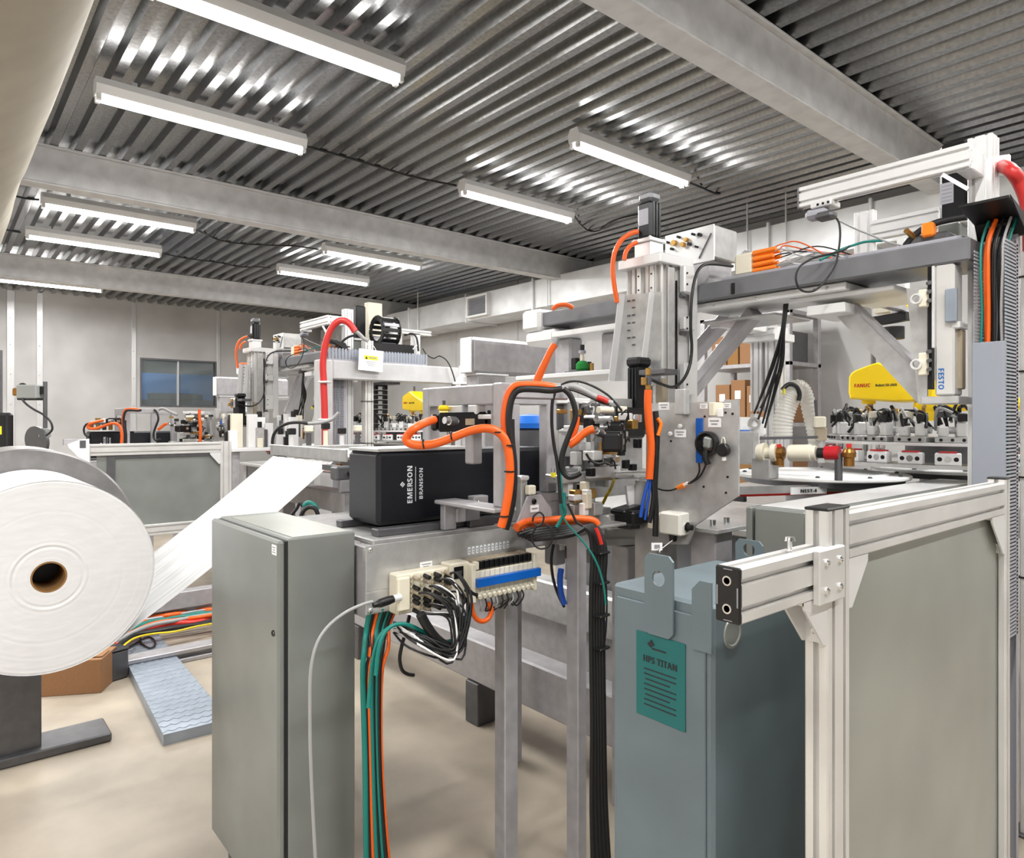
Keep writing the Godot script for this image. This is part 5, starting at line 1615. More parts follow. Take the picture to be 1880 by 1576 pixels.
func valve_board() -> void:
	var b := 1.645
	var x0: float = 0.8761
	var x1: float = 1.4389
	var y1: float = 1.1185
	var y0: float = 0.9343
	var t := thing("valve_board", "brushed steel mounting board on the front of the base frame", "board")
	var yr := y0 + 0.06
	var xs: float = 1.157
	part(t, "plate", Kit.new().box(x0, x1, yr, y1, b, b + 0.006, 0.001), "stainless")
	part(t, "lower_plate", Kit.new().box(x0, xs, y0, yr, b, b + 0.006, 0.001), "stainless")
	for p in [[x0 + 0.012, y1 - 0.012], [x0 + 0.012, y0 + 0.012], [x1 - 0.012, y1 - 0.012]]:
		bolt(t, V(p[0], p[1], b), NEARWARD, 0.006)
	part(t, "spacer", Kit.new().box(x0 + 0.02, x0 + 0.06, y1 - 0.05, y1 - 0.02, b + 0.006, 1.70), "stainless")
	part(t, "spacer", Kit.new().box(x1 - 0.06, x1 - 0.02, y1 - 0.05, y1 - 0.02, b + 0.006, 1.70), "stainless")
	sticker(t, Vector3(1.0634, 1.0428, -1.645), NEARWARD, 0.040, 0.020, 2)
	for i in 11:
		var xx: float = 1.214 + (1.3627 - 1.214) * i / 10.0
		var yy: float = 1.0605
		sticker(t, V(xx, 1.0645 + 0.002 * i / 10.0, b), NEARWARD, 0.0085, 0.022, 2, "print_white", "print_grey")
	# bus module with rows of round plugs
	var m := thing("bus_module", "cream fieldbus module crowded with round cable plugs on the mounting board", "module")
	var mx0: float = 0.944
	var mx1: float = 1.1106
	var my1: float = 1.0351
	var my0: float = 0.931
	part(m, "body", Kit.new().box(mx0, mx1, my0, my1 + 0.004, b - 0.045, b, 0.004), "cream")
	part(m, "end_block", Kit.new().box(mx0 - 0.004, mx0 + 0.034, my0 + 0.012, my1 - 0.002, b - 0.058, b - 0.045, 0.004), "cream")
	var mx2: float = 1.179
	var ctl := part(m, "control_head", Kit.new().box(mx1, mx2, my0 + 0.02, my1 + 0.012, b - 0.052, b, 0.004), "cream")
	part(ctl, "display", Kit.new().box(mx1 + 0.012, mx1 + 0.045, my1 - 0.032, my1 + 0.002, b - 0.054, b - 0.052, 0.001), "motor_black")
	part(ctl, "lens", Kit.new().box(mx1 + 0.02, mx1 + 0.038, my1 - 0.020, my1 - 0.010, b - 0.0546, b - 0.054), "steel_dark")
	var rng := RandomNumberGenerator.new()
	rng.seed = 41
	var gx := mx0 + 0.045
	var endc: Vector3 = Vector3(1.0744, 0.8414, -1.52)
	for i in 8:
		for j in 4:
			var px := gx + j * (mx1 - gx - 0.006) / 3.4
			var py := my0 + 0.010 + i * (my1 - my0 - 0.016) / 7.0
			var o := V(px, py, b - 0.045)
			part(m, "socket", Kit.new().cyl(o, o + Vector3(0, 0, 0.010), 0.0072, 8), "cream")
			if (i + j) % 7 == 6:
				continue
			part(m, "plug", Kit.new().cyl(o + Vector3(0, 0, 0.010), o + Vector3(0.002, -0.003, 0.034), 0.0058, 8), "rubber" if (i + j) % 3 != 1 else "cream_dark")
	# leads bundled out of the plugs
	for n in 27:
		var i := n % 8
		var j := n % 4
		var o := V(gx + j * (mx1 - gx - 0.006) / 3.4, my0 + 0.010 + i * (my1 - my0 - 0.016) / 7.0, b - 0.079)
		var e := endc + Vector3(rng.randf_range(-0.03, 0.012), rng.randf_range(-0.012, 0.012), rng.randf_range(-0.01, 0.012))
		var q1 := o + Vector3(0.012 + rng.randf() * 0.02, -0.004, 0.018)
		var q2 := o.lerp(e, 0.55) + Vector3(0.03 + rng.randf_range(0.0, 0.03), 0.03, 0.012)
		var q3 := e + Vector3(0.004, -0.006 - rng.randf() * 0.02, 0)
		var q4 := e + Vector3(-0.07 - rng.randf() * 0.03, 0.02 + rng.randf() * 0.03, -0.03)
		cable("plug_lead", "thin %s lead drooping from the cream fieldbus module" % ("white" if n % 5 == 1 else "black"), [o, q1, q2, q3, q4, V(0.98, 0.86 + 0.01 * (n % 4), 1.68)], 0.0030, "cable_white" if n % 5 == 1 else "cable_black", "cable", "%s plug leads" % ("white" if n % 5 == 1 else "black"), 5)
	# plug and grey bus cable at the left
	var pc := thing("bus_plug", "black cable plug screwed into the left end of the cream module", "plug")
	var p0: Vector3 = Vector3(0.9447, 0.9835, -1.585)
	part(pc, "coupling", Kit.new().cyl(p0, p0 + Vector3(-0.022, -0.001, 0), 0.010, 14), "alu_bright")
	part(pc, "grip", Kit.new().lathe(p0 + Vector3(-0.022, -0.001, 0), Vector3(-1, -0.1, 0.05), [[0, 0], [0, 0.010], [0.012, 0.0115], [0.04, 0.0115], [0.05, 0.008], [0.06, 0.0065], [0.06, 0]], 14), "black")
	cable("bus_cable", "pale grey cable arching from the black plug down past the cabinet", [Vector3(0.8654, 0.9843, -1.59), Vector3(0.8345, 0.9812, -1.59), Vector3(0.7923, 0.9707, -1.59), Vector3(0.7514, 0.9498, -1.59), Vector3(0.7229, 0.9219, -1.59), Vector3(0.7062, 0.8856, -1.59), Vector3(0.6978, 0.8348, -1.59), Vector3(0.6965, 0.7561, -1.59), Vector3(0.6978, 0.6503, -1.59), Vector3(0.7034, 0.5166, -1.59), Vector3(0.7117, 0.3546, -1.59), Vector3(0.7173, 0.1399, -1.59)], 0.0042, "cable_grey")
	# valve island
	var v := thing("valve_island", "cream valve island of twelve slices with a blue strip across", "valve")
	var vx0: float = 1.1697
	var vx1: float = 1.4195
	var vy0: float = 0.9258
	var vy1: float = 1.034
	var n := 12
	var w := (vx1 - vx0 - 0.03) / n
	part(v, "end_plate", Kit.new().box(vx0, vx0 + 0.016, vy0 + 0.004, vy1 + 0.008, b - 0.075, b, 0.003), "cream")
	part(v, "end_plate", Kit.new().box(vx1 - 0.014, vx1, vy0 + 0.004, vy1 + 0.008, b - 0.075, b, 0.003), "cream")
	for i in n:
		var a := vx0 + 0.016 + i * w
		var s := part(v, "slice", Kit.new().box(a + 0.0006, a + w - 0.0006, vy0 + 0.01, vy1 - 0.016, b - 0.068, b, 0.0015), "cream")
		part(s, "coil", Kit.new().box(a + 0.001, a + w - 0.001, vy1 - 0.016, vy1 + 0.012, b - 0.05, b - 0.006, 0.002), "cream_dark")
		part(s, "coil_plug", Kit.new().box(a + 0.0025, a + w - 0.0025, vy1 - 0.012, vy1 + 0.010, b - 0.066, b - 0.05, 0.001), "motor_black" if i > 0 else "cream")
		part(s, "ledge", Kit.new().box(a + 0.001, a + w - 0.001, vy1 - 0.05, vy1 - 0.044, b - 0.074, b - 0.068), "cream_dark")
		part(s, "port", Kit.new().cyl(V(a + w / 2, vy0 + 0.024, b - 0.068), V(a + w / 2, vy0 + 0.020, b - 0.082), w * 0.36, 8), "cream")
	part(v, "blue_strip", Kit.new().box(vx0 + 0.012, vx1 + 0.004, vy0 + 0.050, vy0 + 0.074, b - 0.088, b - 0.072, 0.001), "tape_blue", "blue marking strip")
	for i in 9:
		var s := V(vx0 + 0.03 + i * 0.02, vy0 + 0.014, b - 0.07)
		cable("air_tube", "thin black air tube looping under the valve island", [s, s + Vector3(0.002, -0.02, 0.006), s + Vector3(0.02 - 0.004 * i, -0.040 - 0.004 * (i % 3), -0.01), V(1.36, vy0 - 0.02, b - 0.02)], 0.0024, "cable_black" if i % 3 else "cable_grey", "tube", "air tubes under the valve island", 5)


func power_box() -> void:
	var t := thing("power_supply", "long navy ultrasonic power box with white vertical maker lettering", "power supply")
	twin(t)
	var b := 1.79
	var x0: float = 0.9907
	var x1: float = 1.6527
	var y0 := 1.142
	var y1: float = 1.3581
	part(t, "case", Kit.new().box(x0, x1, y0, y1, b, b + 0.19, 0.012), "navy_black")
	var lid := part(t, "lid", Kit.new().box(x0 + 0.002, 1.3232, y1, y1 + 0.010, b + 0.002, b + 0.188, 0.002), "stainless")
	var f := V(0, 0, b - 0.0006)
	var left := Vector3(-1, 0, 0)
	letters(t, "lettering", "EMERSON", Vector3(1.0995, 1.2579, -1.7894), Vector3.UP, left, 0.112, 0.0175, "print_white")
	letters(t, "lettering", "BRANSON", Vector3(1.1391, 1.2588, -1.7894), Vector3.UP, left, 0.094, 0.0125, "print_white")
	part(t, "divider_line", Kit.new().obox(Vector3(1.1197, 1.2583, -1.7894), Basis(), Vector3(0.0018, 0.105, 0.001)), "print_white")
	var e := part(t, "emblem", Kit.new().obox(Vector3(1.074, 1.2594, -1.7894), Basis(Vector3.BACK, PI / 4), Vector3(0.012, 0.012, 0.001)), "print_white")
	part(e, "emblem_bar", Kit.new().obox((Vector3(1.0736, 1.2594, -1.7888) as Vector3) + Vector3(0, 0.003, 0), Basis(Vector3.BACK, PI / 4), Vector3(0.0122, 0.0012, 0.0006)), "navy_black")
	part(e, "emblem_bar", Kit.new().obox((Vector3(1.0736, 1.2594, -1.7888) as Vector3) - Vector3(0, 0.003, 0), Basis(Vector3.BACK, PI / 4), Vector3(0.0122, 0.0012, 0.0006)), "navy_black")


func weld_frame() -> void:
	var f := thing("welding_stand", "lavender-grey square tube frame standing over the navy power box", "frame")
	twin(f)
	var x := 1.21
	var m := "steel_frame"
	# column by the thick orange cable
	var cx: float = 1.18
	var cx1: float = 1.2245
	part(f, "column", Kit.new().box(cx, cx1, 1.213, 1.555, 1.45, 1.49, 0.004), m)
	part(f, "column_foot", Kit.new().box(cx - 0.03, cx1 + 0.005, 1.201, 1.213, 1.445, 1.735, 0.003), m)
	part(f, "foot_arm", Kit.new().box(cx - 0.01, cx1 - 0.01, 1.121, 1.201, 1.708, 1.733, 0.003), m)
	# far column standing on the lid
	var ca: float = 1.1846
	part(f, "far_column", Kit.new().box(ca, ca + 0.042, y_lid(), 1.553, 1.815, 1.855, 0.004), m)
	# rail between both columns and cross rail along the station
	part(f, "rail", Kit.new().box(cx + 0.001, cx + 0.043, 1.495, 1.553, 1.49, 1.815, 0.004), m)
	part(f, "cross_rail", Kit.new().box(cx1, 1.4394, 1.512, 1.553, 1.452, 1.492, 0.004), m)
	sticker(f, Vector3(1.196, 1.54, -1.6047), LEFTWARD, 0.026, 0.026, 2)
	part(f, "lower_bar", Kit.new().box(cx + 0.002, cx + 0.03, 1.455, 1.468, 1.50, 1.80, 0.002), "alu_bright")
	part(f, "bracket", Kit.new().box(cx - 0.004, cx + 0.03, 1.468, 1.495, 1.56, 1.60, 0.002), "alu_bright")
	part(f, "bracket", Kit.new().box(cx - 0.004, cx + 0.03, 1.468, 1.495, 1.63, 1.70, 0.002), "alu_bright")
	# short hanging leg in front of the navy box
	var sx: float = 1.1925
	part(f, "hanging_leg", Kit.new().box(sx, sx + 0.038, 1.324, 1.455, 1.60, 1.638, 0.004), m)
	# inner arch behind
	var a := thing("inner_arch", "grey tube arch on a round foot behind the thick orange cable", "frame")
	twin(a)
	var ax: float = 1.6006
	var ax1: float = 1.6468
	part(a, "leg", Kit.new().box(ax, ax1, 1.205, 1.5075, 1.72, 1.765, 0.004), m)
	part(a, "foot", Kit.new().cyl(V((ax + ax1) / 2, 1.18, 1.742), V((ax + ax1) / 2, 1.205, 1.742), 0.045, 20), m)
	part(a, "base", Kit.new().box(ax - 0.05, ax1 + 0.12, 1.12, 1.18, 1.70, 1.80, 0.004), m)
	part(a, "top_bar", Kit.new().box(ax - 0.16, ax1 + 0.0, 1.5038, 1.5335, 1.722, 1.762, 0.003), m)
	part(a, "far_leg", Kit.new().box(ax - 0.16, ax - 0.12, 1.12, 1.5038, 1.722, 1.762, 0.003), m)
	# blue capped jar behind the arch
	var j := thing("blue_capped_jar", "grey container with a blue lid seen through the tube arch", "container")
	var jc: Vector3 = Vector3(1.9203, 1.3881, -2.1744)
	part(j, "body", Kit.new().lathe(Vector3(jc.x, 1.15, jc.z), Vector3.UP, [[0, 0], [0, 0.13], [0.26, 0.13], [0.27, 0.12], [0.27, 0]], 28), "steel_dark")
	part(j, "lid", Kit.new().lathe(Vector3(jc.x, 1.42, jc.z), Vector3.UP, [[0, 0], [0, 0.135], [0.02, 0.135], [0.05, 0.09], [0.06, 0]], 28), "blue_plastic")
	part(j, "band", Kit.new().lathe(Vector3(jc.x, 1.30, jc.z), Vector3.UP, [[0, 0.131], [0.004, 0.134], [0.03, 0.134], [0.034, 0.131]], 28), "motor_black")
	# motors clamped to the frame
	servo("weld_servo", "black servo motor under the frame rail, above the navy box", Vector3(1.1648, 1.4469, -1.6073), Vector3(0.78, 0.02, 0.62), 0.14, 0.055, Vector3(1.0957, 1.4515, -1.6001))
	var q := thing("yellow_sensor", "small yellow sensor head beside the black servo motor", "sensor")
	part(q, "body", Kit.new().obox(Vector3(1.1625, 1.4873, -1.7006), Basis(Vector3.UP, 0.6), Vector3(0.03, 0.018, 0.03), 0.006), "robot_yellow")
	part(q, "stem", Kit.new().cyl(Vector3(1.1625, 1.4905, -1.7006), (Vector3(1.1625, 1.4905, -1.7006) as Vector3) + Vector3(0, 0.02, 0), 0.005, 8), "steel_dark")


func y_lid() -> float:
	return 1.3581 + 0.010


# a square motor lying along dir, with a round connector at con
func servo(called: String, label: String, c: Vector3, dir: Vector3, l: float, s: float, con: Vector3) -> void:
	var t := thing(called, label, "motor")
	twin(t)
	dir = dir.normalized()
	var bs := Basis(dir, Vector3.UP, dir.cross(Vector3.UP))
	part(t, "body", Kit.new().obox(c, bs, Vector3(l, s, s), 0.006), "motor_black")
	part(t, "flange", Kit.new().obox(c + dir * (l / 2 + 0.005), bs, Vector3(0.010, s * 1.15, s * 1.15), 0.002), "motor_black")
	part(t, "rear_cap", Kit.new().obox(c - dir * (l / 2 + 0.010), bs, Vector3(0.02, s * 0.85, s * 0.85), 0.006), "black")
	part(t, "rating_plate", Kit.new().obox(c + bs.z * (s / 2 + 0.0006) + dir * l * 0.15, bs, Vector3(0.026, 0.018, 0.001)), "cream_dark")
	var d := (c - con).normalized()
	var k := part(t, "connector", Kit.new().lathe(con, d, [[0, 0], [0, 0.010], [0.016, 0.0105], [0.016, 0.013], [0.05, 0.0135], [0.05, 0.011], [0.07, 0.011], [0.07, 0]], 16), "chrome")
	part(k, "connector_sleeve", Kit.new().lathe(con + d * 0.018, d, [[0, 0.0136], [0.022, 0.0138]], 16), "steel_dark")


func side_plate() -> void:
	var x := 1.9
	var t := thing("side_plate", "large stainless side plate with cut corner, blue strip and paper stickers", "plate")
	twin(t)
	var px := [Vector3(1.9, 1.5107, -1.5383), Vector3(1.9, 1.5111, -1.2871), Vector3(1.9, 1.4639, -1.2851), Vector3(1.9, 1.4688, -1.2295), Vector3(1.9, 1.5167, -1.2295), Vector3(1.9, 1.5155, -1.1798), Vector3(1.9, 1.2165, -1.1798), Vector3(1.9, 1.1092, -1.3366), Vector3(1.9, 1.043, -1.3662), Vector3(1.9, 1.0194, -1.5383)]
	var poly := PackedVector2Array()
	for p in px:
		poly.append(Vector2(-p.z, p.y))
	part(t, "plate", Kit.new().ext(poly, Vector3(x, 0, 0), Vector3(0, 0, -1), Vector3.UP, Vector3(0.010, 0, 0)), "stainless")
	part(t, "blue_strip", Kit.new().box(x - 0.006, x, 1.3141, 1.4588, 1.3055, 1.3303, 0.001), "tape_blue", "blue sensor strip")
	for s in [[1219, 746, 0.044, 0.026], [1292, 746, 0.028, 0.016], [1335, 745, 0.026, 0.016], [1312, 776, 0.046, 0.030], [1249, 796, 0.044, 0.026]]:
		var u: float = (s[0] - 940.0) / 1265.0
		var d: float = x / (0.6428 + 0.766 * u)
		sticker(t, V(x, 1.45 - (s[1] - 773.0) / 1265.0 * d, d * (0.766 - 0.6428 * u)), LEFTWARD, s[2], s[3], 2)
	for s in [[1249, 783], [1231, 797]]:
		var u: float = (s[0] - 940.0) / 1265.0
		var d: float = x / (0.6428 + 0.766 * u)
		bolt(t, V(x, 1.45 - (s[1] - 773.0) / 1265.0 * d, d * (0.766 - 0.6428 * u)), LEFTWARD, 0.008, "white")
	for s in [[1232, 810], [1294, 765], [1345, 760], [1332, 758], [1292, 894], [1333, 905], [1336, 876]]:
		var u: float = (s[0] - 940.0) / 1265.0
		var d: float = x / (0.6428 + 0.766 * u)
		bolt(t, V(x, 1.45 - (s[1] - 773.0) / 1265.0 * d, d * (0.766 - 0.6428 * u)), LEFTWARD, 0.004, "motor_black")
	part(t, "notch_block", Kit.new().box(x - 0.004, x + 0.05, 1.4656, 1.509, 1.263, 1.283, 0.002), "cream")
	part(t, "notch_block", Kit.new().box(x - 0.004, x + 0.05, 1.462, 1.4895, 1.2314, 1.2511, 0.002), "white")
	part(t, "guide_block", Kit.new().box(x - 0.03, x, 1.4698, 1.5545, 1.3556, 1.3965, 0.003), "stainless")
	# lens assembly and knob on the plate
	var l := thing("camera_ring", "black round camera ring on the stainless side plate", "camera")
	twin(l)
	var lc: Vector3 = Vector3(1.895, 1.377, -1.2817)
	part(l, "ring", Kit.new().lathe(lc, LEFTWARD, [[0.0, 0.030], [0.0, 0.040], [0.018, 0.040], [0.02, 0.034], [0.012, 0.026], [0.0, 0.026]], 28), "black")
	part(l, "camera_body", Kit.new().obox(lc + Vector3(-0.012, 0.004, 0.008), Basis(Vector3.RIGHT, 0.2), Vector3(0.03, 0.034, 0.026), 0.004), "partition_grey")
	part(l, "lens", Kit.new().cyl(lc + Vector3(-0.02, 0.0, -0.012), lc + Vector3(-0.034, 0.0, -0.012), 0.011, 14), "motor_black")
	part(l, "cable_stub", Kit.new().tube([lc + Vector3(-0.012, -0.02, 0.0), lc + Vector3(-0.016, -0.045, 0.0), lc + Vector3(-0.012, -0.066, 0.006)], 0.010, 8, 4), "black")
	var k := thing("adjusting_knob", "black adjusting knob with white handle on the side plate", "knob")
	twin(k)
	var kc: Vector3 = Vector3(1.9, 1.3597, -1.2179)
	part(k, "knob", Kit.new().lathe(kc, LEFTWARD, [[0, 0], [0, 0.010], [0.012, 0.010], [0.014, 0.021], [0.028, 0.021], [0.031, 0.018], [0.031, 0]], 20), "black")
	part(k, "handle", Kit.new().obox(kc + Vector3(-0.02, -0.028, 0.002), Basis(), Vector3(0.012, 0.016, 0.012), 0.003), "white")
	part(k, "bail", Kit.new().tube([kc + Vector3(-0.02, 0.016, 0.006), kc + Vector3(-0.02, 0.034, 0.004), kc + Vector3(-0.02, 0.036, -0.004), kc + Vector3(-0.02, 0.016, -0.008)], 0.002, 6, 5), "cream")
	# post with cream junction box
	var p := thing("square_post", "broad square steel post with white tag under the side plate", "post")
	twin(p)
	var qx: float = 1.9113
	part(p, "post", Kit.new().box(qx, 2.0249, 0.0, 1.2414, 1.5, 1.60, 0.004), "stainless")
	sticker(p, Vector3(1.9966, 1.1539, -1.5), NEARWARD, 0.030, 0.026, 1)
	part(p, "channel", Kit.new().box(2.0249, 2.0249 + 0.03, 0.0, 1.12, 1.52, 1.6, 0.002), "aluminium")
	var jb := thing("junction_box", "cream square junction box with black cable glands on the square post", "box")
	var j0: float = 1.8503
	part(jb, "lid", Kit.new().box(j0 - 0.004, j0 + 0.004, 1.0778, 1.1449, 1.3965 * 0.0 + 1.36, 1.44, 0.003), "ivory")
	part(jb, "body", Kit.new().box(j0 + 0.004, j0 + 0.055, 1.0743, 1.1484, 1.36, 1.442, 0.004), "ivory")
	part(jb, "gland", Kit.new().lathe(V(j0 + 0.036, 1.1026, 1.36), NEARWARD, [[0, 0], [0, 0.015], [0.005, 0.015], [0.006, 0.010], [0.022, 0.009], [0.022, 0]], 16), "black")
	part(jb, "gland_ring", Kit.new().lathe(V(j0 + 0.036, 1.1026, 1.36), NEARWARD, [[0, 0.018], [0.004, 0.017], [0.004, 0.014]], 16), "chrome")
	part(jb, "gland", Kit.new().cyl(V(j0 + 0.018, 1.0743, 1.40), V(j0 + 0.018, 1.0531, 1.40), 0.015, 14, 0.012), "black")
	part(jb, "mounting_ear", Kit.new().box(j0 + 0.01, j0 + 0.05, 1.0849, 1.1378, 1.442, 1.50, 0.002), "cream")
	var tg := thing("cable_tag", "white printed cable tag tied under the cream junction box", "tag")
	var tc: Vector3 = Vector3(1.6238, 1.0811, -1.2744)
	part(tg, "tag", Kit.new().obox(tc, Basis(Vector3.UP, -0.7), Vector3(0.032, 0.022, 0.002)), "label_white")
	part(tg, "print", Kit.new().obox(tc + Vector3(-0.001, 0.0, 0.0015), Basis(Vector3.UP, -0.7), Vector3(0.016, 0.012, 0.001)), "print_grey")
	part(tg, "tie", Kit.new().tube([tc + Vector3(-0.02, 0, 0.02), tc + Vector3(0.0, -0.016, 0.01), tc + Vector3(0.02, -0.01, 0.0), V(j0 + 0.018, 1.0567, 1.40)], 0.0016, 6, 5), "white")
	# pedestal with flat top behind the box
	var pd := thing("flat_pedestal", "short steel pedestal with a flat square top behind the junction box", "pedestal")
	var pc: Vector3 = Vector3(2.0314, 1.0877, -1.3632)
	part(pd, "column", Kit.new().box(pc.x - 0.05, pc.x + 0.05, 0.0, pc.y - 0.004, -pc.z - 0.05, -pc.z + 0.05, 0.004), "steel_frame")
	part(pd, "top", Kit.new().box(pc.x - 0.10, pc.x + 0.09, pc.y - 0.004, pc.y + 0.01, -pc.z - 0.09, -pc.z + 0.10, 0.002), "stainless")
	for s in [-0.05, 0.03]:
		part(pd, "levelling_bolt", Kit.new().cyl(Vector3(pc.x + s, pc.y + 0.01, pc.z + 0.04), Vector3(pc.x + s, pc.y + 0.034, pc.z + 0.04), 0.010, 8), "chrome")


func cluster() -> void:
	# the crowded press head between frame and side plate
	servo("press_servo", "stubby black servo motor in front of the press unit", Vector3(1.6242, 1.3854, -1.4438), Vector3(0.8, 0, -0.6), 0.105, 0.062, Vector3(1.5039, 1.4257, -1.4141))
	servo("press_servo", "dark servo motor lying behind the stubby press servo", Vector3(1.7458, 1.4191, -1.5375), Vector3(0.8, 0, -0.6), 0.09, 0.05, Vector3(1.7013, 1.4282, -1.5749))
	var h := thing("press_unit", "crowded stainless press unit with brackets, valves and fittings", "press")
	twin(h)
	part(h, "base_beam", Kit.new().box(1.5682, 2.0323, 1.2424, 1.2723, 1.62, 1.70, 0.004), "stainless")
	part(h, "front_beam", Kit.new().box(1.6804, 1.8396, 1.255, 1.2914, 1.60, 1.62, 0.003), "white_plate")
	part(h, "round_bar", Kit.new().cyl(Vector3(1.7774, 1.2621, -1.58), Vector3(2.0322, 1.253, -1.58), 0.012, 14), "chrome")
	part(h, "column", Kit.new().box(1.6324, 1.6845, 1.12, 1.2513, 1.66, 1.70, 0.003), "steel_frame")
	part(h, "column", Kit.new().box(1.7117, 1.7551, 1.12, 1.2457, 1.64, 1.68, 0.003), "stainless")
	part(h, "back_plate", Kit.new().box(1.7768, 2.2637, 1.15, 1.54, 1.85, 1.862, 0.002), "stainless")
	part(h, "window_block", Kit.new().box(1.7453, 1.8238, 1.4162, 1.5117, 1.82, 1.85, 0.004), "steel_dark")
	part(h, "top_bar", Kit.new().box(1.7261, 1.8994, 1.5129, 1.5346, 1.80, 1.84, 0.003), "white_plate")
	part(h, "wedge_plate", Kit.new().ext(PackedVector2Array([Vector2(0, 0), Vector2(0.07, 0), Vector2(0.05, -0.10), Vector2(0.02, -0.10)]), Vector3(1.8684, 1.2198, -1.6), Vector3.RIGHT, Vector3.UP, Vector3(0, 0, -0.01)), "white_plate")
	var rng := RandomNumberGenerator.new()
	rng.seed = 5
	var ms := ["stainless", "alu_bright", "steel_dark", "cream", "black", "white_plate", "brass", "motor_black", "steel_frame"]
	for i in 46:
		var gx := rng.randf_range(1034, 1150)
		var gy := rng.randf_range(742, 866)
		if absf(gy - 800) < 22 and gx > 1080:
			continue
		var d := rng.randf_range(2.28, 2.62)
		var u := (gx - 940.0) / 1265.0
		var p := Vector3(d * (0.6428 + 0.766 * u), 1.45 - (gy - 773.0) / 1265.0 * d, -d * (0.766 - 0.6428 * u))
		var m: String = ms[rng.randi() % ms.size()]
		if rng.randf() < 0.6:
			part(h, "fitting_block", Kit.new().obox(p, Basis(Vector3.UP, rng.randi_range(0, 3) * 0.15), Vector3(rng.randf_range(0.02, 0.06), rng.randf_range(0.015, 0.045), rng.randf_range(0.02, 0.05)), 0.003), m)
		else:
			var ax: Vector3 = [Vector3.UP, Vector3.RIGHT, Vector3.BACK][rng.randi() % 3]
			var l := rng.randf_range(0.02, 0.05)
			part(h, "fitting", Kit.new().cyl(p - ax * l, p + ax * l, rng.randf_range(0.006, 0.014), 10, -1, 0.002), m)
	for i in 40:
		var gx := rng.randf_range(1030, 1172)
		var gy := rng.randf_range(738, 872)
		var d := rng.randf_range(2.22, 2.45)
		var u := (gx - 940.0) / 1265.0
		var p := Vector3(d * (0.6428 + 0.766 * u), 1.45 - (gy - 773.0) / 1265.0 * d, -d * (0.766 - 0.6428 * u))
		var m: String = ["motor_black", "black", "chrome", "steel_dark", "stainless", "motor_black", "brass"][rng.randi() % 7]
		if i % 2:
			part(h, "fitting_block", Kit.new().obox(p, Basis(), Vector3(rng.randf_range(0.012, 0.035), rng.randf_range(0.010, 0.03), rng.randf_range(0.012, 0.03)), 0.002), m)
		else:
			var q := p + Vector3(rng.randf_range(-0.03, 0.03), rng.randf_range(-0.04, 0.02), rng.randf_range(-0.03, 0.03))
			part(h, "wire", Kit.new().tube([p, (p + q) / 2 + Vector3(0, rng.randf_range(0.01, 0.03), 0.01), q], 0.003, 6, 5), "cable_black" if i % 3 else "cable_grey")
	part(h, "black_gear_case", Kit.new().box(2.0657, 2.1985, 1.3819, 1.5032, 1.78, 1.84, 0.008), "black")
	for i in 3:
		part(h, "support_arm", Kit.new().box(1.7758 + i * 0.08, 1.7758 + 0.02 + i * 0.08, 1.2, 1.52, 1.76, 1.85, 0.002), "stainless")
	# lower press: clamps and rods under the beam
	var w := thing("lower_clamps", "row of small clamps and rods under the press head beam", "clamp")
	for i in 14:
		var gx := rng.randf_range(1036, 1096)
		var gy := rng.randf_range(890, 940)
		var d := rng.randf_range(2.2, 2.45)
		var u := (gx - 940.0) / 1265.0
		var p := Vector3(d * (0.6428 + 0.766 * u), 1.45 - (gy - 773.0) / 1265.0 * d, -d * (0.766 - 0.6428 * u))
		part(w, "clamp_piece", Kit.new().obox(p, Basis(), Vector3(rng.randf_range(0.015, 0.045), rng.randf_range(0.02, 0.05), 0.03), 0.003), ms[rng.randi() % ms.size()])
	part(w, "clamp_base", Kit.new().box(1.665, 1.858, 1.12, 1.14, 1.66, 1.82, 0.003), "stainless")
	part(w, "cream_valve", Kit.new().obox(Vector3(1.598, 1.1943, -1.531), Basis(Vector3.UP, 0.2), Vector3(0.03, 0.05, 0.02), 0.003), "cream")
	part(w, "cream_valve", Kit.new().obox(Vector3(1.59, 1.1683, -1.5377), Basis(Vector3.UP, 0.2), Vector3(0.03, 0.04, 0.02), 0.003), "white")
	# triangular bracket with white tag
	var tb := thing("tag_bracket", "grey triangular bracket with a white tag behind the orange bundle", "bracket")
	var q := [Vector3(1.3555, 1.1201, -1.6), Vector3(1.4085, 1.2158, -1.6), Vector3(1.4633, 1.2188, -1.6), Vector3(1.5055, 1.1691, -1.6), Vector3(1.5103, 1.1114, -1.6)]
	var poly := PackedVector2Array()
	for p in q:
		poly.append(Vector2(p.x, p.y))
	part(tb, "plate", Kit.new().ext(poly, Vector3(0, 0, -1.60), Vector3.RIGHT, Vector3.UP, Vector3(0, 0, -0.008)), "steel_frame")
	sticker(tb, Vector3(1.4334, 1.1767, -1.6), NEARWARD, 0.034, 0.022, 1)
	bolt(tb, Vector3(1.4311, 1.199, -1.6), NEARWARD, 0.009, "motor_black")
	part(tb, "clamp_post", Kit.new().box(1.4055, 1.4327, 1.12, 1.2782, 1.63, 1.66, 0.003), "stainless")
	part(tb, "wing_nut", Kit.new().obox(Vector3(1.4103, 1.2717, -1.62), Basis(), Vector3(0.035, 0.014, 0.012), 0.004), "alu_bright")
	part(tb, "clamp_top", Kit.new().obox(Vector3(1.4308, 1.2335, -1.615), Basis(), Vector3(0.03, 0.03, 0.024), 0.004), "cream")
	# slide plate blocks on the bed in front of the navy box
	var sb := thing("slide_blocks", "grey slide blocks and clamps on the bed before the navy box", "clamp")
	part(sb, "block", Kit.new().box(1.2742, 1.3314, 1.1823, 1.217, 1.70, 1.735, 0.003), "steel_frame")
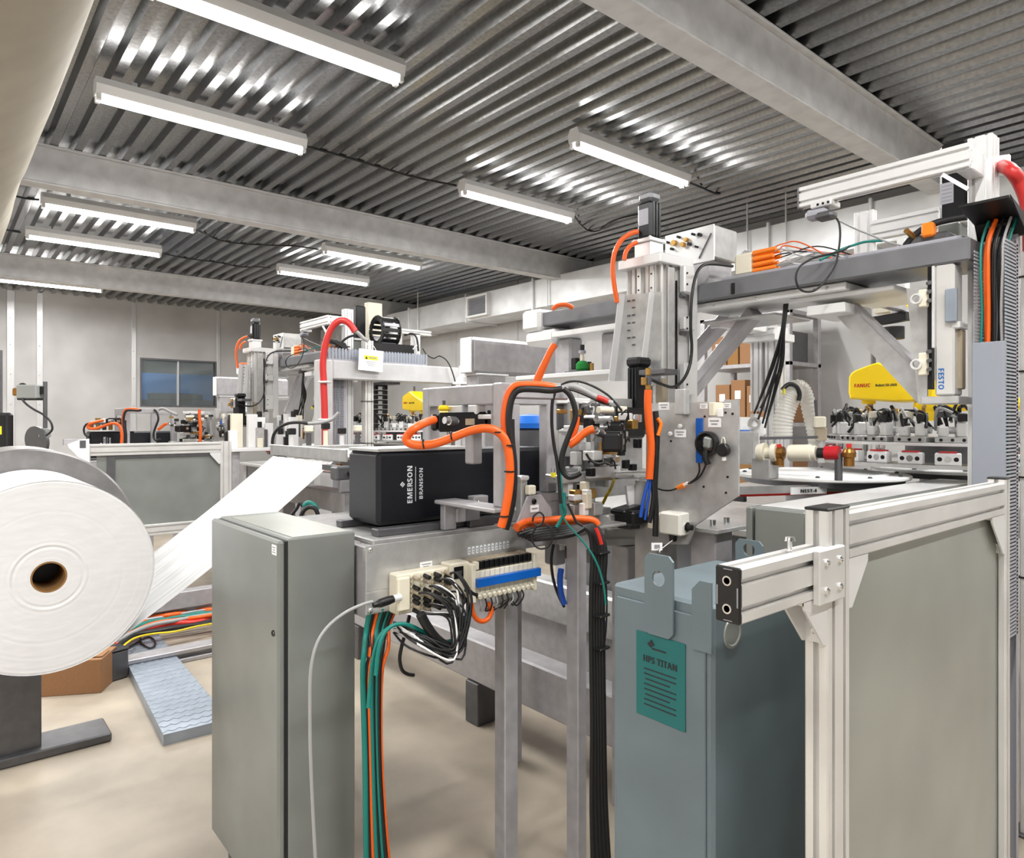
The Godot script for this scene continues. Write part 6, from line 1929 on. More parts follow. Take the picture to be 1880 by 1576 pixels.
	part(sb, "block", Kit.new().box(1.2443, 1.2986, 1.142, 1.1891, 1.70, 1.74, 0.003), "gantry_grey")
	part(sb, "block", Kit.new().box(1.2097, 1.2443, 1.142, 1.1853, 1.70, 1.74, 0.003), "steel_frame")
	part(sb, "screw", Kit.new().ball(Vector3(1.2749, 1.2019, -1.68), 0.006, 10), "chrome")
	part(sb, "clip", Kit.new().obox(Vector3(1.2805, 1.1808, -1.62), Basis(), Vector3(0.05, 0.02, 0.02), 0.004), "black")
	part(sb, "clip_base", Kit.new().box(1.2639, 1.3597, 1.121, 1.15, 1.705, 1.733, 0.002), "steel_dark")
	# grey sensor box behind the leg and blue filter
	var g := thing("grey_solenoid", "light grey solenoid box on the inner side of the base frame leg", "solenoid")
	part(g, "body", Kit.new().box(1.639, 1.6914, 0.9495, 1.0339, 1.72, 1.78, 0.006), "comb_grey")
	part(g, "face_plate", Kit.new().box(1.6572, 1.6808, 1.002, 1.0283, 1.717, 1.72, 0.001), "white")
	part(g, "bracket", Kit.new().box(1.6914, 1.7236, 0.9683, 1.0245, 1.60, 1.78, 0.002), "steel_frame")
	# yellow-topped valve on the arch leg
	var y := thing("yellow_tap", "tiny yellow tap on the leg of the tube arch", "valve")
	part(y, "knob", Kit.new().cyl(Vector3(1.4121, 1.2831, -1.4912), Vector3(1.4121, 1.296, -1.4912), 0.008, 10), "print_yellow")
	part(y, "body", Kit.new().cyl(Vector3(1.4121, 1.296, -1.4912), Vector3(1.4121, 1.309, -1.4912), 0.005, 10), "chrome")
	part(y, "stem", Kit.new().cyl(Vector3(1.4121, 1.2831, -1.4912), Vector3(1.5056, 1.2656, -1.5825), 0.004, 8), "chrome")


func front_cables() -> void:
	# thick orange cable over the navy box
	twin(cable("orange_cable", "thick orange cable curling above the navy power box", [Vector3(1.0568, 1.453, -1.5935), Vector3(1.0176, 1.4456, -1.5742), Vector3(0.963, 1.4315, -1.5417), Vector3(0.9488, 1.413, -1.5536), Vector3(0.9456, 1.3988, -1.5563), Vector3(0.9565, 1.3888, -1.5472), Vector3(0.9804, 1.386, -1.5271), Vector3(1.0099, 1.3931, -1.5024), Vector3(1.0426, 1.4087, -1.4749), Vector3(1.0753, 1.4244, -1.4475), Vector3(1.1047, 1.4301, -1.4228), Vector3(1.1265, 1.423, -1.4045), Vector3(1.1418, 1.403, -1.3917), Vector3(1.1494, 1.3717, -1.3853), Vector3(1.1527, 1.3262, -1.3825), Vector3(1.1516, 1.2835, -1.3835), Vector3(1.1472, 1.2408, -1.3871), Vector3(1.1407, 1.1981, -1.3926), Vector3(1.1352, 1.1725, -1.3972)], 0.0115, "cable_orange", "cable", "", 8))
	for p in [[778, 816], [829, 802], [914, 794], [935, 818], [935, 866], [925, 948]]:
		var u: float = (p[0] - 940.0) / 1265.0
		var d := 1.80
		var c := Vector3(d * (0.6428 + 0.766 * u), 1.45 - (p[1] - 773.0) / 1265.0 * d, -d * (0.766 - 0.6428 * u))
		var vert: bool = p[0] > 905
		var ax := Vector3.UP if vert else Vector3(0.766, 0.15, 0.64).normalized()
		solo("cable_tie", "black cable tie round the thick orange cable by the navy box", "cable tie", Kit.new().cyl(c - ax * 0.002, c + ax * 0.002, 0.0135, 12), "black", "ties on the thick orange cable")
	# orange and black bundle over the column
	var main := [Vector3(1.1783, 1.3845, -1.4133), Vector3(1.1694, 1.4253, -1.4207), Vector3(1.1671, 1.4616, -1.4226), Vector3(1.1716, 1.5053, -1.4189), Vector3(1.1805, 1.5329, -1.4114), Vector3(1.1939, 1.5445, -1.4002), Vector3(1.2217, 1.546, -1.3768), Vector3(1.2496, 1.5445, -1.3534), Vector3(1.2719, 1.5387, -1.3347)]
	twin(cable("orange_cable", "orange cable bending over the top of the frame column", main, 0.0105, "cable_orange", "cable", "", 8))
	twin(cable("black_cable", "thick black cable running beside the orange one over the frame column", [Vector3(1.1774, 1.2663, -1.4009), Vector3(1.1785, 1.3386, -1.4), Vector3(1.1741, 1.3936, -1.4037), Vector3(1.1697, 1.4471, -1.4074), Vector3(1.173, 1.4948, -1.4047), Vector3(1.1818, 1.5238, -1.3972), Vector3(1.1962, 1.5339, -1.3851), Vector3(1.2262, 1.5339, -1.36), Vector3(1.2539, 1.531, -1.3368), Vector3(1.2783, 1.5354, -1.3163)], 0.009, "cable_black", "cable", "", 8))
	twin(cable("black_cable", "black cable strapped behind the thick orange cable down to the bed", [Vector3(1.1805, 1.4544, -1.4114), Vector3(1.1816, 1.3962, -1.4105), Vector3(1.1861, 1.338, -1.4067), Vector3(1.1861, 1.2798, -1.4067), Vector3(1.1827, 1.2289, -1.4095), Vector3(1.1749, 1.1853, -1.4161), Vector3(1.1694, 1.1605, -1.4207)], 0.010, "cable_black", "cable", "", 8))
	cable("orange_cable", "orange cable rising steeply behind the frame cross rail", [Vector3(1.6721, 1.5903, -1.8605), Vector3(1.6827, 1.6239, -1.8516), Vector3(1.6978, 1.6634, -1.8389), Vector3(1.7129, 1.703, -1.8262), Vector3(1.7251, 1.7287, -1.816)], 0.011, "cable_orange")
	cable("orange_cable", "second orange cable rising steeply behind the frame cross rail", [Vector3(1.6931, 1.5914, -1.869), Vector3(1.7053, 1.6293, -1.8587), Vector3(1.719, 1.6711, -1.8472), Vector3(1.7328, 1.711, -1.8357), Vector3(1.7434, 1.7269, -1.8267)], 0.009, "cable_orange")
	twin(cable("loop_cable", "heavy black cable hanging in a long loop before the press head", [Vector3(1.3994, 1.5433, -1.4366), Vector3(1.414, 1.5259, -1.4244), Vector3(1.4236, 1.4943, -1.4162), Vector3(1.4261, 1.4626, -1.4142), Vector3(1.4188, 1.431, -1.4203), Vector3(1.4079, 1.3947, -1.4294), Vector3(1.3982, 1.3567, -1.4376), Vector3(1.3958, 1.3251, -1.4396), Vector3(1.4006, 1.2998, -1.4355), Vector3(1.4115, 1.2872, -1.4264), Vector3(1.4261, 1.2903, -1.4142), Vector3(1.4382, 1.2998, -1.404)], 0.0085, "cable_black", "cable", "", 8))
	cable("loop_cable", "thin black cable hanging straight beside the arch leg", [Vector3(1.3813, 1.537, -1.4518), Vector3(1.3752, 1.5022, -1.4569), Vector3(1.374, 1.4468, -1.4579), Vector3(1.3776, 1.3915, -1.4549), Vector3(1.3849, 1.3362, -1.4488), Vector3(1.3897, 1.2808, -1.4447), Vector3(1.3922, 1.2413, -1.4427), Vector3(1.3946, 1.2097, -1.4406)], 0.005, "cable_black", "cable", "", 8)
	twin(cable("orange_cable", "bright orange cable from the brass connector down to the press head", [Vector3(1.4893, 1.4259, -1.4003), Vector3(1.477, 1.4211, -1.4107), Vector3(1.4622, 1.4083, -1.423), Vector3(1.4475, 1.3906, -1.4354), Vector3(1.4327, 1.3778, -1.4478)], 0.012, "cable_orange"))
	cable("orange_cable", "orange cable inside the heavy black loop", [Vector3(1.4713, 1.463, -1.4545), Vector3(1.4688, 1.4305, -1.4566), Vector3(1.4614, 1.4011, -1.4629), Vector3(1.4526, 1.3767, -1.4702)], 0.011, "cable_orange")
	twin(cable("wire_loom", "dark wire loom with braided wires swinging over to the press head", [Vector3(1.4504, 1.5454, -1.4983), Vector3(1.473, 1.5536, -1.4792), Vector3(1.4982, 1.5437, -1.4581), Vector3(1.5259, 1.524, -1.4348), Vector3(1.5511, 1.5092, -1.4137), Vector3(1.5688, 1.501, -1.3989)], 0.011, "cable_grey", "cable", "", 8))
	cable("wire_loom", "thin black wire arching above the braided loom", [Vector3(1.4504, 1.5585, -1.4983), Vector3(1.4693, 1.5684, -1.4824), Vector3(1.4944, 1.5684, -1.4613), Vector3(1.5259, 1.5536, -1.4348), Vector3(1.5574, 1.5289, -1.4084), Vector3(1.5763, 1.5043, -1.3926), Vector3(1.5914, 1.4796, -1.3799)], 0.0035, "cable_black", "cable", "", 8)
	cable("wire_loom", "thin black wire sagging below the braided loom", [Vector3(1.4389, 1.5493, -1.4818), Vector3(1.4676, 1.5396, -1.4577), Vector3(1.4988, 1.5233, -1.4315), Vector3(1.53, 1.5037, -1.4053), Vector3(1.5462, 1.5005, -1.3917)], 0.0035, "cable_black", "cable", "", 8)
	cable("wire_loom", "reddish wires in the open end of the braided loom", [Vector3(1.5151, 1.5199, -1.4113), Vector3(1.5275, 1.515, -1.4009), Vector3(1.54, 1.5069, -1.3904)], 0.008, "cable_red")
	cable("thin_wire", "thin black wire sagging under the press servo motors", [Vector3(1.5228, 1.3504, -1.4636), Vector3(1.533, 1.3305, -1.455), Vector3(1.5508, 1.3189, -1.4401), Vector3(1.5686, 1.3222, -1.4252), Vector3(1.5838, 1.3122, -1.4124)], 0.004, "cable_black")
	# tangle round the front leg
	cable("orange_cable", "orange bundle lying across the front leg of the base frame", [Vector3(1.3276, 1.134, -1.5621), Vector3(1.3948, 1.1383, -1.5971), Vector3(1.4205, 1.1433, -1.5755), Vector3(1.4526, 1.145, -1.5486), Vector3(1.4911, 1.1483, -1.5163), Vector3(1.5296, 1.1483, -1.484), Vector3(1.5553, 1.1433, -1.4624), Vector3(1.5656, 1.1299, -1.4538)], 0.011, "cable_orange", "cable", "", 8)
	cable("orange_cable", "second orange cable lying across the front leg of the base frame", [Vector3(1.3431, 1.1244, -1.5752), Vector3(1.4144, 1.1269, -1.6067), Vector3(1.4533, 1.1303, -1.5741), Vector3(1.5052, 1.1337, -1.5306), Vector3(1.5505, 1.137, -1.4925), Vector3(1.5725, 1.1303, -1.474)], 0.009, "cable_orange", "cable", "", 8)
	for i in 5:
		var z := 0.012 * i
		cable("black_cable", "black cable in the bundle hanging down the front leg of the base frame", [(Vector3(1.3456, 1.108, -1.5731) as Vector3) + Vector3(z, -z * 0.4, 0), (Vector3(1.4134, 1.1196, -1.5553) as Vector3) + Vector3(0, -z * 0.5, z * 0.5), (Vector3(1.477, 1.1263, -1.502) as Vector3) + Vector3(0, -z * 0.4, z * 0.5), (Vector3(1.5253, 1.1196, -1.4614) as Vector3) + Vector3(z * 0.6, z * 0.2, 0), (Vector3(1.5381, 1.0566, -1.4508) as Vector3) + Vector3(z * 0.7, 0, z * 0.4), (Vector3(1.5355, 0.9238, -1.4529) as Vector3) + Vector3(z * 0.6, 0, z * 0.4), (Vector3(1.5355, 0.7743, -1.4529) as Vector3) + Vector3(z * 0.6, 0, z * 0.4), (Vector3(1.5381, 0.5253, -1.4508) as Vector3) + Vector3(z * 0.6, 0, z * 0.4), (Vector3(1.5368, 0.2763, -1.4518) as Vector3) + Vector3(z * 0.8, 0, z * 0.4), (Vector3(1.5406, 0.0273, -1.4486) as Vector3) + Vector3(z * 1.1, 0, z * 0.4)], 0.0085, "cable_black", "cable", "black cables down the front leg", 6)
	for y in [1015, 1070, 1130, 1190]:
		var d := 2.1
		var c := Vector3(d * (0.6428 + 0.766 * 0.1194), 1.45 - (y - 773.0) / 1265.0 * d, -d * (0.766 - 0.6428 * 0.1194))
		solo("cable_tie", "black tie strap round the bundle down the base frame leg", "cable tie", Kit.new().obox(c + Vector3(0.016, 0, 0.010), Basis(Vector3.UP, 0.1), Vector3(0.050, 0.008, 0.042), 0.003), "black", "ties on the leg bundle")
	cable("thin_wire", "thin green wire hanging beside the black bundle", [Vector3(1.4257, 1.3252, -1.4798), Vector3(1.4294, 1.2766, -1.4766), Vector3(1.4319, 1.228, -1.4746), Vector3(1.4294, 1.1875, -1.4766), Vector3(1.4419, 1.147, -1.4662), Vector3(1.4692, 1.1064, -1.4433), Vector3(1.494, 1.0659, -1.4225), Vector3(1.5139, 1.0173, -1.4058), Vector3(1.5263, 0.9606, -1.3954), Vector3(1.5312, 0.9039, -1.3912)], 0.003, "cable_teal")
	cable("thin_wire", "thin teal wire twisted round the tag bracket", [Vector3(1.4439, 1.235, -1.4776), Vector3(1.4414, 1.2025, -1.4797), Vector3(1.4451, 1.178, -1.4765), Vector3(1.4364, 1.1536, -1.4838), Vector3(1.4264, 1.1325, -1.4922)], 0.006, "cable_teal")
	cable("thin_wire", "thin black wire curled in a ring over the orange bundle", [Vector3(1.3449, 1.1546, -1.5084), Vector3(1.3474, 1.1706, -1.5064), Vector3(1.3596, 1.1817, -1.4961), Vector3(1.3694, 1.1706, -1.4879), Vector3(1.3669, 1.1514, -1.4899), Vector3(1.3571, 1.1418, -1.4981), Vector3(1.3474, 1.1482, -1.5064)], 0.0028, "cable_black", "wire", "", 8)
	cable("thin_wire", "thin grey wire hanging in a ring below the orange bundle", [Vector3(1.3718, 1.1482, -1.4858), Vector3(1.3535, 1.1386, -1.5012), Vector3(1.3437, 1.1115, -1.5094), Vector3(1.3474, 1.0875, -1.5064), Vector3(1.362, 1.0747, -1.494), Vector3(1.3792, 1.0811, -1.4797), Vector3(1.389, 1.1035, -1.4715), Vector3(1.3865, 1.1322, -1.4735), Vector3(1.3743, 1.1466, -1.4838)], 0.0028, "cable_black", "wire", "", 8)
	cable("thin_wire", "thin black wire dropping from the press head to the leg", [Vector3(1.4373, 1.2049, -1.457), Vector3(1.4472, 1.1775, -1.4487), Vector3(1.4571, 1.1517, -1.4404), Vector3(1.4719, 1.1388, -1.428)], 0.004, "cable_black")
	cable("red_wire", "short red wire beside the black bundle", [Vector3(1.531, 1.1261, -1.4306), Vector3(1.5385, 1.1014, -1.4243), Vector3(1.5436, 1.0768, -1.42)], 0.006, "cable_red", "wire")
	cable("thin_wire", "thin black wire falling from the bundle to the floor", [Vector3(1.6246, 1.0813, -1.5087), Vector3(1.638, 1.0378, -1.4975), Vector3(1.6433, 0.9509, -1.493), Vector3(1.6459, 0.8465, -1.4908), Vector3(1.6406, 0.7422, -1.4953), Vector3(1.6273, 0.6378, -1.5064), Vector3(1.614, 0.4813, -1.5176)], 0.003, "cable_black")
	# orange and blue leads in front of the side plate
	twin(cable("orange_cable", "straight orange cable dropping in front of the side plate", [Vector3(1.7472, 1.5491, -1.4058), Vector3(1.7459, 1.5074, -1.4069), Vector3(1.7485, 1.4465, -1.4047), Vector3(1.7539, 1.377, -1.4002), Vector3(1.7525, 1.3161, -1.4014), Vector3(1.7499, 1.2639, -1.4036)], 0.0125, "cable_orange", "cable", "", 8))
	cable("black_cable", "black cable beside the straight orange one before the side plate", [Vector3(1.7806, 1.4816, -1.4039), Vector3(1.7846, 1.4202, -1.4006), Vector3(1.7832, 1.35, -1.4017), Vector3(1.7806, 1.2798, -1.4039), Vector3(1.7792, 1.2271, -1.4051), Vector3(1.7819, 1.1569, -1.4028), Vector3(1.7806, 1.078, -1.4039)], 0.010, "cable_black", "cable", "", 8)
	cable("orange_cable", "short orange wires tucked behind the straight orange cable", [Vector3(1.7779, 1.4587, -1.3931), Vector3(1.7859, 1.4413, -1.3864), Vector3(1.7832, 1.4203, -1.3886), Vector3(1.7792, 1.4028, -1.392)], 0.006, "orange_plastic")
	cable("blue_cable", "blue wires fanning out below the straight orange cable", [Vector3(1.7499, 1.2639, -1.4036), Vector3(1.7419, 1.2291, -1.4103), Vector3(1.7339, 1.1857, -1.417), Vector3(1.7285, 1.1422, -1.4215)], 0.006, "cable_blue")
	cable("blue_cable", "second blue wire below the straight orange cable", [Vector3(1.7525, 1.2604, -1.4014), Vector3(1.7499, 1.2204, -1.4036), Vector3(1.7445, 1.177, -1.4081), Vector3(1.7392, 1.1335, -1.4125)], 0.004, "cable_blue")
	cable("black_cable", "black wires hanging with the blue ones below the orange cable", [Vector3(1.7632, 1.2631, -1.4055), Vector3(1.7685, 1.2194, -1.401), Vector3(1.7658, 1.1757, -1.4032), Vector3(1.7578, 1.1233, -1.41)], 0.008, "cable_black")
	# sensor leads on the plate
	cable("sensor_lead", "grey sensor lead from the blue strip to the orange plug", [Vector3(1.885, 1.3151, -1.3115), Vector3(1.885, 1.2889, -1.3095), Vector3(1.885, 1.2654, -1.3219), Vector3(1.885, 1.2499, -1.3428)], 0.003, "cable_black")
	cable("sensor_lead", "black sensor lead from the camera ring to the orange plug", [Vector3(1.885, 1.3305, -1.2789), Vector3(1.885, 1.3022, -1.2891), Vector3(1.885, 1.2697, -1.3095), Vector3(1.885, 1.2502, -1.3386), Vector3(1.885, 1.2455, -1.3555)], 0.003, "cable_black")
	var pl := thing("orange_plug", "small orange plug with white sleeve on the side plate", "plug")
	part(pl, "plug", Kit.new().cyl(Vector3(1.885, 1.2264, -1.3964), Vector3(1.885, 1.2392, -1.3682), 0.007, 10, 0.009), "orange_plastic")
	part(pl, "sleeve", Kit.new().cyl(Vector3(1.885, 1.2392, -1.3682), Vector3(1.885, 1.2474, -1.3533), 0.005, 10), "white")
	cable("sensor_lead", "thin black lead from the orange plug towards the post", [Vector3(1.88, 1.227, -1.3926), Vector3(1.88, 1.2176, -1.4212), Vector3(1.88, 1.2168, -1.4549), Vector3(1.88, 1.2239, -1.4824)], 0.003, "cable_black")
	# cables under the valve board
	var pal := [["cable_teal", "teal"], ["cable_black", "black"], ["cable_orange", "orange"], ["cable_teal", "teal"], ["cable_black", "black"]]
	for i in 8:
		var z := 0.010 * i
		cable("board_cable", pal[i % 5][1] + " cable dropping between cabinet and valve board", [(Vector3(0.8905, 0.9442, -1.66) as Vector3) + Vector3(z * 1.2, 0, 0.01), (Vector3(0.8841, 0.8871, -1.66) as Vector3) + Vector3(z, 0, 0), (Vector3(0.8671, 0.8378, -1.64) as Vector3) + Vector3(z * 0.9 + 0.01 * (i % 2), 0, 0), (Vector3(0.8639, 0.7669, -1.64) as Vector3) + Vector3(z * 0.8, 0, 0), (Vector3(0.8702, 0.5501, -1.64) as Vector3) + Vector3(z * 0.7, 0, 0), (Vector3(0.8734, 0.3191, -1.64) as Vector3) + Vector3(z * 0.9, 0, 0), (Vector3(0.8905, 0.0404, -1.66) as Vector3) + Vector3(z * 1.3, 0, 0)], 0.005 if i % 3 else 0.007, pal[i % 5][0], "cable", pal[i % 5][1] + " cables below the valve board")
	cable("teal_cable", "teal cable arching out below the mounting board", [Vector3(0.8584, 0.8051, -1.56), Vector3(0.8646, 0.859, -1.56), Vector3(0.877, 0.898, -1.56), Vector3(0.8992, 0.9188, -1.56), Vector3(0.9298, 0.9214, -1.56), Vector3(0.9627, 0.9094, -1.56), Vector3(0.9965, 0.8885, -1.56), Vector3(1.0398, 0.8564, -1.56), Vector3(1.0845, 0.8442, -1.56), Vector3(1.1212, 0.8564, -1.56), Vector3(1.1456, 0.8897, -1.56), Vector3(1.1531, 0.9219, -1.56)], 0.0055, "cable_teal", "cable", "", 8)
	cable("teal_cable", "second teal cable curving down beside the cabinet", [Vector3(0.8476, 0.7188, -1.58), Vector3(0.8569, 0.8138, -1.58), Vector3(0.8662, 0.8605, -1.58), Vector3(0.8819, 0.895, -1.58), Vector3(0.9042, 0.909, -1.58)], 0.0055, "cable_teal", "cable", "", 8)
	cable("black_cable", "thick black bundle sweeping from the cream module down to the floor rail", [Vector3(0.9786, 0.9424, -1.54), Vector3(0.9989, 0.9071, -1.54), Vector3(1.0265, 0.8698, -1.54), Vector3(1.0616, 0.8421, -1.54), Vector3(1.094, 0.8382, -1.54), Vector3(1.1123, 0.8614, -1.54), Vector3(1.1197, 0.8989, -1.54)], 0.013, "cable_black", "cable", "", 8)
	cable("black_cable", "black cable hanging in a loop over the bare floor", [Vector3(1.0191, 0.9063, -1.66), Vector3(1.0068, 0.863, -1.66), Vector3(0.9946, 0.8276, -1.66), Vector3(0.9876, 0.7914, -1.66), Vector3(0.9946, 0.7596, -1.66), Vector3(1.0121, 0.7434, -1.66), Vector3(1.0333, 0.7353, -1.66)], 0.005, "cable_black", "cable", "", 8)
	cable("orange_cable", "orange cable coiled in a ring under the valve island", [Vector3(1.1756, 0.9293, -1.58), Vector3(1.1795, 0.9022, -1.58), Vector3(1.1951, 0.8791, -1.58), Vector3(1.2188, 0.87, -1.58), Vector3(1.2388, 0.8774, -1.58), Vector3(1.2469, 0.8981, -1.58), Vector3(1.2348, 0.9193, -1.58)], 0.007, "cable_orange", "cable", "", 8)
	cable("black_plug_cable", "black plug and lead pushed into the cream control head", [Vector3(1.1509, 0.973, -1.575), Vector3(1.1719, 0.9604, -1.575), Vector3(1.1933, 0.9476, -1.575)], 0.007, "black")
	cable("blue_cable", "blue air tubes bundled behind the base frame leg", [Vector3(1.5689, 0.9662, -1.6207), Vector3(1.5662, 0.9306, -1.623), Vector3(1.5689, 0.8862, -1.6207), Vector3(1.5771, 0.8506, -1.6138)], 0.010, "cable_blue")
	cable("black_cable", "thin black cable behind the base frame leg", [Vector3(1.5843, 1.0373, -1.6731), Vector3(1.5787, 0.9827, -1.6778), Vector3(1.5843, 0.9191, -1.6731), Vector3(1.5982, 0.8645, -1.6614), Vector3(1.6121, 0.8282, -1.6497)], 0.005, "cable_black")


# the thing made last, and its look-alike at the far station
func twin(o: Node3D) -> void:
	var what := String(o.get_meta("label"))
	o.set_meta("label", what + WITH)
	twins.append([o, what])


func cross_beam() -> void:
	var t := st("cross_beam", "big square grey cross beam behind the gantry end", "beam")
	part(t, "beam", Kit.new().box(2.46, 3.3, 1.735, 1.955, 3.30, 3.42, 0.02), "steel_frame")
	part(t, "end_cap", Kit.new().box(2.452, 2.462, 1.738, 1.952, 3.303, 3.417, 0.012), "white_plate")
	part(t, "block", Kit.new().box(2.50, 2.72, 1.55, 1.73, 3.30, 3.42, 0.008), "steel_frame")
	part(t, "block_plate", Kit.new().box(2.49, 2.74, 1.725, 1.737, 3.295, 3.425, 0.002), "white_plate")
	part(t, "side_block", Kit.new().box(2.72, 2.98, 1.55, 1.72, 3.31, 3.41, 0.006), "white_plate")
	part(t, "column", Kit.new().box(2.56, 2.68, 0.0, 1.55, 3.31, 3.41, 0.006), "steel_frame")
	part(t, "foot", Kit.new().box(2.50, 2.74, 0.0, 0.02, 3.25, 3.47, 0.003), "steel_dark")


func left_zone() -> void:
	far_fence()
	far_front()
	wall_things()
	floor_things()
	rack()
	cords()


func far_fence() -> void:
	var b := 5.38
	var x0: float = 0.8078
	var x1: float = 1.6526
	var f := thing("guard_fence", "aluminium guard fence with dark grey panel behind the unwind disc", "fence")
	part(f, "top_rail", Kit.new().slot(V(x0, 1.252, b + 0.02), V(x1, 1.252, b + 0.02), 0.04, 0.08), "aluminium")
	part(f, "post", Kit.new().slot(V(x0 - 0.02, 0.0, b + 0.02), V(x0 - 0.02, 1.295, b + 0.02), 0.04, 0.04, Vector3.BACK), "aluminium")
	part(f, "post", Kit.new().slot(V(x1 + 0.04, 0.0, b + 0.02), V(x1 + 0.04, 1.295, b + 0.02), 0.08, 0.04, Vector3.BACK), "aluminium")
	part(f, "lower_rail", Kit.new().slot(V(x0, 0.6756, b + 0.02), V(x1, 0.6756, b + 0.02), 0.04, 0.08), "aluminium")
	part(f, "panel", Kit.new().box(x0 + 0.04, x1 - 0.002, 0.7153, 1.212, b + 0.018, b + 0.023), "enclosure_grey", "dark grey infill panel")
	part(f, "panel_frame", Kit.new().box(x0 + 0.10, x0 + 0.15, 0.7153, 1.212, b + 0.010, b + 0.018), "steel_dark")
	part(f, "panel_frame", Kit.new().box(x0 + 0.15, x1 - 0.002, 1.19, 1.212, b + 0.010, b + 0.018), "steel_dark")
	gusset(f, V(x1, 1.212, b + 0.02), LEFTWARD, 0.075, 0.085, 0.034)
	var w := thing("wing_plate", "white sloping wing plate fixed to the end of the far fence", "plate")
	var q := [Vector3(0.6748, 1.2957, -5.36), Vector3(0.7423, 1.3232, -5.36), Vector3(0.7985, 1.3295, -5.36), Vector3(0.7985, 1.1615, -5.36), Vector3(0.7547, 1.1851, -5.36), Vector3(0.6809, 1.274, -5.36)]
	var poly := PackedVector2Array()
	for p in q:
		poly.append(Vector2(p.x, p.y))
	part(w, "plate", Kit.new().ext(poly, Vector3(0, 0, -5.36), Vector3.RIGHT, Vector3.UP, Vector3(0, 0, -0.012)), "white_plate")
	part(w, "slot_shade_patch", Kit.new().obox(Vector3(0.7609, 1.2938, -5.3595), Basis(), Vector3(0.035, 0.05, 0.002)), "steel_dark")  # dark patch painting the shaded slot hole of the wing
	part(w, "arm", Kit.new().bar(Vector3(0.6579, 1.309, -5.42), Vector3(0.7947, 1.3062, -5.42), 0.04, 0.04), "steel_frame")


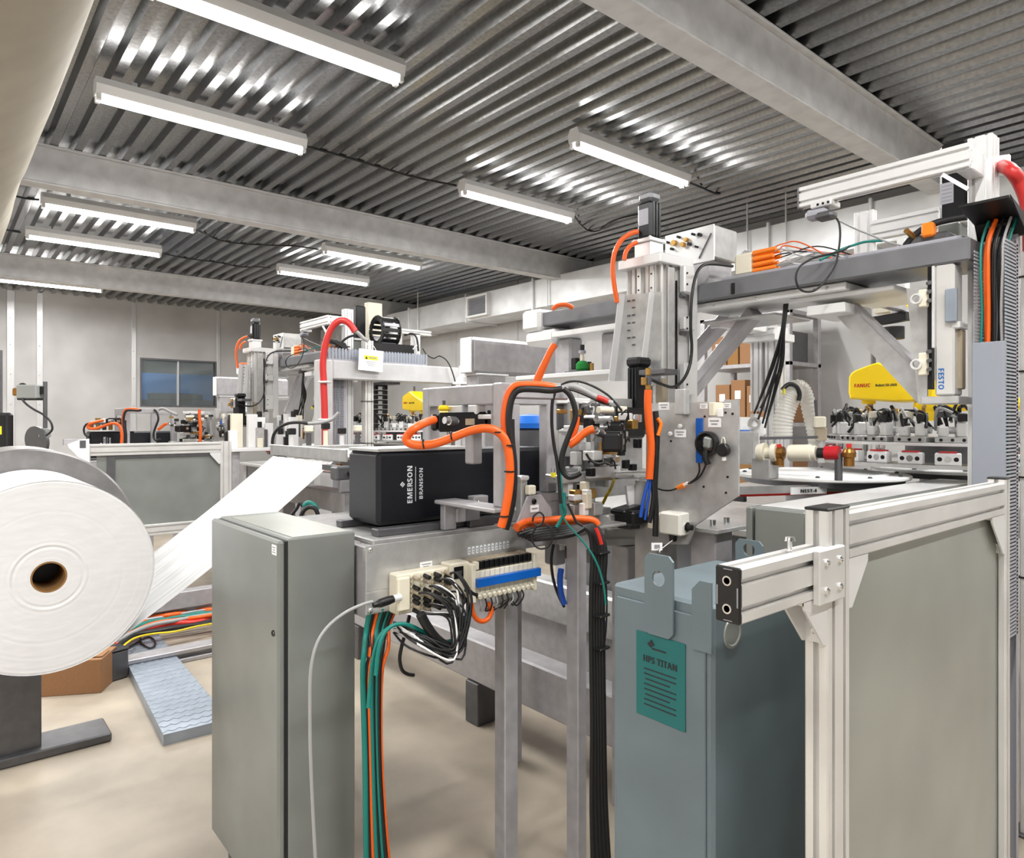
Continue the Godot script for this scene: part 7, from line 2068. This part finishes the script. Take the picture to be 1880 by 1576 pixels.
func far_front() -> void:
	# front portal of the far station
	var f := thing("front_portal", "white square tube portal of the far station carrying the caution tag", "frame")
	var b := 5.40
	var x0: float = 2.4457
	var x1: float = 2.5715
	var yt: float = 1.9626
	var yb0: float = 1.8024
	part(f, "column", Kit.new().box(x0, x1, 0.0, yt, b, b + 0.11, 0.01), "portal_grey")
	part(f, "beam", Kit.new().box(x1, 3.9523, yb0, yt, b + 0.005, b + 0.11, 0.01), "portal_grey")
	part(f, "far_column", Kit.new().box(3.8362, 3.9523, 0.0, yb0, b + 0.01, b + 0.10, 0.01), "portal_grey")
	# horizontal slotted duct lying on the beam
	var d := thing("flat_wire_duct", "grey slotted wire duct lying along the white portal beam", "wire duct")
	var dx0: float = 2.5409
	var dx1: float = 3.5176
	part(d, "base", Kit.new().box(dx0, dx1, yt, yt + 0.012, b + 0.02, b + 0.10), "comb_grey")
	var k := Kit.new()
	var x := dx0
	while x < dx1:
		k.box(x, x + 0.018, yt + 0.012, yt + 0.105, b + 0.02, b + 0.024)
		k.box(x, x + 0.018, yt + 0.012, yt + 0.105, b + 0.096, b + 0.10)
		x += 0.03
	part(d, "slotted_side", k, "duct_grey").set_meta("kind", "stuff")
	# caution tag on an A4 sheet
	var s := thing("caution_sheet", "white hanging sheet with a yellow caution label on the portal beam", "sign")
	var c: Vector3 = Vector3(2.9071, 1.9749, -5.37)
	var u := Vector3.RIGHT.rotated(Vector3.BACK, -0.05)
	var bs := Basis(u, u.cross(Vector3.FORWARD) * -1, Vector3.BACK)
	part(s, "sheet", Kit.new().obox(c, bs, Vector3(0.235, 0.185, 0.004)), "label_white")
	var yl := part(s, "caution_label", Kit.new().obox(c + Vector3(0.0, 0.022, 0.003), bs, Vector3(0.13, 0.034, 0.002)), "print_yellow")
	part(yl, "warning_triangle", Kit.new().ext(PackedVector2Array([Vector2(-0.012, -0.010), Vector2(0.012, -0.010), Vector2(0, 0.012)]), c + Vector3(-0.045, 0.022, 0.004), Vector3.RIGHT, Vector3.UP, Vector3(0, 0, 0.001)), "print_dark")
	part(yl, "print", Kit.new().obox(c + Vector3(0.015, 0.022, 0.0044), bs, Vector3(0.07, 0.010, 0.001)), "print_grey")
	for i in 3:
		part(s, "print", Kit.new().obox(c + Vector3(0.0, -0.015 - i * 0.016, 0.0026), bs, Vector3(0.10 - 0.02 * i, 0.004, 0.001)), "print_grey")
	part(s, "string", Kit.new().tube([c + Vector3(-0.05, 0.09, 0), c + Vector3(-0.02, 0.14, -0.03), c + Vector3(0.03, 0.14, -0.03), c + Vector3(0.05, 0.09, 0)], 0.003, 6), "cable_white")
	# red hose
	var h := thing("red_hose", "thick red hose rising along the white portal column and bending over", "hose")
	part(h, "hose", Kit.new().tube([Vector3(2.4364, 1.1534, -5.2659), Vector3(2.433, 1.5075, -5.2687), Vector3(2.4263, 1.7732, -5.2744), Vector3(2.4229, 1.9281, -5.2773), Vector3(2.4398, 2.083, -5.263), Vector3(2.4737, 2.1981, -5.2346), Vector3(2.5144, 2.2557, -5.2004), Vector3(2.5551, 2.2645, -5.1663), Vector3(2.5924, 2.2336, -5.135), Vector3(2.6229, 2.176, -5.1094)], 0.027, 12, 8), "hose_red")
	part(h, "end_wires", Kit.new().tube([Vector3(2.6816, 2.2078, -5.2429), Vector3(2.7163, 2.1715, -5.2138), Vector3(2.7441, 2.1352, -5.1904), Vector3(2.7719, 2.117, -5.1671)], 0.016, 8), "cable_grey")
	for y in [702, 771]:
		var p: float = 1.45 - (y - 773.0) / 1265.0 * 5.60
		part(h, "clip", Kit.new().obox(Vector3((Vector3(2.433, 1.7732, -5.2687) as Vector3).x, p, (Vector3(2.433, 1.7732, -5.2687) as Vector3).z), Basis(Vector3.UP, -0.7), Vector3(0.09, 0.018, 0.085), 0.006), "alu_bright")
	# cable chain standing on the portal
	var ch := thing("drag_chain", "black drag chain bent into a round loop on top of the portal", "cable chain")
	var cc: Vector3 = Vector3(2.9847, 2.2706, -5.328)
	cc.z = -(b + 0.20)
	cc.x = 3.1596
	var rr := 0.115
	cc.x = 3.0924
	for i in 16:
		var a := TAU * i / 16.0
		var p := cc + Vector3(0, sin(a) * rr, cos(a) * rr)
		part(ch, "link", Kit.new().obox(p, Basis(Vector3.RIGHT, -a), Vector3(0.014, 0.050, 0.052), 0.004), "black")
		part(ch, "link", Kit.new().obox(p + Vector3(0.17, 0, 0), Basis(Vector3.RIGHT, -a), Vector3(0.014, 0.050, 0.052), 0.004), "black")
		part(ch, "cross_bar", Kit.new().obox(p + Vector3(0.085, sin(a) * 0.012, cos(a) * 0.012), Basis(Vector3.RIGHT, -a), Vector3(0.16, 0.034, 0.008), 0.002), "comb_grey" if i % 4 == 1 else "black")
	part(ch, "chain_run", Kit.new().box(cc.x - 0.1, cc.x + 0.33, yt + 0.105, cc.y - rr - 0.005, b + 0.09, b + 0.24, 0.006), "black")
	var m := thing("chain_mast", "cream backing mast behind the round black drag chain", "mast")
	part(m, "mast", Kit.new().box(3.1919, 3.3451, yt - 0.1, 2.5916, 5.95, 6.03, 0.004), "cream")
	part(m, "bracket", Kit.new().box(3.2152, 3.3212, yt - 0.09, yt - 0.02, b + 0.11, 5.95, 0.003), "steel_frame")
	part(m, "side_bar", Kit.new().box(3.4369, 3.5041, yt + 0.1, 2.4535, 5.90, 5.95, 0.003), "alu_bright")
	part(m, "top_rail", Kit.new().slot(V(3.5041, 2.3369, 5.925), V(3.8796, 2.3369, 5.925), 0.05, 0.05), "alu_bright")
	part(m, "right_post", Kit.new().box(3.66, 3.7493, yt + 0.1, 2.3278, 5.90, 5.95, 0.004), "white_plate")
	part(m, "cross_bar", Kit.new().box(3.3451, 3.7811, yt + 0.02, yt + 0.10, 5.95, 6.0, 0.004), "white_plate")
	# hanging chain below the beam
	var hc := thing("drag_chain", "straight black drag chain hanging below the white portal beam", "cable chain")
	var hx: float = 3.1467
	for i in 9:
		var y := yb0 - 0.02 - i * 0.045
		part(hc, "link", Kit.new().box(hx, hx + 0.028, y - 0.04, y, 5.72, 5.78, 0.004), "black")
		part(hc, "link", Kit.new().box(hx + 0.10, hx + 0.128, y - 0.04, y, 5.72, 5.78, 0.004), "black")
		part(hc, "cross_bar", Kit.new().box(hx + 0.028, hx + 0.10, y - 0.012, y, 5.725, 5.735), "rubber")
	part(hc, "hanger", Kit.new().box(hx, hx + 0.128, yb0 - 0.02, yb0 + 0.005, 5.50, 5.78), "steel_dark")
	# white hand wheel and short shelf right of the portal
	var rk := thing("cable_hoop", "thin white hoop of cable standing at the end of the portal beam", "cable")
	part(rk, "hoop", Kit.new().tube([Vector3(3.6023, 1.798, -5.0708), Vector3(3.6173, 1.8372, -5.0582), Vector3(3.6549, 1.8568, -5.0267), Vector3(3.6924, 1.8372, -4.9952), Vector3(3.7225, 1.798, -4.97)], 0.010, 8), "cable_white")
	part(rk, "post", Kit.new().cyl(Vector3(3.6324, 1.798, -5.0456), Vector3(3.6324, 1.945, -5.0456), 0.02, 10), "white")
	part(rk, "post", Kit.new().cyl(Vector3(3.6774, 1.798, -5.0078), Vector3(3.6774, 1.945, -5.0078), 0.014, 10), "chrome")
	part(rk, "base", Kit.new().bar(Vector3(3.5798, 1.7882, -5.0897), Vector3(3.7375, 1.7882, -4.9574), 0.10, 0.02), "white_plate")
	part(rk, "stand", Kit.new().cyl((Vector3(3.6549, 1.7882, -5.0267) as Vector3) * Vector3(1, 0, 1), Vector3(3.6549, 1.7882, -5.0267), 0.03, 12), "steel_frame")
	cable("portal_wire", "thin dark wire draped over the end of the portal beam", [Vector3(3.5326, 2.1334, -5.521), Vector3(3.5641, 2.0717, -5.4945), Vector3(3.6113, 2.0409, -5.4549), Vector3(3.6507, 2.0615, -5.4219), Vector3(3.6979, 2.0306, -5.3822), Vector3(3.7294, 1.969, -5.3558), Vector3(3.753, 1.8868, -5.336), Vector3(3.7688, 1.8148, -5.3228)], 0.006, "cable_black")
	cable("portal_wire", "thin white wire draped under the drag chain", [Vector3(3.2302, 2.1634, -5.6442), Vector3(3.2612, 2.1128, -5.6181), Vector3(3.331, 2.0723, -5.5596), Vector3(3.3852, 2.0925, -5.5141), Vector3(3.4395, 2.1532, -5.4685)], 0.007, "cable_white")
	cable("portal_wire", "black cable bent round the portal's right post", [Vector3(3.5818, 2.3002, -5.9366), Vector3(3.6398, 2.3164, -5.8879), Vector3(3.673, 2.2839, -5.86), Vector3(3.6855, 2.2135, -5.8496), Vector3(3.6896, 2.1431, -5.8461)], 0.010, "cable_black")
	cable("portal_wire", "black cable arching beside the red hose top", [Vector3(2.6788, 2.0756, -5.5194), Vector3(2.7004, 2.132, -5.5013), Vector3(2.7436, 2.1743, -5.465), Vector3(2.7869, 2.1885, -5.4287)], 0.010, "cable_black")
	cable("portal_wire", "looped black cable at the end of the far turntable", [Vector3(2.0865, 1.1674, -5.429), Vector3(2.0699, 1.2457, -5.4429), Vector3(2.0765, 1.3326, -5.4373), Vector3(2.1098, 1.3935, -5.4094), Vector3(2.1631, 1.4283, -5.3647), Vector3(2.2297, 1.437, -5.3088), Vector3(2.2897, 1.4283, -5.2585)], 0.012, "cable_black")
	cable("portal_wire", "thin brown loom stretched past the portal column", [Vector3(2.2897, 1.4283, -5.2585), Vector3(2.3696, 1.437, -5.1914), Vector3(2.4229, 1.4543, -5.1467), Vector3(2.4495, 1.4804, -5.1243), Vector3(2.4762, 1.5152, -5.102)], 0.014, "cable_grey")
	# crates and pieces standing before the portal
	var pc := thing("portal_clutter", "low steel tray with valves before the far portal", "tray")
	part(pc, "tray", Kit.new().box(2.0564, 2.7161, 1.1623, 1.2568, 5.1, 5.16, 0.004), "stainless")
	part(pc, "tray_floor", Kit.new().box(2.0564, 2.7161, 1.1623, 1.1709, 5.1, 5.2, 0.004), "stainless")
	part(pc, "leg", Kit.new().box(2.1158, 2.1679, 0.0, 1.1623, 5.12, 5.18, 0.003), "steel_frame")
	part(pc, "leg", Kit.new().box(2.6187, 2.6773, 0.0, 1.1623, 5.12, 5.18, 0.003), "steel_frame")
	for i in 5:
		var xx: float = 2.1066 + i * 0.14
		part(pc, "valve_post", Kit.new().cyl(V(xx, 1.1709, 5.15), V(xx, 1.3341 + 0.02 * (i % 3), 5.15), 0.02, 10), ["alu_bright", "steel_dark", "cream"][i % 3])
		part(pc, "valve_head", Kit.new().obox(V(xx, 1.3684 + 0.02 * (i % 3), 5.15), Basis(), Vector3(0.06, 0.05, 0.05), 0.006), ["black", "cream", "black"][i % 3])

	# busy assembly table of the far station
	var at := thing("assembly_table", "bright table crowded with small blocks and black grips before the far axis", "table")
	var tx0: float = 1.8547
	var tx1: float = 2.4783
	var ty: float = 1.2257
	part(at, "top", Kit.new().box(tx0, tx1, ty - 0.03, ty, 5.76, 6.01, 0.004), "white_plate")
	for xx in [tx0 + 0.02, tx1 - 0.08]:
		part(at, "leg", Kit.new().box(xx, xx + 0.06, 0.0, ty - 0.03, 5.80, 5.86, 0.003), "steel_frame")
	var rng := RandomNumberGenerator.new()
	rng.seed = 23
	for i in 34:
		var xx := rng.randf_range(tx0 + 0.03, tx1 - 0.03)
		var bb := rng.randf_range(5.79, 5.98)
		var hh := rng.randf_range(0.05, 0.30)
		var w := rng.randf_range(0.02, 0.05)
		part(at, "block", Kit.new().box(xx - w, xx + w, ty, ty + hh, bb - w * 0.6, bb + w * 0.6, 0.004), ["white_plate", "alu_bright", "stainless", "black", "cream", "steel_dark", "white"][i % 7])
		if i % 4 == 0:
			part(at, "grip", Kit.new().cyl(V(xx, ty + hh, bb), V(xx, ty + hh + 0.05, bb), 0.022, 10), "black")


func wall_things() -> void:
	# camera-like sensor head on a pole
	var t := thing("sensor_pole", "grey box sensor with yellow plug on a slim pole by the wall", "sensor")
	var d := 4.6
	part(t, "pole", Kit.new().cyl(Vector3(0.5695, 1.33, -5.527), Vector3(0.5695, 1.7118, -5.527), 0.013, 12), "steel_dark")
	part(t, "head", Kit.new().obox(Vector3(0.4971, 1.6427, -5.5877), Basis(Vector3.UP, -0.7), Vector3(0.135, 0.095, 0.10), 0.008), "partition_grey")
	part(t, "head_base", Kit.new().obox(Vector3(0.4971, 1.6027, -5.5877), Basis(Vector3.UP, -0.7), Vector3(0.13, 0.03, 0.09), 0.004), "black")
	part(t, "plug", Kit.new().obox(Vector3(0.4247, 1.6427, -5.6485), Basis(Vector3.UP, -0.7), Vector3(0.04, 0.05, 0.04), 0.006), "bronze")
	part(t, "arm", Kit.new().bar(Vector3(0.5417, 1.6536, -5.5503), Vector3(0.5695, 1.6536, -5.527), 0.03, 0.05), "black")
	part(t, "cable", Kit.new().tube([Vector3(0.4449, 1.5975, -5.5663), Vector3(0.4669, 1.5615, -5.5478), Vector3(0.5055, 1.5255, -5.5154), Vector3(0.5551, 1.4896, -5.4738), Vector3(0.5909, 1.4428, -5.4438), Vector3(0.5992, 1.396, -5.4368), Vector3(0.5826, 1.3673, -5.4507), Vector3(0.5661, 1.3529, -5.4646)], 0.007, 8), "cable_black")
	part(t, "plug_lead", Kit.new().tube([Vector3(0.4312, 1.6709, -5.617), Vector3(0.4395, 1.6926, -5.61), Vector3(0.4589, 1.6962, -5.5937), Vector3(0.4755, 1.6817, -5.5797)], 0.006, 8), "cable_black")
	part(t, "clamp", Kit.new().obox(Vector3(0.5668, 1.37, -5.5293), Basis(Vector3.UP, -0.7), Vector3(0.06, 0.06, 0.05), 0.006), "partition_grey")
	part(t, "disc", Kit.new().lathe(Vector3(0.5278, 1.3155, -5.562), Vector3(0.8, 0.1, -0.5), [[-0.01, 0], [-0.01, 0.10], [0.01, 0.10], [0.01, 0]], 28), "steel_dark")
	part(t, "stand", Kit.new().cyl((Vector3(0.5612, 1.3518, -5.534) as Vector3) * Vector3(1, 0, 1), Vector3(0.5612, 1.3518, -5.534), 0.02, 12), "steel_dark")
	part(t, "foot", Kit.new().cyl((Vector3(0.5612, 1.3518, -5.534) as Vector3) * Vector3(1, 0, 1), (Vector3(0.5612, 1.3518, -5.534) as Vector3) * Vector3(1, 0, 1) + Vector3(0, 0.03, 0), 0.16, 20), "steel_dark")
	var c := thing("black_cabinet", "black floor cabinet with a yellow-green label against the window wall", "cabinet")
	var x1: float = 0.4467
	part(c, "body", Kit.new().box(x1 - 0.75, x1, 0.0, 1.5097, 6.2, 6.7, 0.02), "black")
	part(c, "top_cover", Kit.new().box(x1 - 0.72, x1 - 0.09, 1.5097, 1.5416, 6.22, 6.68, 0.02), "motor_black")
	part(c, "label", Kit.new().box(0.3226, 0.3762, 1.3515, 1.4106, 6.197, 6.2), "print_yellow")
	part(c, "edge_strip", Kit.new().box(x1 - 0.05, x1 - 0.03, 0.02, 1.5018, 6.194, 6.2, 0.002), "rubber")
	# valves with gauges standing on the far navy box
	var v := thing("gauge_row", "row of small gauges and fittings above the far navy power box", "gauge")
	var gy: float = 1.3719
	part(v, "bar", Kit.new().box(0.9972, 1.1822, 1.4177, 1.4362, 6.70, 6.74, 0.003), "steel_dark")
	for i in 4:
		var px: float = 1.0169 + (1.1577 - 1.0169) * i / 3.0
		part(v, "stem", Kit.new().cyl(V(px, gy, 6.72), V(px, 1.4177, 6.72), 0.016, 10), ["bronze", "brass", "black", "bronze"][i])
		if i in [1, 2]:
			part(v, "gauge", Kit.new().cyl(V(px, 1.4362, 6.72), V(px, 1.4731, 6.72), 0.022, 12), ["", "brass", "white", ""][i])
	cable("gauge_lead", "grey lead bending from the gauge row down behind the far fence", [Vector3(0.9923, 1.4319, -6.6343), Vector3(0.968, 1.4183, -6.6547), Vector3(0.9542, 1.3822, -6.6663), Vector3(0.9611, 1.337, -6.6605), Vector3(0.9853, 1.3143, -6.6401)], 0.008, "cable_black")


func floor_things() -> void:
	# diamond tread plate
	var t := thing("tread_plate", "blue-grey diamond tread plate lying on the floor beside the cabinet", "plate")
	var q := [Vector3(0.884, 0.05, -4.9386), Vector3(1.1286, 0.05, -4.9657), Vector3(1.0616, 0.05, -3.3357), Vector3(0.7834, 0.05, -3.3494)]
	var poly := PackedVector2Array()
	for p in q:
		poly.append(Vector2(p.x, -p.z))
	part(t, "plate", Kit.new().ext(poly, Vector3(0, 0.0, 0), Vector3.RIGHT, Vector3.FORWARD, Vector3(0, 0.05, 0)), "tread")
	var k := Kit.new()
	for i in 26:
		for j in 12:
			var p: Vector3 = q[0].lerp(q[1], (j + 0.5) / 12.0).lerp(q[3].lerp(q[2], (j + 0.5) / 12.0), (i + 0.5) / 26.0)
			k.obox(p + Vector3(0, 0.001, 0), Basis(Vector3.UP, 0.6 if (i + j) % 2 else -0.9), Vector3(0.028, 0.004, 0.007), 0.0015)
	part(t, "raised_lozenges", k, "tread").set_meta("kind", "stuff")
	cable("floor_wire", "thin black wire curled on the tread plate", [Vector3(0.9102, 0.06, -4.7407), Vector3(0.9898, 0.06, -4.837), Vector3(1.0553, 0.06, -4.8963), Vector3(1.0687, 0.06, -4.799), Vector3(1.0454, 0.06, -4.6806), Vector3(1.0098, 0.06, -4.6571), Vector3(0.9931, 0.06, -4.7788), Vector3(1.0127, 0.06, -4.9031)], 0.006, "cable_black", "wire", "", 8)
	# cables lying in the floor channel
	var cols := ["cable_orange", "cable_teal", "cable_orange", "cable_red", "cable_black", "cable_yellow", "cable_orange", "cable_teal", "cable_grey", "cable_orange", "cable_black"]
	var names := {"cable_orange": "orange", "cable_teal": "teal", "cable_red": "red", "cable_black": "black", "cable_yellow": "yellow", "cable_grey": "grey"}
	var rng := RandomNumberGenerator.new()
	rng.seed = 61
	for i in cols.size():
		var f := float(i) / (cols.size() - 1)
		var pts := []
		for s in [[470, 1110, 1140], [400, 1118, 1150], [360, 1122, 1158], [320, 1128, 1165], [280, 1136, 1172], [245, 1148, 1178], [215, 1165, 1200]] :
			var py: float = lerpf(s[1], s[2], fposmod(f * 1.7, 1.0)) + rng.randf_range(-3, 3)
			var u: float = (s[0] - 940.0) / 1265.0
			var yy := 0.10 + rng.randf_range(-0.01, 0.012) + 0.012 * (i % 3)
			var dd := (1.45 - yy) * 1265.0 / (py - 773.0)
			pts.append(Vector3(dd * (0.6428 + 0.766 * u), yy, -dd * (0.766 - 0.6428 * u)))
		cable("floor_cable", names[cols[i]] + " cable in the loose bundle on the floor behind the cabinet", pts, 0.006 if cols[i] == "cable_yellow" else 0.013 if i % 3 else 0.018, cols[i], "cable", names[cols[i]] + " floor cables")
	# pale channels and low conveyor frames behind the web
	var ch := [["long pale floor channel nearest the loose cable bundle", 4.42, 0.0, 0.08, 0.12], ["long low steel beam with a dark slot behind the web", 5.14, 0.0, 0.26, 0.10], ["long pale conveyor side rail under the far fence", 5.26, 0.40, 0.52, 0.06]]
	for c in ch:
		var o := thing("floor_channel", c[0], "channel")
		var cm: float = (c[2] + c[3]) * 0.5
		part(o, "lower_flange", Kit.new().box(0.2, 1.75, c[2], cm - 0.014, c[1], c[1] + c[4], 0.004), "steel_frame")
		part(o, "upper_flange", Kit.new().box(0.2, 1.75, cm + 0.014, c[3], c[1], c[1] + c[4], 0.004), "steel_frame")
		part(o, "web", Kit.new().box(0.2, 1.75, cm - 0.014, cm + 0.014, c[1] + 0.04, c[1] + c[4] - 0.004), "steel_frame")
		if c[2] > 0.1:
			for xx in [0.3, 1.0, 1.6]:
				part(o, "leg", Kit.new().box(xx, xx + 0.05, 0.0, c[2], c[1], c[1] + 0.05, 0.003), "steel_frame")
	# brown carton and wooden block under the roll
	var bx := thing("brown_carton", "brown cardboard carton on the floor under the white roll", "box")
	var bp: Vector3 = Vector3(0.6046, 0.12, -4.3841)
	part(bx, "body", Kit.new().obox(Vector3(bp.x, 0.09, bp.z), Basis(Vector3.UP, -0.5), Vector3(0.30, 0.18, 0.22), 0.003), "cardboard")
	part(bx, "flap", Kit.new().obox(Vector3(bp.x, 0.185, bp.z) + Vector3(0.05, 0.0, 0.06), Basis(Vector3.UP, -0.5), Vector3(0.14, 0.004, 0.10)), "cardboard")
	var cl := thing("cable_drum_box", "small dark electrical box among loose cables by the carton", "box")
	var cp: Vector3 = Vector3(0.7521, 0.1, -4.4126)
	part(cl, "body", Kit.new().obox(Vector3(cp.x, 0.08, cp.z), Basis(Vector3.UP, 0.3), Vector3(0.16, 0.16, 0.12), 0.008), "steel_dark")
	part(cl, "lid", Kit.new().obox(Vector3(cp.x, 0.165, cp.z), Basis(Vector3.UP, 0.3), Vector3(0.165, 0.01, 0.125), 0.003), "black")
	# wires spilling beside the roll top end of the cabinet
	cable("cabinet_lead", "black lead bending over the back edge of the cabinet", [Vector3(0.9992, 1.1033, -2.3598), Vector3(1.0051, 1.1266, -2.3549), Vector3(1.0199, 1.1421, -2.3424), Vector3(1.0378, 1.1382, -2.3275), Vector3(1.0467, 1.1149, -2.32), Vector3(1.0526, 1.1033, -2.315)], 0.008, "cable_black")
	cable("cabinet_lead", "teal lead behind the grey cabinet top", [Vector3(1.0287, 1.1397, -2.4004), Vector3(1.0408, 1.1516, -2.3902), Vector3(1.0559, 1.1437, -2.3775), Vector3(1.065, 1.1239, -2.3699)], 0.010, "cable_teal")
	cable("cabinet_lead", "thin black lead from the web to the cabinet back", [Vector3(0.9938, 1.1081, -2.4296), Vector3(1.009, 1.1318, -2.4169), Vector3(1.0165, 1.1516, -2.4105), Vector3(1.0256, 1.1397, -2.4029)], 0.006, "cable_black")
	# slotted rails under the press unit
	var sr := thing("lower_rails", "pair of slotted aluminium rails under the press unit", "rail")
	part(sr, "rail", Kit.new().slot(Vector3(1.8462, 1.031, -1.7144), Vector3(2.2013, 0.9942, -1.7036), 0.06, 0.06), "aluminium")
	part(sr, "rail", Kit.new().slot(Vector3(1.9348, 1.0378, -1.7967), Vector3(2.3066, 1.0017, -1.785), 0.05, 0.05), "aluminium")
	part(sr, "end_plate", Kit.new().obox(Vector3(1.8389, 1.0917, -1.6552), Basis(Vector3.UP, 0.0), Vector3(0.05, 0.05, 0.05), 0.004), "white_plate")
	part(sr, "slide", Kit.new().obox(Vector3(1.9634, 1.0932, -1.6813), Basis(Vector3.UP, 0.0), Vector3(0.16, 0.04, 0.08), 0.008), "cream_dark")
	part(sr, "stand", Kit.new().box((Vector3(2.0019, 0.9834, -1.7143) as Vector3).x - 0.04, (Vector3(2.0019, 0.9834, -1.7143) as Vector3).x + 0.04, 0.0, (Vector3(2.0019, 0.9834, -1.7143) as Vector3).y, -(Vector3(2.0019, 0.9834, -1.7143) as Vector3).z - 0.04, -(Vector3(2.0019, 0.9834, -1.7143) as Vector3).z + 0.04, 0.004), "steel_frame")
	var kb := thing("drive_unit", "low black drive unit on the slotted rails under the press unit", "drive")
	part(kb, "body", Kit.new().obox(Vector3(1.8897, 1.1152, -1.5735), Basis(), Vector3(0.14, 0.05, 0.09), 0.008), "black")
	part(kb, "cover", Kit.new().obox(Vector3(1.8633, 1.1382, -1.5956), Basis(Vector3.BACK, 0.12), Vector3(0.10, 0.02, 0.07), 0.006), "motor_black")
	part(kb, "foot", Kit.new().obox(Vector3(1.909, 1.0825, -1.6095), Basis(), Vector3(0.10, 0.03, 0.07), 0.004), "steel_dark")
	cable("yellow_rod", "thin yellow air line slanting behind the press unit", [Vector3(1.9326, 1.1355, -1.7724), Vector3(1.9452, 1.1684, -1.7618), Vector3(1.9578, 1.1972, -1.7513), Vector3(1.7857, 1.2504, -1.5824)], 0.006, "cable_yellow", "tube")


func rack() -> void:
	# storage rack with cartons along the right wall
	var r := thing("storage_rack", "tall storage rack with cartons against the right wall", "rack")
	var b0: float = 2.9296
	var b1: float = 3.8148
	for b in [b0, b1 - 0.05]:
		for x in [5.5, 6.0]:
			part(r, "upright", Kit.new().box(x, x + 0.05, 0.0, 2.4, b, b + 0.05, 0.003), "steel_frame")
	var ys := [0.3, 0.85, 1.40, 1.92, 2.36]
	for y in ys:
		part(r, "shelf", Kit.new().box(5.5, 6.05, y, y + 0.035, b0, b1, 0.003), "steel_frame")
	var rng := RandomNumberGenerator.new()
	rng.seed = 19
	for i in ys.size() - 1:
		var b := b0 + 0.07
		while b < b1 - 0.20:
			var w := rng.randf_range(0.10, 0.16)
			var h := rng.randf_range(0.26, 0.42)
			var kind := rng.randi() % 5
			var m: String = ["cardboard", "kraft", "cardboard", "screen_blue", "steel_dark"][kind]
			var o := thing("storage_carton", {"cardboard": "light brown carton", "kraft": "dark brown carton", "screen_blue": "blue storage bin", "steel_dark": "dark grey bin"}[m] + " on the storage rack, %s shelf" % ["lowest", "second", "third", "top"][i], "box", "boxes on the %s rack shelf" % ["lowest", "second", "third", "top"][i])
			part(o, "body", Kit.new().box(5.53, 5.95, ys[i] + 0.035, ys[i] + 0.035 + h, b, b + w, 0.004), m)
			part(o, "tape" if kind < 3 else "handle", Kit.new().box(5.526, 5.53, ys[i] + 0.035 + h * 0.55, ys[i] + 0.035 + h * 0.75, b + w * 0.3, b + w * 0.7), "label_white" if kind < 3 else "black")
			b += w + 0.015


func cords() -> void:
	# black cords between the lamps
	cable("lamp_cord", "black cord sagging between the two lamps nearest the broad beam", [Vector3(1.9479, 3.33, -7.1602), Vector3(2.202, 3.424, -7.656), Vector3(2.368, 3.424, -7.8021), Vector3(2.5502, 3.424, -7.8288), Vector3(2.8158, 3.424, -7.7293), Vector3(3.116, 3.424, -7.5403), Vector3(3.2253, 3.33, -7.1492)], 0.008, "cable_black")
	cable("lamp_cord", "black cord sagging between the two lamps nearest the rear beam", [Vector3(1.952, 3.33, -8.4417), Vector3(2.3338, 3.424, -8.9439), Vector3(2.7098, 3.424, -8.9281), Vector3(3.0001, 3.424, -9.0012), Vector3(3.1604, 3.424, -8.8667), Vector3(3.1646, 3.33, -8.3927)], 0.008, "cable_black")
	cable("lamp_cord", "black cord running to the lamp over the vertical axis", [Vector3(2.0406, 3.424, -4.7427), Vector3(2.384, 3.424, -4.7486), Vector3(2.6714, 3.424, -4.7687), Vector3(2.9753, 3.424, -4.7797), Vector3(3.1986, 3.33, -4.5025)], 0.009, "cable_black")
	cable("lamp_cord", "black cord looping from the end of the lamp over the vertical axis", [Vector3(4.522, 3.33, -4.4843), Vector3(4.9741, 3.424, -4.856), Vector3(5.2144, 3.424, -4.9648), Vector3(5.2773, 3.424, -4.8854), Vector3(5.1433, 3.424, -4.6151), Vector3(5.1271, 3.424, -4.3905), Vector3(5.1853, 3.424, -4.2048)], 0.007, "cable_black")
	cable("lamp_cord", "black cord from the end of the lamp by the air duct", [Vector3(4.5791, 3.33, -3.2619), Vector3(4.9868, 3.424, -3.4318), Vector3(5.1661, 3.424, -3.4449), Vector3(5.2344, 3.424, -3.4249)], 0.009, "cable_black")
	cable("lamp_cord", "black cord between the fabric duct and the first lamp pair", [Vector3(0.5155, 3.424, -7.4223), Vector3(0.6154, 3.424, -7.4536), Vector3(0.7206, 3.424, -7.4243)], 0.009, "cable_black")
	cable("lamp_cord", "black cord between the fabric duct and the second lamp pair", [Vector3(0.5417, 3.424, -8.7798), Vector3(0.6129, 3.424, -8.8259), Vector3(0.6969, 3.424, -8.8364)], 0.009, "cable_black")
	# red hose at the top of the near wire duct
	var h := thing("red_hose", "thick red hose bending out over the slotted wire duct", "hose")
	part(h, "hose", Kit.new().tube([Vector3(2.9422, 2.3848, -0.7947), Vector3(2.8715, 2.3472, -0.7496), Vector3(2.7542, 2.2864, -0.6914), Vector3(2.7765, 2.2464, -0.6727), Vector3(2.7932, 2.1918, -0.6586), Vector3(2.8016, 2.1282, -0.6516), Vector3(2.8044, 2.0191, -0.6493)], 0.022, 12, 8), "hose_red")
	part(h, "clip", Kit.new().obox(Vector3(2.8715, 2.3472, -0.7496), Basis(Vector3.UP, 0.4), Vector3(0.05, 0.06, 0.05), 0.006), "alu_bright")


func build_all() -> void:
	right_zone()
	station()
	left_zone()
